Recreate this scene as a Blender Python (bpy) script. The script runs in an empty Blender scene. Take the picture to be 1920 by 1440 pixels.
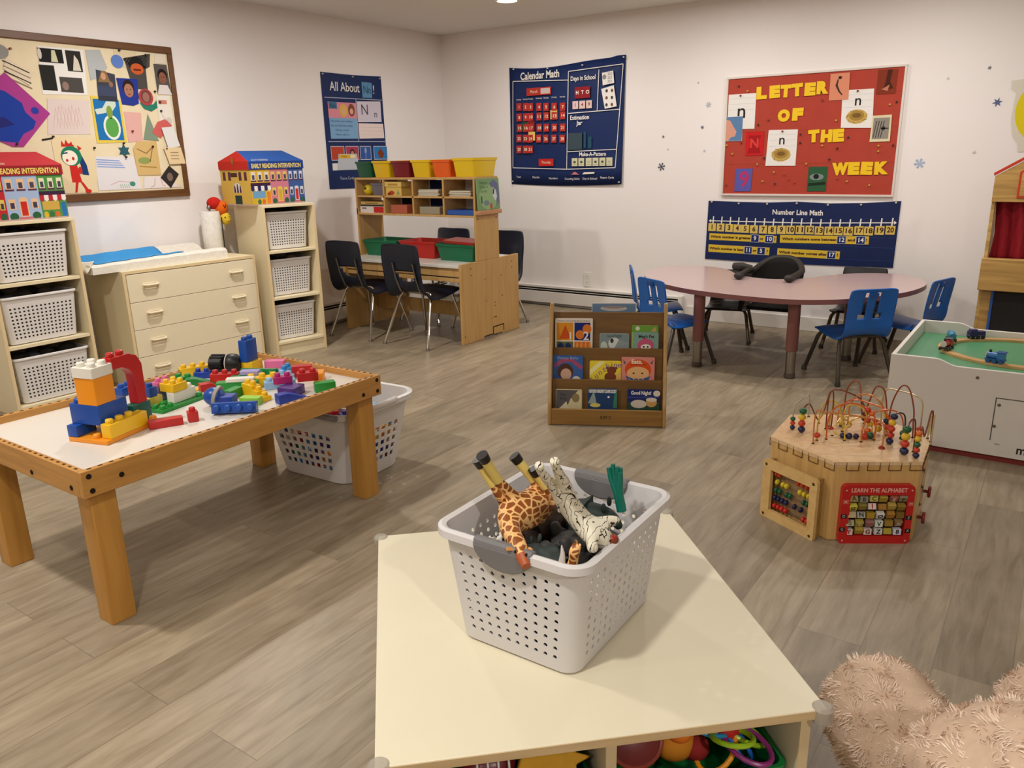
import bpy, math, random
from mathutils import Matrix, Vector, Euler
R = math.radians
PI = math.pi
random.seed(7)
sc = bpy.context.scene
C = sc.collection

# ------------------------------------------------------------------ camera, world, lights, exposure
F_PX, PITCH, ROLL, YAW = 1470.844, 0.281418, -0.0220089, 0.610556
fw = Vector((-math.sin(YAW)*math.cos(PITCH), math.cos(YAW)*math.cos(PITCH), -math.sin(PITCH)))
rt = fw.cross(Vector((0, 0, 1))).normalized()
up = rt.cross(fw)
cr, sr = math.cos(ROLL), math.sin(ROLL)
rt2, up2 = cr*rt + sr*up, -sr*rt + cr*up
cam_d = bpy.data.cameras.new('camera')
cam_d.sensor_fit = 'HORIZONTAL'
cam_d.sensor_width = 36.0
cam_d.lens = F_PX/1920*36
cam_d.clip_start = 0.02
cam = bpy.data.objects.new('camera', cam_d)
C.objects.link(cam)
cam.matrix_world = Matrix(((rt2.x, up2.x, -fw.x, 5.04849), (rt2.y, up2.y, -fw.y, -6.16819),
                           (rt2.z, up2.z, -fw.z, 1.33671), (0, 0, 0, 1)))
sc.camera = cam
w = bpy.data.worlds.new('world')
sc.world = w
w.use_nodes = True
w.node_tree.nodes['Background'].inputs['Color'].default_value = (0.9, 0.88, 0.85, 1)
w.node_tree.nodes['Background'].inputs['Strength'].default_value = 0.02
sc.view_settings.view_transform = 'Standard'
sc.view_settings.look = 'None'
sc.view_settings.exposure = 0.0
sc.view_settings.gamma = 1.0
sc.view_settings.use_curve_mapping = False
ROOM_X, ROOM_Y, ROOM_H = 8.2, -8.4, 2.44
LIGHTS = [(1.45, -1.01, 17), (2.9, -0.95, 12), (4.4, -1.8, 14.5), (4.15, -1.0, 12), (6.6, -1.2, 18), (1.2, -3.3, 33), (2.2, -5.6, 33),
          (4.25, -6.15, 27), (6.6, -6.4, 42), (2.2, -7.8, 22), (5.0, -7.8, 16)]  # last three are unseen fill lamps added behind the camera
for lx, ly, le in LIGHTS:
    ld = bpy.data.lights.new('downlight_and_fill', 'AREA')
    ld.shape = 'DISK'
    ld.size = 0.13
    ld.energy = le
    ld.color = (1.0, 0.968, 0.925)
    lo = bpy.data.objects.new('downlight_and_fill', ld)
    C.objects.link(lo)
    lo.location = (lx, ly, ROOM_H - 0.03)

# ------------------------------------------------------------------ materials
MATS = {}
def lin(h):
    h = h.lstrip('#')
    o = []
    for i in (0, 2, 4):
        c = int(h[i:i+2], 16)/255
        o.append(c/12.92 if c <= 0.04045 else ((c+0.055)/1.055)**2.4)
    return (*o, 1)

def mat(h, rough=0.55, metal=0.0, spec=0.4, kind=None, alpha=1.0, trans=0.0):
    key = (h, rough, metal, spec, kind, alpha, trans)
    if key in MATS:
        return MATS[key]
    m = bpy.data.materials.new((kind or 'paint') + '_' + h.lstrip('#'))
    m.use_nodes = True
    nt = m.node_tree
    N, Lk = nt.nodes, nt.links
    b = N['Principled BSDF']
    col_ = lin(h)
    b.inputs['Base Color'].default_value = col_
    b.inputs['Roughness'].default_value = rough
    b.inputs['Metallic'].default_value = metal
    b.inputs['Specular IOR Level'].default_value = spec
    if alpha < 1: b.inputs['Alpha'].default_value = alpha
    if trans > 0: b.inputs['Transmission Weight'].default_value = trans
    def node(t, **kw):
        n = N.new(t)
        for k, v in kw.items(): setattr(n, k, v)
        return n
    def bump(src, strength, dist=0.002):
        bm = node('ShaderNodeBump')
        bm.inputs['Strength'].default_value = strength
        bm.inputs['Distance'].default_value = dist
        Lk.new(src, bm.inputs['Height'])
        Lk.new(bm.outputs['Normal'], b.inputs['Normal'])
    if kind in ('wood', 'pine', 'woody', 'woodz', 'maple'):
        tc = node('ShaderNodeTexCoord')
        mp = node('ShaderNodeMapping')
        sc3 = {'wood': (3, 3, 3), 'pine': (1, 1, 1)}.get(kind, (3, 3, 3))
        st = {'wood': (1.0, 14, 14), 'pine': (1.2, 16, 16), 'woody': (14, 1.0, 14), 'woodz': (14, 14, 1.0), 'maple': (10, 10, 0.8)}[kind]
        mp.inputs['Scale'].default_value = tuple(a*c for a, c in zip(sc3, st))
        nz = node('ShaderNodeTexNoise')
        nz.inputs['Scale'].default_value = 1.0
        nz.inputs['Detail'].default_value = 4
        nz.inputs['Distortion'].default_value = 0.8 if kind != 'pine' else 1.6
        rp = node('ShaderNodeValToRGB')
        d = {'pine': 0.62, 'maple': 0.88, 'woodz': 0.84}.get(kind, 0.78)
        rp.color_ramp.elements[0].position = 0.3
        rp.color_ramp.elements[1].position = 0.62
        rp.color_ramp.elements[0].color = (col_[0]*d, col_[1]*d*0.93, col_[2]*d*0.85, 1)
        rp.color_ramp.elements[1].color = col_
        Lk.new(tc.outputs['Object'], mp.inputs['Vector'])
        Lk.new(mp.outputs['Vector'], nz.inputs['Vector'])
        Lk.new(nz.outputs['Fac'], rp.inputs['Fac'])
        Lk.new(rp.outputs['Color'], b.inputs['Base Color'])
    elif kind == 'wall':
        tc = node('ShaderNodeTexCoord')
        nz = node('ShaderNodeTexNoise')
        nz.inputs['Scale'].default_value = 60
        nz.inputs['Detail'].default_value = 3
        Lk.new(tc.outputs['Object'], nz.inputs['Vector'])
        bump(nz.outputs['Fac'], 0.06)
    elif kind == 'floor':
        tc = node('ShaderNodeTexCoord')
        mp = node('ShaderNodeMapping')
        mp.inputs['Rotation'].default_value = (0, 0, PI/2)
        mp.inputs['Location'].default_value = (0.37, 0.06, 0)
        br = node('ShaderNodeTexBrick')
        br.offset = 0.37
        br.inputs['Scale'].default_value = 1.0
        br.inputs['Brick Width'].default_value = 1.22
        br.inputs['Row Height'].default_value = 0.178
        br.inputs['Mortar Size'].default_value = 0.0012
        br.inputs['Mortar Smooth'].default_value = 0.2
        br.inputs['Color1'].default_value = (0, 0, 0, 1)
        br.inputs['Color2'].default_value = (1, 1, 1, 1)
        br.inputs['Mortar'].default_value = (0.0, 0.0, 0.0, 1)
        Lk.new(tc.outputs['Object'], mp.inputs['Vector'])
        Lk.new(mp.outputs['Vector'], br.inputs['Vector'])
        sx = node('ShaderNodeSeparateXYZ')
        Lk.new(tc.outputs['Object'], sx.inputs['Vector'])
        # grain, shifted per plank
        cb = node('ShaderNodeCombineXYZ')
        m1 = node('ShaderNodeMath', operation='MULTIPLY'); m1.inputs[1].default_value = 3.2
        m2 = node('ShaderNodeMath', operation='MULTIPLY'); m2.inputs[1].default_value = 34
        m3 = node('ShaderNodeMath', operation='MULTIPLY'); m3.inputs[1].default_value = 9.0
        sc_ = node('ShaderNodeSeparateColor')
        Lk.new(br.outputs['Color'], sc_.inputs['Color'])
        Lk.new(sx.outputs['Y'], m1.inputs[0]); Lk.new(sx.outputs['X'], m2.inputs[0]); Lk.new(sc_.outputs['Red'], m3.inputs[0])
        Lk.new(m2.outputs[0], cb.inputs['X']); Lk.new(m1.outputs[0], cb.inputs['Y']); Lk.new(m3.outputs[0], cb.inputs['Z'])
        n1 = node('ShaderNodeTexNoise')
        n1.inputs['Scale'].default_value = 1.0; n1.inputs['Detail'].default_value = 6; n1.inputs['Roughness'].default_value = 0.62
        n1.inputs['Distortion'].default_value = 0.6
        Lk.new(cb.outputs['Vector'], n1.inputs['Vector'])
        rp = node('ShaderNodeValToRGB')
        e = rp.color_ramp.elements
        e[0].position = 0.30; e[0].color = lin('#84735b')
        e[1].position = 0.70; e[1].color = lin('#a2927c')
        k = e.new(0.48); k.color = lin('#95866f')
        Lk.new(n1.outputs['Fac'], rp.inputs['Fac'])
        hv = node('ShaderNodeHueSaturation')
        ma = node('ShaderNodeMapRange')
        ma.inputs['To Min'].default_value = 0.85; ma.inputs['To Max'].default_value = 1.12
        Lk.new(sc_.outputs['Red'], ma.inputs['Value'])
        Lk.new(ma.outputs['Result'], hv.inputs['Value'])
        Lk.new(rp.outputs['Color'], hv.inputs['Color'])
        mx = node('ShaderNodeMix', data_type='RGBA', blend_type='MULTIPLY')
        mf = node('ShaderNodeMath', operation='MULTIPLY'); mf.inputs[1].default_value = 0.30
        Lk.new(br.outputs['Fac'], mf.inputs[0])
        Lk.new(mf.outputs[0], mx.inputs['Factor'])
        Lk.new(hv.outputs['Color'], mx.inputs['A'])
        mx.inputs['B'].default_value = (0.2, 0.18, 0.16, 1)
        n2 = node('ShaderNodeTexNoise')
        n2.inputs['Scale'].default_value = 1.0; n2.inputs['Detail'].default_value = 3; n2.inputs['Distortion'].default_value = 0.9
        cb2 = node('ShaderNodeCombineXYZ')
        m4 = node('ShaderNodeMath', operation='MULTIPLY'); m4.inputs[1].default_value = 3.0
        m5 = node('ShaderNodeMath', operation='MULTIPLY'); m5.inputs[1].default_value = 11.0
        Lk.new(sx.outputs['Y'], m4.inputs[0]); Lk.new(sx.outputs['X'], m5.inputs[0])
        Lk.new(m5.outputs[0], cb2.inputs['X']); Lk.new(m4.outputs[0], cb2.inputs['Y']); Lk.new(m3.outputs[0], cb2.inputs['Z'])
        Lk.new(cb2.outputs['Vector'], n2.inputs['Vector'])
        mr2 = node('ShaderNodeMapRange')
        mr2.inputs['From Min'].default_value = 0.3; mr2.inputs['From Max'].default_value = 0.7
        mr2.inputs['To Min'].default_value = 0.84; mr2.inputs['To Max'].default_value = 1.1
        Lk.new(n2.outputs['Fac'], mr2.inputs['Value'])
        mx2 = node('ShaderNodeMix', data_type='RGBA', blend_type='MULTIPLY')
        mx2.inputs['Factor'].default_value = 1.0
        Lk.new(mx.outputs['Result'], mx2.inputs['A']); Lk.new(mr2.outputs['Result'], mx2.inputs['B'])
        Lk.new(mx2.outputs['Result'], b.inputs['Base Color'])
        bump(n1.outputs['Fac'], 0.12)
    elif kind == 'giraffe':
        tc = node('ShaderNodeTexCoord')
        vo = node('ShaderNodeTexVoronoi', feature='DISTANCE_TO_EDGE')
        vo.inputs['Scale'].default_value = 62
        rp = node('ShaderNodeValToRGB')
        rp.color_ramp.interpolation = 'EASE'
        rp.color_ramp.elements[0].position = 0.07; rp.color_ramp.elements[0].color = lin('#e9b877')
        rp.color_ramp.elements[1].position = 0.13; rp.color_ramp.elements[1].color = lin('#8a4a1c')
        Lk.new(tc.outputs['Object'], vo.inputs['Vector'])
        Lk.new(vo.outputs['Distance'], rp.inputs['Fac'])
        Lk.new(rp.outputs['Color'], b.inputs['Base Color'])
    elif kind in ('tiger', 'spots'):
        tc = node('ShaderNodeTexCoord')
        if kind == 'tiger':
            vo = node('ShaderNodeTexWave')
            vo.inputs['Scale'].default_value = 30; vo.inputs['Distortion'].default_value = 12; vo.inputs['Detail'].default_value = 2; vo.inputs['Detail Scale'].default_value = 1.6
            o = vo.outputs['Fac']; p0, p1 = 0.92, 0.97
            c0, c1 = col_, lin('#2a241e')
        else:
            vo = node('ShaderNodeTexVoronoi'); vo.inputs['Scale'].default_value = 55
            o = vo.outputs['Distance']; p0, p1 = 0.32, 0.4
            c0, c1 = lin('#1c1a18'), col_
        rp = node('ShaderNodeValToRGB')
        rp.color_ramp.elements[0].position = p0; rp.color_ramp.elements[0].color = c0
        rp.color_ramp.elements[1].position = p1; rp.color_ramp.elements[1].color = c1
        Lk.new(tc.outputs['Object'], vo.inputs['Vector'])
        Lk.new(o, rp.inputs['Fac'])
        Lk.new(rp.outputs['Color'], b.inputs['Base Color'])
    elif kind in ('cloth', 'cork', 'paper'):
        tc = node('ShaderNodeTexCoord')
        nz = node('ShaderNodeTexNoise')
        nz.inputs['Scale'].default_value = {'cloth': 45, 'cork': 160, 'paper': 12}[kind]
        nz.inputs['Detail'].default_value = 3
        Lk.new(tc.outputs['Object'], nz.inputs['Vector'])
        rp = node('ShaderNodeValToRGB')
        rp.color_ramp.elements[0].position = 0.35; rp.color_ramp.elements[1].position = 0.65
        q = {'cloth': 0.9, 'cork': 0.8, 'paper': 0.95}[kind]
        rp.color_ramp.elements[0].color = (col_[0]*q, col_[1]*q, col_[2]*q, 1)
        rp.color_ramp.elements[1].color = col_
        Lk.new(nz.outputs['Fac'], rp.inputs['Fac'])
        Lk.new(rp.outputs['Color'], b.inputs['Base Color'])
        bump(nz.outputs['Fac'], 0.15)
    elif kind == 'glow':
        b.inputs['Emission Color'].default_value = (1, 0.9, 0.75, 1)
        b.inputs['Emission Strength'].default_value = 12
    MATS[key] = m
    return m

def PL(h): return mat(h, 0.35, 0, 0.5)                 # glossy plastic
def PA(h): return mat(h, 0.75, 0, 0.2)                 # paper / print
def ME(h='#b9b5ae', r=0.2): return mat(h, r, 1.0)       # metal

# ------------------------------------------------------------------ mesh builder
class MB:
    def __init__(s, M=None):
        s.v = []; s.f = []; s.mi = []; s.ms = []; s.M = M or Matrix.Identity(4); s.st = []
    def push(s, M): s.st.append(s.M); s.M = s.M @ M; return s
    def pop(s): s.M = s.st.pop(); return s
    def _m(s, m):
        if m not in s.ms: s.ms.append(m)
        return s.ms.index(m)
    def add(s, vs, fs, m):
        o = len(s.v); k = s._m(m)
        s.v += [s.M @ Vector(p) for p in vs]
        for f in fs:
            s.f.append([o+i for i in f]); s.mi.append(k)
        return s
    def box(s, a, b, m):
        x0, y0, z0 = a; x1, y1, z1 = b
        return s.add([(x0,y0,z0),(x1,y0,z0),(x1,y1,z0),(x0,y1,z0),(x0,y0,z1),(x1,y0,z1),(x1,y1,z1),(x0,y1,z1)],
                     [(3,2,1,0),(4,5,6,7),(0,1,5,4),(1,2,6,5),(2,3,7,6),(3,0,4,7)], m)
    def cbox(s, c, d, m):
        return s.box([c[i]-d[i]/2 for i in range(3)], [c[i]+d[i]/2 for i in range(3)], m)
    def prism(s, pts, z0, z1, m, m_side=None):
        n = len(pts)
        ar = sum(pts[i][0]*pts[(i+1) % n][1]-pts[(i+1) % n][0]*pts[i][1] for i in range(n))
        if ar < 0: pts = pts[::-1]
        vs = [(x, y, z0) for x, y in pts] + [(x, y, z1) for x, y in pts]
        if m_side is None:
            return s.add(vs, [tuple(range(n))[::-1], tuple(range(n, 2*n))]+[(i, (i+1) % n, n+(i+1) % n, n+i) for i in range(n)], m)
        s.add(vs, [tuple(range(n))[::-1], tuple(range(n, 2*n))], m)
        return s.add(vs, [(i, (i+1) % n, n+(i+1) % n, n+i) for i in range(n)], m_side)
    def poly(s, pts, z, m):
        n = len(pts)
        ar = sum(pts[i][0]*pts[(i+1) % n][1]-pts[(i+1) % n][0]*pts[i][1] for i in range(n))
        if ar < 0: pts = pts[::-1]
        return s.add([(x, y, z) for x, y in pts], [tuple(range(n))], m)
    def rect(s, x0, y0, x1, y1, z, m): return s.poly([(x0,y0),(x1,y0),(x1,y1),(x0,y1)], z, m)
    def disc(s, cx, cy, rx, ry, z, m, n=16, a0=0, a1=2*PI):
        full = abs(a1-a0-2*PI) < 1e-6
        k = n if full else n+1
        return s.poly([(cx+rx*math.cos(a0+(a1-a0)*i/n), cy+ry*math.sin(a0+(a1-a0)*i/n)) for i in range(k)], z, m)
    def frame(s, x0, y0, x1, y1, t, z, m):
        s.rect(x0, y0, x1, y0+t, z, m); s.rect(x0, y1-t, x1, y1, z, m)
        s.rect(x0, y0+t, x0+t, y1-t, z, m); return s.rect(x1-t, y0+t, x1, y1-t, z, m)
    def line(s, pts, wd, z, m):
        for (x0, y0), (x1, y1) in zip(pts, pts[1:]):
            d = Vector((x1-x0, y1-y0)); L = d.length or 1; d /= L; n = Vector((-d.y, d.x))*wd/2
            s.poly([(x0-n.x, y0-n.y), (x1-n.x, y1-n.y), (x1+n.x, y1+n.y), (x0+n.x, y0+n.y)], z, m)
        return s
    def tube(s, path, r, m, seg=8, closed=False, flat=1.0):
        P = [Vector(p) for p in path]; n = len(P)
        rr = r if isinstance(r, (list, tuple)) else [r]*n
        vs = []; fs = []; prev = None
        for i in range(n):
            if closed: t = P[(i+1) % n]-P[i-1]
            else: t = P[min(i+1, n-1)]-P[max(i-1, 0)]
            t.normalize()
            if prev is None:
                a = Vector((0, 0, 1)) if abs(t.z) < 0.9 else Vector((1, 0, 0))
                u = t.cross(a).normalized()
            else:
                u = (prev - t*prev.dot(t)).normalized()
            prev = u; q = t.cross(u)
            for k in range(seg):
                an = 2*PI*k/seg
                vs.append(P[i]+u*rr[i]*math.cos(an)+q*rr[i]*flat*math.sin(an))
        for i in range(n if closed else n-1):
            j = (i+1) % n
            for k in range(seg):
                l = (k+1) % seg
                fs.append((i*seg+k, i*seg+l, j*seg+l, j*seg+k))
        if not closed:
            fs.append(tuple(range(seg))[::-1]); fs.append(tuple((n-1)*seg+k for k in range(seg)))
        return s.add(vs, fs, m)
    def lathe(s, prof, m, seg=20, cap=True):
        vs = []; fs = []; n = len(prof)
        for r, z in prof:
            for k in range(seg):
                a = 2*PI*k/seg; vs.append((r*math.cos(a), r*math.sin(a), z))
        for i in range(n-1):
            for k in range(seg):
                l = (k+1) % seg
                fs.append((i*seg+k, i*seg+l, (i+1)*seg+l, (i+1)*seg+k))
        if cap:
            fs.append(tuple(range(seg))[::-1]); fs.append(tuple((n-1)*seg+k for k in range(seg)))
        return s.add(vs, fs, m)
    def cyl(s, c, r, h, m, seg=16, r2=None):
        s.push(Matrix.Translation(Vector(c))); s.lathe([(r, 0), (r if r2 is None else r2, h)], m, seg); return s.pop()
    def ball(s, c, r, m, seg=12, rings=8):
        rr = r if isinstance(r, (list, tuple)) else (r, r, r)
        vs = [(c[0], c[1], c[2]-rr[2])]; fs = []
        for i in range(1, rings):
            a = -PI/2+PI*i/rings
            for k in range(seg):
                b = 2*PI*k/seg
                vs.append((c[0]+rr[0]*math.cos(a)*math.cos(b), c[1]+rr[1]*math.cos(a)*math.sin(b), c[2]+rr[2]*math.sin(a)))
        vs.append((c[0], c[1], c[2]+rr[2]))
        for k in range(seg):
            l = (k+1) % seg
            fs.append((0, 1+l, 1+k)); fs.append((len(vs)-1, 1+(rings-2)*seg+k, 1+(rings-2)*seg+l))
            for i in range(rings-2):
                fs.append((1+i*seg+k, 1+i*seg+l, 1+(i+1)*seg+l, 1+(i+1)*seg+k))
        return s.add(vs, fs, m)
    def grid(s, rows, m, skip=None, closed=False):
        nr, nc = len(rows), len(rows[0])
        fs = []
        for i in range(nr-1):
            for j in range(nc if closed else nc-1):
                if skip and skip(i, j): continue
                l = (j+1) % nc
                fs.append((i*nc+j, i*nc+l, (i+1)*nc+l, (i+1)*nc+j))
        return s.add([p for r in rows for p in r], fs, m)
    def text(s, string, x, y, size, z, m, align='CENTER', bold=0.0, depth=0.0, fit=None):
        cu = bpy.data.curves.new('lettering', 'FONT')
        cu.body = string; cu.size = size; cu.align_x = align; cu.align_y = 'CENTER'
        cu.offset = bold; cu.extrude = depth/2; cu.resolution_u = 3
        ob = bpy.data.objects.new('lettering', cu)
        C.objects.link(ob)
        dg = bpy.context.evaluated_depsgraph_get(); dg.update()
        me = bpy.data.meshes.new_from_object(ob.evaluated_get(dg))
        k = 1.0
        if fit and len(me.vertices):
            wd = max(v.co.x for v in me.vertices)-min(v.co.x for v in me.vertices)
            k = fit/wd
        vs = [(x+v.co.x*k, y+v.co.y, z+v.co.z+depth/2) for v in me.vertices]
        fs = [tuple(p.vertices) for p in me.polygons]
        if depth == 0:
            fs = [f if (Vector(vs[f[1]])-Vector(vs[f[0]])).cross(Vector(vs[f[2]])-Vector(vs[f[0]])).z > 0 else f[::-1] for f in fs]
        s.add(vs, fs, m)
        bpy.data.objects.remove(ob); bpy.data.curves.remove(cu); bpy.data.meshes.remove(me)
        return s
    def weld(s):
        seen, mp, nv = {}, [], []
        for p in s.v:
            k = (round(p.x, 5), round(p.y, 5), round(p.z, 5))
            if k not in seen: seen[k] = len(nv); nv.append(p)
            mp.append(seen[k])
        s.v = nv; s.f = [[mp[i] for i in f] for f in s.f]
    def build(s, name, parent=None, smooth=35, bevel=0, solid=0, sub=0, loc=None, rot=None, split=0):
        me = bpy.data.meshes.new(name)
        if split: s.weld()
        me.from_pydata([tuple(p) for p in s.v], [], s.f)
        for m in s.ms: me.materials.append(m)
        me.polygons.foreach_set('material_index', s.mi)
        if smooth:
            me.polygons.foreach_set('use_smooth', [True]*len(me.polygons))
            if not split: me.set_sharp_from_angle(angle=R(smooth))
        me.update()
        o = bpy.data.objects.new(name, me)
        C.objects.link(o)
        if parent: o.parent = parent
        if loc is not None: o.location = loc
        if rot is not None: o.rotation_euler = rot
        if solid:
            md = o.modifiers.new('thickness', 'SOLIDIFY'); md.thickness = solid; md.offset = 0
        if split:
            md = o.modifiers.new('crease', 'EDGE_SPLIT'); md.split_angle = R(split); md.use_edge_sharp = False
        if sub:
            md = o.modifiers.new('smooth', 'SUBSURF'); md.levels = sub; md.render_levels = sub
        if bevel:
            md = o.modifiers.new('edge', 'BEVEL'); md.width = bevel; md.segments = 2; md.limit_method = 'ANGLE'; md.angle_limit = R(40)
            md.harden_normals = False
        return o

def tag(o, label, cat, group=None, kind=None):
    o['label'] = label; o['category'] = cat
    if group: o['group'] = group
    if kind: o['kind'] = kind
    return o
def thing(name, label, cat, loc=(0, 0, 0), rot=(0, 0, 0), group=None):
    o = bpy.data.objects.new(name, None)
    C.objects.link(o)
    o.empty_display_size = 0.05
    o.location = loc
    o.rotation_euler = rot if not isinstance(rot, (int, float)) else (0, 0, rot)
    return tag(o, label, cat, group)
def struct(o):
    o['kind'] = 'structure'; return o
KIDS = {}
def kids(o): return [c for c in bpy.data.objects if c.parent == o]
def dup(src, loc, rot, label, group=None):
    r = src.copy(); C.objects.link(r)
    r.location = loc; r.rotation_euler = rot if not isinstance(rot, (int, float)) else (0, 0, rot)
    r['label'] = label
    if group: r['group'] = group
    def rec(a, b):
        for ch in kids(a):
            c = ch.copy(); C.objects.link(c); c.parent = b
            rec(ch, c)
    rec(src, r)
    return r
def Tm(x, y, z=0): return Matrix.Translation((x, y, z))
def Rz(a): return Matrix.Rotation(a, 4, 'Z')
def Rx(a): return Matrix.Rotation(a, 4, 'X')
def Ry(a): return Matrix.Rotation(a, 4, 'Y')
def rrect(x0, y0, x1, y1, r, n=4):
    pts = []
    for cx, cy, a in ((x1-r, y0+r, -PI/2), (x1-r, y1-r, 0), (x0+r, y1-r, PI/2), (x0+r, y0+r, PI)):
        for i in range(n+1):
            t = a+PI/2*i/n; pts.append((cx+r*math.cos(t), cy+r*math.sin(t)))
    return pts
BACK = (PI/2, 0, 0)                 # sheet on the back wall, facing into the room
LEFT = (PI/2, 0, PI/2)              # sheet on the left wall, facing into the room
# ------------------------------------------------------------------ the room
WALL2 = mat('#a89c90', 0.8, 0, 0.2, 'wall')
WALL = mat('#efe8e4', 0.8, 0, 0.2, 'wall')
struct(MB().box((-0.2, ROOM_Y-0.2, -0.1), (ROOM_X+0.2, 0.2, 0), mat('#9c8e80', 0.42, 0, 0.35, 'floor')).build('floor', smooth=0))
struct(MB().box((-0.2, ROOM_Y-0.2, ROOM_H), (ROOM_X+0.2, 0.2, ROOM_H+0.1), mat('#e0ddd6', 0.85, 0, 0.15, 'wall')).build('ceiling', smooth=0))
struct(MB().box((-0.2, 0, 0), (ROOM_X+0.2, 0.2, ROOM_H), WALL).build('wall_back', smooth=0))
struct(MB().box((-0.2, ROOM_Y, 0), (0, 0, ROOM_H), WALL).build('wall_left', smooth=0))
struct(MB().box((ROOM_X, ROOM_Y, 0), (ROOM_X+0.2, 0, ROOM_H), WALL2).build('wall_right', smooth=0))
struct(MB().box((-0.2, ROOM_Y-0.2, 0), (ROOM_X+0.2, ROOM_Y, ROOM_H), WALL2).build('wall_front', smooth=0))
TRIM = mat('#e8e2da', 0.5)
struct(MB().box((2.53, -0.014, 0), (ROOM_X, 0, 0.11), TRIM).build('baseboard_back', bevel=0.003))

def heater(loc, rot, L, label):
    t = thing('baseboard_heater', label, 'heater', loc, rot)
    wm = mat('#e4ded6', 0.45)
    MB().prism([(0, 0.03), (0, 0.19), (-0.05, 0.186), (-0.05, 0.168), (-0.004, 0.16), (-0.004, 0.03)], 0, L, wm).build('back_panel', t, rot=(PI/2, 0, PI/2))
    MB().box((0, -0.055, 0.03), (L, -0.048, 0.134), wm).build('front_cover', t, bevel=0.002)
    MB().box((0.0, -0.047, 0.032), (L, -0.006, 0.168), mat('#14110f', 0.9)).build('dark_slot_core', t)  # near-black core paints the shade inside the open slot
    MB().push(Tm(0, -0.0485, 0.151)).box((0, -0.002, -0.002), (L, 0.001, 0.002), wm).pop().build('damper', t)
    for i, x in enumerate((0.0, L-0.03)):
        MB().box((x, -0.058, 0.02), (x+0.032, 0, 0.193), wm).build('end_cap', t, bevel=0.004)
    return t
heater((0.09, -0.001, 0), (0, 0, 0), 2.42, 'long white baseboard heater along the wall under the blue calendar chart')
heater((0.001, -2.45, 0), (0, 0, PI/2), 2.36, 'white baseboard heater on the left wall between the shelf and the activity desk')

def outlet(loc, label, kind):
    t = thing('wall_outlet', label, 'outlet', loc, BACK)
    pm = mat('#ece7df', 0.35)
    wd = 0.074 if kind == 0 else 0.11
    MB().prism(rrect(-wd/2, -0.062, wd/2, 0.062, 0.006), 0, 0.007, pm).build('cover_plate', t, bevel=0.0015)
    for y in (-0.028, 0.028):
        m = MB().prism(rrect(-0.017, y-0.014, 0.017, y+0.014, 0.006), 0.007, 0.0095, pm)
        m.rect(-0.008, y-0.004, -0.006, y+0.006, 0.0099, PA('#3a342e')); m.rect(0.006, y-0.004, 0.008, y+0.006, 0.0099, PA('#3a342e'))
        m.build('receptacle', t)
    return t
outlet((1.588, -0.001, 0.268), 'white wall outlet below the blue calendar chart', 0)
outlet((4.372, -0.001, 0.285), 'white wall outlet behind the right end of the kidney table', 1)

t = thing('recessed_downlight', 'round recessed ceiling light at the top edge of the picture', 'ceiling light', (1.47, -1.01, ROOM_H-0.001))
MB().push(Matrix.Rotation(PI, 4, 'X')).lathe([(0.075, 0.0), (0.095, 0.0), (0.095, 0.004), (0.075, 0.008)], mat('#efe9e0', 0.4), 28, cap=False).pop().build('trim_ring', t)
MB().push(Matrix.Rotation(PI, 4, 'X')).lathe([(0.074, 0.001), (0.07, 0.006), (0.0005, 0.009)], mat('#fff1dc', 0.4, kind='glow'), 28, cap=False).pop().build('lens', t)
o = MB().tube([(0, 0, 0), (0.003, 0, -0.045), (0.001, 0.002, -0.10), (0.004, 0.001, -0.15)], 0.0018, PA('#efe6dc')).build('hanging_string', loc=(2.62, -1.27, ROOM_H-0.001))
tag(o, 'thin white string hanging from the ceiling', 'string')

# ------------------------------------------------------------------ flat things on walls
NAVY = mat('#112252', 0.6, 0, 0.3, 'cloth')
NAVY2 = mat('#12285a', 0.6, 0, 0.3, 'cloth')
WHT = PA('#e9e4de')
def flat(name, label, cat, pts, wall, d, m, th=0.0012, art=None, group=None, side=None):
    n = len(pts)
    cx = (min(p[0] for p in pts)+max(p[0] for p in pts))/2; cy = (min(p[1] for p in pts)+max(p[1] for p in pts))/2
    mb = MB()
    mb.prism([(x-cx, y-cy) for x, y in pts], 0, th, m, side)
    if art: art(mb, th+0.0004)
    o = mb.build(name, smooth=0)
    o.location = (cx, -d, cy) if wall == 'B' else (d, cx, cy)
    o.rotation_euler = BACK if wall == 'B' else LEFT
    return tag(o, label, cat, group)
def q(x0, y0, x1, y1): return [(x0, y0), (x1, y0), (x1, y1), (x0, y1)]
def pin_mesh(h):
    m = MB(); m.lathe([(0.0045, 0.0), (0.0065, 0.001), (0.004, 0.003), (0.004, 0.008), (0.0062, 0.011), (0.005, 0.0125)], PL(h), 10)
    return m
PINS = {}
def pin(h, x, y, wall, d, label, group):
    if h not in PINS:
        o = pin_mesh(h).build('push_pin'); PINS[h] = o
    else:
        o = PINS[h].copy(); C.objects.link(o)
    o.location = (x, -d, y) if wall == 'B' else (d, x, y)
    o.rotation_euler = BACK if wall == 'B' else LEFT
    return tag(o, label, 'push pin', group)

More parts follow.
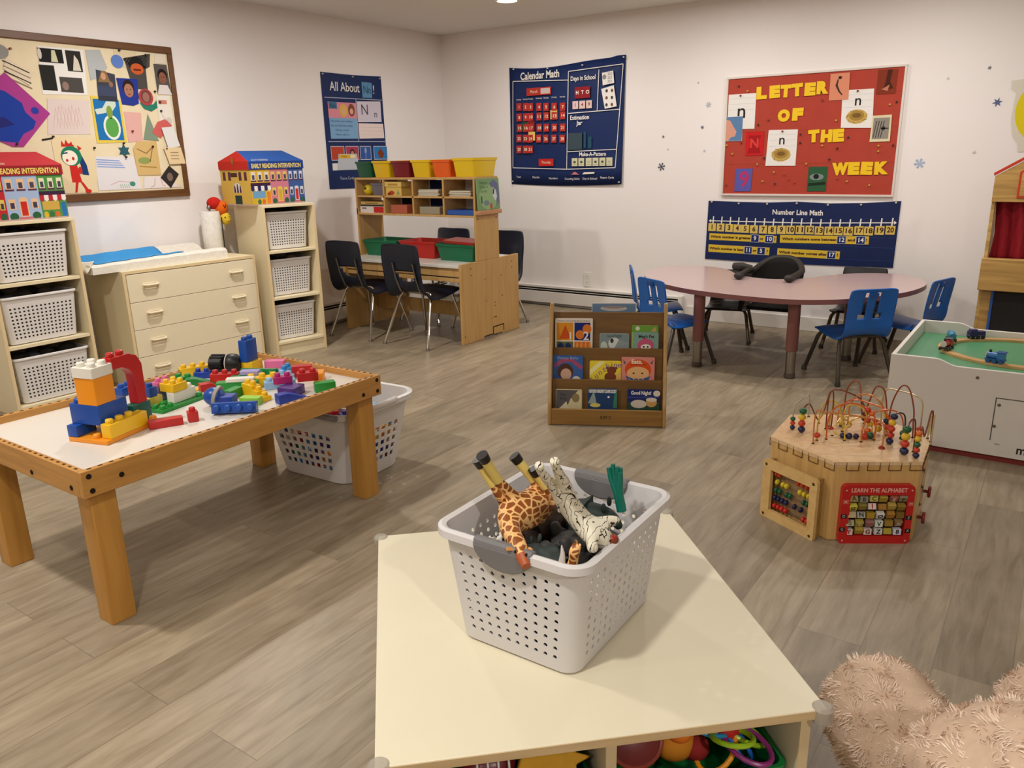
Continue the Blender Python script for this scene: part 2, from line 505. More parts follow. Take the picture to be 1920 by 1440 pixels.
# ---- red letter board
t = thing('bulletin_board', 'red letter of the week board with yellow letters and white frame', 'bulletin board', (2.79, -0.001, 1.012), BACK)
BW, BH = 1.245, 0.869
mb = MB().box((0.012, 0.012, 0), (BW-0.012, BH-0.012, 0.012), mat('#b04435', 0.8, 0, 0.2, 'paper'))
mb.build('paper_backing', t)
mb = MB()
fm = mat('#ddd3c8', 0.4)
for a, b in (((0, 0, 0), (BW, 0.015, 0.02)), ((0, BH-0.015, 0), (BW, BH, 0.02)), ((0, 0.015, 0), (0.015, BH-0.015, 0.02)), ((BW-0.015, 0.015, 0), (BW, BH-0.015, 0.02))):
    mb.box(a, b, fm)
mb.build('frame', t, bevel=0.002)
mb = MB(); sm = mat('#8c3626', 0.8)
for y in (0.235, 0.47, 0.70): mb.box((0.016, y, 0.0121), (BW-0.016, y+0.0015, 0.0127), sm)
mb.build('paper_seam', t)
D = 0.0145
YEL = mat('#f0c41e', 0.55, 0, 0.3)
LT = [('L', 3.063, 1.755, 'LETTER'), ('E', 3.159, 1.758, 'LETTER'), ('T', 3.239, 1.757, 'LETTER'), ('T', 3.320, 1.761, 'LETTER'), ('E', 3.411, 1.760, 'LETTER'), ('R', 3.497, 1.766, 'LETTER'),
      ('O', 3.237, 1.588, 'OF'), ('F', 3.337, 1.593, 'OF'), ('T', 3.462, 1.437, 'THE'), ('H', 3.551, 1.435, 'THE'), ('E', 3.632, 1.437, 'THE'),
      ('W', 3.665, 1.206, 'WEEK'), ('E', 3.757, 1.208, 'WEEK'), ('E', 3.843, 1.208, 'WEEK'), ('K', 3.939, 1.209, 'WEEK')]
seen = {}
tot = {}
for ch, x, y, wd in LT: tot[(ch, wd)] = tot.get((ch, wd), 0)+1
for ch, x, y, wd in LT:
    seen[(ch, wd)] = seen.get((ch, wd), 0)+1
    k = seen[(ch, wd)]
    which = 'the' if tot[(ch, wd)] == 1 else ('first' if k == 1 else 'second')
    mb = MB().text(ch, 0, 0, 0.104, 0, YEL, bold=0.009, depth=0.003)
    xs = [v.x for v in mb.v]; ox = (min(xs)+max(xs))/2; ys = [v.y for v in mb.v]; oy = (min(ys)+max(ys))/2
    kx = {'W': 0.112, 'K': 0.092, 'O': 0.088, 'R': 0.082}.get(ch, 0.078)/(max(xs)-min(xs)); ky = 0.088/(max(ys)-min(ys))
    mb.v = [Vector(((v.x-ox)*kx, (v.y-oy)*ky, v.z)) for v in mb.v]
    o = mb.build('letter_cutout', smooth=0, loc=(x, -D-0.002, y), rot=(PI/2, random.uniform(-0.05, 0.05), 0))
    tag(o, 'yellow cut-out letter %s, %s %s in the word %s on the red board' % (ch, which, ch, wd), 'letter', 'yellow cut-out letters on the red board')
BKC = PA('#2a2624')
def writing_card(style):
    def a(m, z):
        for yy in (0.095, 0.055, 0.012): m.rect(-0.098, yy, 0.098, yy+0.0015, z, PA('#b9c3cf'))
        m.text('n', 0, 0.055 if style else 0.0, 0.10 if style else 0.15, z+0.0003, BKC, bold=0.001)
        if style:
            m.disc(0, -0.05, 0.07, 0.048, z, PA('#c9a75a'), 20); m.disc(0.0, -0.045, 0.05, 0.032, z+0.0004, PA('#a5823c'), 18); m.disc(0, -0.042, 0.03, 0.016, z+0.0008, PA('#7b5a2a'), 14)
            for i in range(22):
                an = random.uniform(0, 2*PI); r1 = random.uniform(0.9, 1.12)
                m.line([(0.055*math.cos(an), -0.05+0.036*math.sin(an)), (0.07*r1*math.cos(an+0.35), -0.05+0.048*r1*math.sin(an+0.35))], 0.0016, z+0.0006, PA('#8f7030'))
    return a
flat('letter_card', 'white card with a plain letter n at the left of the red board', 'card', [(2.812, 1.757), (3.022, 1.757), (3.024, 1.504), (2.813, 1.506)], 'B', D+0.001, WHT, art=writing_card(0))
flat('letter_card', 'white letter n card with a nest drawing, in the middle of the red board', 'card', [(3.133, 1.490), (3.346, 1.488), (3.347, 1.232), (3.125, 1.234)], 'B', D+0.001, WHT, art=writing_card(1))
flat('letter_card', 'white letter n card with a nest drawing, beside the salmon card', 'card', [(3.633, 1.738), (3.839, 1.738), (3.852, 1.480), (3.643, 1.488)], 'B', D+0.001, WHT, art=writing_card(1))
def nose_art(m, z):
    m.rect(-0.066, -0.088, 0.066, 0.088, z, PA('#5d7fa8'))
    m.poly([(-0.066, 0.07), (-0.03, 0.06), (0.0, 0.01), (0.022, -0.02), (0.012, -0.055), (-0.02, -0.062), (-0.04, -0.088), (-0.066, -0.088)], z+0.0003, PA('#d59a84'))
flat('picture_card', 'blue card with a picture of a nose on the red board', 'card', [(2.799, 1.598), (2.931, 1.598), (2.934, 1.419), (2.798, 1.419)], 'B', D+0.003, WHT, art=nose_art)
def red_art(m, z):
    m.poly([(-0.05, 0.06), (0.05, 0.06), (0.03, 0.0), (0.05, -0.07), (-0.05, -0.07), (-0.03, 0.0)], z, PA('#a3151a')); m.text('N', 0, 0, 0.09, z+0.0003, PA('#d8403c'), bold=0.003)
flat('picture_card', 'glossy bright red card left of the middle nest card', 'card', [(2.961, 1.480), (3.101, 1.482), (3.100, 1.310), (2.967, 1.310)], 'B', D+0.001, mat('#c81e22', 0.2), art=red_art)
def salmon_art(m, z):
    m.tube([(-0.012, 0.05, z), (-0.02, 0.01, z), (0.0, -0.03, z), (0.022, -0.055, z)], [0.004, 0.008, 0.006, 0.004], PA('#43352e'), 6, flat=0.1); m.disc(0.0, 0.06, 0.012, 0.01, z+0.001, PA('#2d2622'))
flat('picture_card', 'salmon pink card with a dark figure beside the word LETTER', 'card', [(3.543, 1.853), (3.672, 1.853), (3.677, 1.675), (3.546, 1.675)], 'B', D+0.003, PA('#d98b6c'), art=salmon_art)
def nail_art(m, z):
    m.poly([(0.0, 0.075), (0.03, 0.075), (0.02, 0.0), (0.045, -0.045), (0.015, -0.05), (-0.02, -0.06), (-0.008, 0.0)], z, PA('#4d2014')); m.poly([(-0.03, -0.05), (0.02, -0.02), (0.01, -0.06)], z+0.0003, PA('#c07a5c'))
flat('picture_card', 'dark reddish photo in the top right corner of the red board', 'card', [(3.853, 1.857), (3.978, 1.852), (3.976, 1.698), (3.856, 1.699)], 'B', D+0.001, PA('#83341f'), art=nail_art)
def needle_art(m, z):
    m.rect(-0.052, -0.07, 0.052, 0.07, z, PA('#8f897e'))
    for i in range(4): m.line([(-0.045+i*0.016, -0.06), (-0.03+i*0.016, 0.05)], 0.005, z+0.0003, PA('#38332d'))
    m.line([(0.0, 0.0), (0.05, 0.0)], 0.006, z+0.0005, PA('#2d2824')); m.disc(0.015, 0.0, 0.014, 0.014, z+0.0005, PA('#3b352f'))
flat('picture_card', 'cream bordered grey photo below the right nest card', 'card', [(3.848, 1.560), (3.970, 1.562), (3.974, 1.387), (3.843, 1.386)], 'B', D+0.0035, PA('#ded0a8'), art=needle_art)
flat('picture_card', 'purple card with a pink numeral 9 on the red board', 'card', [(2.895, 1.213), (3.030, 1.216), (3.023, 1.046), (2.896, 1.044)], 'B', D+0.001, PA('#5c5aa6'), art=lambda m, z: m.text('9', 0.005, 0, 0.16, z, PA('#b8356a'), bold=0.003))
def eye_art(m, z):
    m.disc(-0.005, 0.015, 0.05, 0.024, z, PA('#7f8a84'), 18); m.disc(-0.008, 0.018, 0.02, 0.018, z+0.0003, PA('#1d201e')); m.poly([(-0.06, -0.03), (0.06, -0.02), (0.06, -0.04), (-0.06, -0.05)], z, PA('#1c2a1e'))
flat('picture_card', 'dark green card with an eye picture left of the word WEEK', 'card', [(3.444, 1.222), (3.577, 1.223), (3.578, 1.049), (3.443, 1.048)], 'B', D+0.001, PA('#2f5a3a'), art=eye_art)
pc = ['#2a1a18', '#c8a53a', '#8c2a1c', '#b5402e']
for i, (x, y) in enumerate([(2.887,1.812),(2.956,1.775),(3.501,1.679),(3.052,1.531),(3.125,1.562),(3.366,1.452),(3.370,1.392),(2.930,1.406),(2.865,1.325),(2.817,1.389),(3.608,1.539),(3.700,1.421),(3.632,1.348),(3.527,1.369),(3.950,1.628),(3.991,1.643),(3.998,1.360),(3.905,1.359),(3.907,1.322),(3.584,1.273),(3.425,1.245),(3.193,1.186),(3.064,1.245),(3.306,1.137),(3.271,1.171),(3.349,1.113),(3.205,1.102),(3.113,1.120),(2.830,1.093),(3.651,1.140),(3.718,1.119),(3.871,1.092),(3.111,1.290)]):
    h = [0, 1, 2, 0, 2, 0, 0, 2, 1, 1, 1, 0, 0, 1, 1, 0, 0, 1, 1, 0, 1, 1, 1, 3, 3, 3, 0, 1, 2, 3, 1, 1, 0][i]
    nm = ['black', 'tan', 'dark red', 'bright red'][h]
    pin(pc[h], x, y, 'B', D, '%s push pin stuck in the red paper of the letter board' % nm, '%s push pins on the red board' % nm)
for x, y, l in ((2.905, 1.745, 'left plain n'), (3.236, 1.478, 'middle nest'), (3.735, 1.728, 'right nest')):
    pin('#7a1f1c', x, y, 'B', D+0.0025, 'dark red push pin holding the %s card' % l, None)

# ---- number line chart
def pocket_chart(name, label, outline, wall, d, m, seams, art, pins, tilt=0):
    xs = [p[0] for p in outline]; ys = [p[1] for p in outline]
    return None
t = thing('number_line_chart', 'long navy number line pocket chart under the red board', 'pocket chart', (2.68, -0.002, 0.51), BACK)
outline = [(0.0, 0.0), (0.47, -0.006), (0.94, 0.0), (1.402, 0.009), (1.407, 0.475), (1.17, 0.458), (0.92, 0.452), (0.70, 0.462), (0.47, 0.452), (0.25, 0.455), (0.008, 0.46)]
MB().prism(outline, 0, 0.004, NAVY).build('chart_cloth', t, smooth=0)
m = MB().text('Number Line Math', 0.705, 0.381, 0.052, 0.0046, WHT, bold=0.0012, fit=0.37)
m.build('title_lettering', t, smooth=0)
m = MB(); m.line([(0.035, 0.304), (0.35, 0.306), (0.75, 0.306), (1.375, 0.325)], 0.007, 0.0046, WHT)
for x, y, s in ((0.03, 0.304, -1), (1.383, 0.325, 1)): m.poly([(x+0.012*s, y), (x-0.006*s, y+0.014), (x-0.006*s, y-0.014)], 0.0048, WHT)
CX = [2.728, 2.798, 2.868, 2.935, 2.997, 3.066, 3.137, 3.207, 3.277, 3.344, 3.415, 3.485, 3.554, 3.623, 3.690, 3.758, 3.829, 3.896, 3.968, 4.039]
CY = [.765, .764, .763, .761, .760, .758, .759, .758, .761, .763, .765, .766, .764, .764, .766, .767, .773, .773, .779, .783]
for x, y in zip(CX, CY): m.line([(x-2.68+0.005, y-0.51+0.03), (x-2.68+0.008, y-0.51+0.085)], 0.009, 0.0049, WHT)
m.build('number_line', t, smooth=0)
m = MB(); cl = mat('#24407c', 0.25)
for y in (0.215, 0.145, 0.052): m.box((0.012, y, 0.004), (1.39, y+0.003, 0.0052), cl)
m.build('pocket_seam', t, smooth=0)
CARD = PA('#d8bc62'); BRN = PA('#4a2a22')
for i, (x, y) in enumerate(zip(CX, CY)):
    a = random.uniform(-0.002, 0.002)
    def art(m, z, n=i+1): m.text(str(n), 0, 0, 0.05, z, BRN, bold=0.0016, fit=None if n < 10 else 0.045)
    flat('number_card', 'yellow number card reading %d on the number line chart' % (i+1), 'card', [(x-0.0315, y-0.031), (x+0.0305+a, y-0.031), (x+0.0315, y+0.031+a), (x-0.0305, y+0.031)], 'B', 0.0078, CARD, 0.001, art, 'yellow number cards on the number line', side=PA('#6b2f22'))
def strip(x0, y0, x1, y1, words, label, rot):
    t = thing('question_strip', label, 'card', (x0, -0.0078, y0), (PI/2, -rot, 0), 'yellow question strips on the number line chart')
    MB().box((0, 0, 0), (x1-x0, y1-y0, 0.001), PA('#d9b63a')).build('strip_card', t, smooth=0)
    mt = MB(); h = (y1-y0)/2
    for kind, cx, s, wd in words:
        if kind == 'b':
            mb = MB()
            mb.rect(cx-0.032, h-0.029, cx+0.032, h+0.029, 0.0016, PA('#d8d4d8')); mb.rect(cx-0.029, h-0.026, cx+0.029, h+0.026, 0.002, PA('#1b2a66')); mb.text(s, cx, h, 0.044, 0.0024, WHT, bold=0.0012); mb.build('number_box', t, smooth=0)
        else: mt.text(s, cx, h, 0.026 if len(s) > 2 else 0.03, 0.0015, BRN, bold=0.0012, fit=wd)
    mt.build('lettering', t, smooth=0)
strip(2.709, 0.664, 3.245, 0.716, [('t', 0.178, 'Which number is greater:', 0.335), ('b', 0.37, '9', 0), ('t', 0.422, 'or', 0.03), ('b', 0.48, '10', 0), ('t', 0.522, '?', 0)], 'yellow strip asking which number is greater, 9 or 10', -0.005)
strip(3.272, 0.664, 3.905, 0.722, [('t', 0.215, 'Which numbers come between', 0.395), ('b', 0.446, '12', 0), ('t', 0.515, 'and', 0.05), ('b', 0.577, '14', 0), ('t', 0.616, '?', 0)], 'yellow strip asking which numbers come between 12 and 14', 0.02)
strip(2.706, 0.568, 3.197, 0.627, [('t', 0.15, 'Which number is less:', 0.28), ('b', 0.325, '11', 0), ('t', 0.376, 'or', 0.03), ('b', 0.427, '5', 0), ('t', 0.475, '?', 0)], 'yellow strip asking which number is less, 11 or 5', -0.008)
strip(3.258, 0.563, 3.715, 0.621, [('t', 0.19, 'Which number comes after', 0.355), ('b', 0.398, '17', 0), ('t', 0.441, '?', 0)], 'yellow strip asking which number comes after 17', -0.006)
for x, y in ((2.716, .965), (2.935, .955), (3.156, .954), (3.377, .962), (3.601, .954), (3.828, .959), (4.056, .976)):
    pin('#c9c2a0', x, y-0.002, 'B', 0.0062, 'pale push pin along the top edge of the number line chart', 'push pins holding the number line chart')

# ---- calendar chart
t = thing('calendar_chart', 'large navy calendar math pocket chart with red date cards', 'pocket chart', (0.79, -0.004, 1.11), BACK)
rows = []
for j in range(9):
    v = j/8; r = []
    for i in range(17):
        u = i/16
        top = 0.992+0.0*u-0.012*math.sin(u*PI*2.0)+(0.012 if u > 0.9 else 0)-0.02*math.sin(u*PI)
        bot = -0.012-0.015*math.sin(u*PI)+0.0*u
        r.append((-0.008+u*(1.152-0.014*(1-v)), bot+(top-bot)*v, 0.012*(1-v)*u*u+0.004*u*u))
    rows.append(r)
MB().grid(rows, NAVY2).build('chart_cloth', t, solid=0.003)
zc = 0.0185
m = MB().text('Calendar Math', 0.322, 0.905, 0.085, zc, WHT, bold=0.002, fit=0.40)
m.text('Days in School', 0.755, 0.853, 0.05, zc, WHT, bold=0.001, fit=0.24); m.text('Estimation', 0.722, 0.539, 0.05, zc, WHT, bold=0.001, fit=0.185); m.text('Jar', 0.722, 0.495, 0.05, zc, WHT, bold=0.001)
m.text('Make-A-Pattern', 0.85, 0.236, 0.045, zc, WHT, bold=0.001, fit=0.26)
for s, x, y, wd in (('Years', .085, .051, .05), ('Months', .273, .047, .075), ('Numbers', .455, .038, .09), ('Counting Sticks', .649, .033, .15), ('Day in School', .826, .034, .14), ('Pattern Cards', .994, .042, .13)): m.text(s, x, y, 0.026, zc, WHT, fit=wd)
for i, s in enumerate(('Sunday', 'Monday', 'Tuesday', 'Wednesday', 'Thursday', 'Friday', 'Saturday')): m.text(s, (0.10, 0.17, 0.224, 0.313, 0.386, 0.47, 0.553)[i], 0.717, 0.018, zc, WHT, fit=0.052 if i != 3 else 0.064)
m.build('lettering', t, smooth=0)
m = MB()
for p in ([(0.04, 0.874), (0.61, 0.847)], [(0.04, 0.874), (0.021, 0.133), (0.594, 0.115), (0.613, 0.915), (1.128, 0.935), (1.07, 0.123), (0.594, 0.115)], [(0.906, 0.908), (0.892, 0.582)], [(0.603, 0.578), (1.108, 0.588)], [(0.596, 0.262), (1.078, 0.272)]): m.line(p, 0.006, zc, WHT)
m.build('white_border', t, smooth=0)
RED = PA('#b3332c'); CRM = PA('#e0d8b8')
rx = [0.891, 0.960, 1.014, 1.103, 1.176, 1.260, 1.345]
rowsy = [(1.766, 1.745, 0), (1.677, 1.675, 0), (1.587, 1.575, 0), (1.497, 1.482, -0.006), (1.403, 1.395, -0.008)]
dk = 0.0235
for n in range(31):
    r, c_ = divmod(n, 7)
    x = rx[c_]+rowsy[r][2]; y = rowsy[r][0]+(rowsy[r][1]-rowsy[r][0])*c_/6
    a = random.uniform(-0.0015, 0.0015)
    def art(m, z, s=str(n+1)): m.text(s, 0.002, -0.002, 0.036, z, CRM, bold=0.0008, fit=None if len(s) < 2 else 0.034)
    flat('date_card', 'red calendar card with the date %d' % (n+1), 'card', [(x-0.027, y-0.032+a), (x+0.027, y-0.032), (x+0.027, y+0.032-a), (x-0.027, y+0.032)], 'B', dk, RED, 0.001, art, 'red date cards in the calendar chart')
def hol(x, y, h, label):
    flat('holiday_card', label, 'card', q(x-0.035, y-0.034, x+0.035, y+0.042), 'B', dk-0.0016, PA(h), 0.001)
hol(1.255, 1.682, '#dfc06a', 'cream framed marker card behind the 13 in the calendar')
hol(1.022, 1.508, '#dfc06a', 'cream marker card behind the 24 in the calendar')
hol(0.955, 1.594, '#2c4a34', 'dark green marker card behind the 16 in the calendar')
hol(1.018, 1.598, '#8c2222', 'dark red marker card behind the 17 in the calendar')
def month(m, z): m.text('March', -0.05, 0, 0.036, z, CRM, fit=0.075); m.rect(0.02, -0.023, 0.115, 0.023, z, PA('#c9b7ae'))
flat('month_card', 'wide red month card at the top of the calendar', 'card', q(0.975, 1.853, 1.23, 1.916), 'B', dk, RED, 0.001, month)
flat('day_card', 'red card reading Thursday at the bottom of the calendar', 'card', q(1.094, 1.255, 1.25, 1.316), 'B', dk, PA('#c2281f'), 0.001, lambda m, z: m.text('Thursday', 0, 0, 0.032, z, CRM, fit=0.10))
def hto(m, z):
    for i, s in enumerate('HTO'): m.text(s, -0.05+i*0.05, 0, 0.04, z, WHT, bold=0.001)
flat('place_value_card', 'dark red card with the letters H T O', 'card', q(1.466, 1.804, 1.615, 1.895), 'B', dk, PA('#8e1f26'), 0.001, hto)
for i, s in enumerate('149'):
    x = (1.472, 1.539, 1.605)[i]
    flat('digit_card', 'pink digit card reading %s under the H T O card' % s, 'card', q(x-0.028, 1.720, x+0.028, 1.783), 'B', dk, PA('#dcc0b8'), 0.001, lambda m, z, s=s: m.text(s, 0, 0, 0.04, z, PA('#8a2a2a'), bold=0.001), 'pink digit cards')
def cardart(m, z):
    for i in range(3):
        for j in range(2): m.disc(-0.022+j*0.05, -0.06+i*0.055, 0.012, 0.014, z, PA('#7a4a3a' if (i+j) % 2 else '#4a443c'), 8)
flat('sample_card', 'white card with brown dots hanging low in the upper right of the calendar', 'card', [(1.722, 1.865), (1.838, 1.888), (1.868, 1.722), (1.757, 1.708)], 'B', dk+0.002, WHT, 0.002, cardart)
def cardart2(m, z):
    m.disc(-0.035, 0.01, 0.018, 0.02, z, PA('#8b8a84'), 10)
    for i in range(3): m.text('222', 0.015, 0.03-i*0.028, 0.028, z, PA('#2f2b28'))
flat('sample_card', 'white card with black writing at the top right of the calendar', 'card', [(1.728, 1.99), (1.83, 2.0), (1.842, 1.905), (1.735, 1.893)], 'B', dk+0.002, WHT, 0.002, cardart2)
for i in range(6):
    x = 1.466+i*0.0665+(0.006 if i > 1 else 0)
    def pat(m, z, i=i): m.disc(0, 0, 0.013, 0.011, z, PA('#4d5340' if i % 3 != 2 else '#b9b394'), 8); m.line([(-0.02, -0.022), (0.02, -0.022)], 0.003, z, PA('#8d8a70'))
    flat('pattern_card', '%s of the six pale pattern cards from the left' % ('first', 'second', 'third', 'fourth', 'fifth', 'sixth')[i], 'card', q(x-0.029, 1.25, x+0.029, 1.317), 'B', dk, PA('#cfcaa8'), 0.001, pat, 'pale pattern cards in the calendar')
flat('counting_sticks', 'pink counting stick bundle peeking from the bottom pocket of the calendar', 'counting sticks', [(1.43, 1.18), (1.51, 1.178), (1.485, 1.195), (1.465, 1.203), (1.45, 1.19)], 'B', dk, PA('#cf7a74'), 0.004)
flat('counting_stick', 'white stick in the bottom pocket of the calendar', 'counting stick', [(1.545, 1.18), (1.66, 1.186), (1.665, 1.20), (1.56, 1.198)], 'B', dk, PA('#e6e0d4'), 0.004)
flat('jar_pocket', 'grey green clear pouch in the estimation jar pocket of the calendar', 'pouch', q(1.402, 1.385, 1.54, 1.525), 'B', dk, mat('#34464e', 0.2), 0.003)
flat('teal_slip', 'taller teal slip beside the pouch in the calendar', 'slip', q(1.556, 1.40, 1.578, 1.53), 'B', dk, mat('#1d4a60', 0.3), 0.001)
flat('teal_slip', 'shorter teal slip beside the pouch in the calendar', 'slip', q(1.598, 1.395, 1.632, 1.49), 'B', dk, mat('#1d4a60', 0.3), 0.001)
for x, y in ((.835, 2.085), (1.190, 2.066), (1.542, 2.064), (1.925, 2.095), (.811, 1.123), (1.90, 1.115)):
    pin('#c8c4bc', x, y, 'B', 0.024 if x > 1.5 or y < 1.5 else 0.012, 'pale push pin at the edge of the calendar chart', 'push pins holding the calendar chart')

# ---- the other cloth chart on the left wall
t = thing('letter_chart', 'navy All About letter chart on the left wall behind the bins', 'pocket chart', (0.002, -1.525, 1.115), LEFT)
MB().prism([(0, 0), (0.33, -0.005), (0.70, 0.0), (0.695, 0.45), (0.686, 0.915), (0.35, 0.905), (0, 0.907)], 0, 0.004, NAVY2).build('chart_cloth', t, smooth=0)
z = 0.0048
m = MB().text('All About', 0.252, 0.803, 0.10, z, WHT, bold=0.0005, fit=0.335); m.text('!', 0.587, 0.80, 0.10, z, WHT); m.text('Theme Cards', 0.20, 0.08, 0.035, z, PA('#aeb4c8'), fit=0.16)
m.build('lettering', t, smooth=0)
m = MB()
for p in ([(0.02, 0.717), (0.68, 0.722)], [(0.025, 0.376), (0.69, 0.378)], [(0.367, 0.378), (0.367, 0.717)]): m.line(p, 0.005, z, PA('#b8bccb'))
m.build('white_border', t, smooth=0)
d = 0.0075
flat('letter_card', 'blue letter card reading Nn beside the words All About', 'card', [(-1.079, 1.973), (-0.958, 1.971), (-0.963, 1.850), (-1.077, 1.847)], 'L', d, PA('#5f8fb5'), 0.001, lambda m, z: m.text('Nn', 0, 0.0, 0.09, z, PA('#1f3c5c'), fit=0.085))
def big(m, z):
    m.rect(-0.158, 0.02, 0.158, 0.143, z, PA('#d98a96')); m.rect(-0.15, 0.09, -0.06, 0.143, z+0.0003, PA('#456f8f')); m.text('Nn', -0.105, 0.112, 0.05, z+0.0006, PA('#1f3c5c'))
    m.disc(0.01, 0.08, 0.042, 0.05, z+0.0004, PA('#d9b050')); m.disc(0.10, 0.085, 0.038, 0.05, z+0.0004, PA('#7a4a34')); m.disc(0.012, 0.075, 0.02, 0.024, z+0.0008, PA('#dba888')); m.disc(0.10, 0.075, 0.02, 0.024, z+0.0008, PA('#dba888'))
    for i, s in enumerate(('Nancy has a new necklace', 'Nan and Ned like noodles', 'Nine nuts', 'Never said no')): m.text(s, -0.02, -0.005-i*0.035, 0.024, z, PA('#2d4a68'), fit=0.24 if i < 2 else 0.15)
flat('story_card', 'tall blue and pink story card with two drawn faces', 'card', [(-1.477, 1.801), (-1.162, 1.800), (-1.163, 1.515), (-1.471, 1.513)], 'L', d, PA('#7ba3c6'), 0.001, big)
flat('letter_card', 'white card with a large N and a small n', 'card', [(-1.151, 1.815), (-0.866, 1.825), (-0.866, 1.656), (-1.152, 1.649)], 'L', d, PA('#cfc6d2'), 0.001, lambda m, z: (m.text('N', -0.055, 0.01, 0.12, z, PA('#4a4650')), m.text('n', 0.075, -0.02, 0.085, z, PA('#4a4650'))))
flat('lined_card', 'pale pink lined writing card below the N n card', 'card', [(-1.149, 1.640), (-0.850, 1.641), (-0.845, 1.522), (-1.148, 1.515)], 'L', d, PA('#e4d3cc'), 0.001, lambda m, z: [m.line([(-0.13, yy), (0.13, yy)], 0.0015, z, PA('#c9a79e')) for yy in (-0.03, 0.0, 0.03)])
for i, (x0, x1, h, l) in enumerate(((-1.485, -1.335, '#b5432f', 'orange red'), (-1.318, -1.170, '#a83a54', 'crimson'), (-1.153, -1.02, '#34589a', 'blue spoon'), (-0.989, -0.818, '#2f78b4', 'bright blue leaf'))):
    def pa(m, z, i=i, w_=(x1-x0)/2):
        m.frame(-w_, -0.057, w_, 0.057, 0.005, z, PA('#cdc4cc'))
        if i == 1: m.disc(0, -0.005, 0.03, 0.04, z, PA('#3a2420')); m.disc(0, -0.005, 0.018, 0.024, z+0.0003, PA('#b98468'))
        if i == 2: m.disc(0, 0.02, 0.013, 0.025, z, PA('#8fa0bd')); m.line([(0, 0.0), (0, -0.05)], 0.006, z, PA('#8fa0bd'))
        if i == 3: m.poly([(0, 0.04), (0.03, 0.01), (0.045, -0.01), (0.02, -0.045), (-0.02, -0.04), (-0.04, 0.0), (-0.02, 0.02)], z, PA('#7a3a24'))
    flat('picture_card', '%s picture card in the bottom row of the letter chart' % l, 'card', q(x0, 1.341, x1, 1.455), 'L', d, PA(h), 0.001, pa)
def tent(m, z): m.rect(-0.10, 0.03, 0.10, 0.06, z, PA('#d9a92c')); m.rect(0.03, 0.032, 0.09, 0.058, z+0.0003, PA('#e6d9b0')); m.text('Theme', -0.04, 0.045, 0.022, z+0.0003, PA('#7a4a1e'))
flat('theme_card', 'yellow topped grey card pocketed low on the letter chart', 'card', [(-1.408, 1.392), (-1.195, 1.392), (-1.182, 1.268), (-1.43, 1.262)], 'L', d+0.003, PA('#b9bdc4'), 0.002, tent)
flat('theme_card', 'white card showing behind the yellow topped card', 'card', q(-1.48, 1.262, -1.168, 1.318), 'L', d+0.0005, PA('#ded9d6'), 0.001)
for x, y in ((-1.51, 2.008), (-1.18, 2.006), (-0.86, 2.012)): pin('#b9ab90', x, y, 'L', 0.0065, 'pale push pin along the top of the letter chart', 'push pins holding the letter chart')

# ---- snowflake wall stickers
def snow(x, y, r, h, label, fancy):
    mb = MB(); c_ = PA(h)
    for k in range(6):
        mb.push(Rz(k*PI/3+0.2))
        if fancy:
            mb.line([(0, 0), (r, 0)], r*0.16, 0.0012, c_)
            for f in (0.45, 0.7): mb.line([(r*f, 0), (r*(f+0.22), r*0.22)], r*0.12, 0.0014, c_); mb.line([(r*f, 0), (r*(f+0.22), -r*0.22)], r*0.12, 0.0016, c_)
        else: mb.prism([(0, -r*0.3), (r, 0), (0, r*0.3)], 0.0006, 0.0012+k*0.0001, c_)
        mb.pop()
    mb.disc(0, 0, r*0.34, r*0.34, 0.002, c_, 12)
    o = mb.build('snowflake_sticker', smooth=0, loc=(x, -0.001, y), rot=BACK)
    tag(o, label, 'sticker', 'snowflake stickers on the back wall')
for a in ((2.649, 1.695, 0.022, '#b8c0c9', 'pale grey snowflake sticker left of the red board top', 1), (2.607, 1.530, 0.017, '#6d6f78', 'dark grey star snowflake sticker left of the red board', 0),
          (2.280, 1.470, 0.014, '#6d6f78', 'small dark snowflake sticker nearest the calendar chart', 0), (2.272, 1.236, 0.032, '#54565f', 'largest dark snowflake sticker between calendar and number line', 1),
          (2.558, 1.860, 0.008, '#a7a6a8', 'tiny grey snowflake sticker above the others left of the red board', 0), (2.632, 1.353, 0.014, '#c3c8cc', 'small pale snowflake sticker beside the red board bottom', 0), (2.323, 1.371, 0.010, '#cfcdcc', 'tiny pale snowflake sticker above the largest dark snowflake', 0),
          (4.513, 1.821, 0.014, '#7a7676', 'small grey snowflake sticker highest on the right of the red board', 0), (4.583, 1.609, 0.030, '#5f678c', 'slate blue snowflake sticker near the picture right edge', 0),
          (4.173, 1.237, 0.034, '#a9b9d4', 'pale blue snowflake sticker right of the word WEEK', 1), (4.283, 1.774, 0.012, '#d2cdc9', 'faint white snowflake sticker right of the red board top', 0), (4.492, 1.303, 0.014, '#c9c7c4', 'faint grey snowflake sticker low above the puppet theatre', 0)):
    snow(*a)
def yel(m, z):
    m.disc(0.075, 0.02, 0.185, 0.205, z, PA('#dcc81e'), 28); m.disc(0.10, 0.05, 0.11, 0.13, z+0.0004, PA('#e9dc62'), 22)
flat('yellow_poster', 'cream poster with a yellow oval at the right edge of the picture', 'poster', [(4.645, 1.735), (4.93, 1.76), (4.95, 1.30), (4.735, 1.30), (4.725, 1.35), (4.69, 1.40), (4.672, 1.50), (4.678, 1.66), (4.648, 1.685)], 'B', 0.002, PA('#d9d2c2'), 0.001, yel)
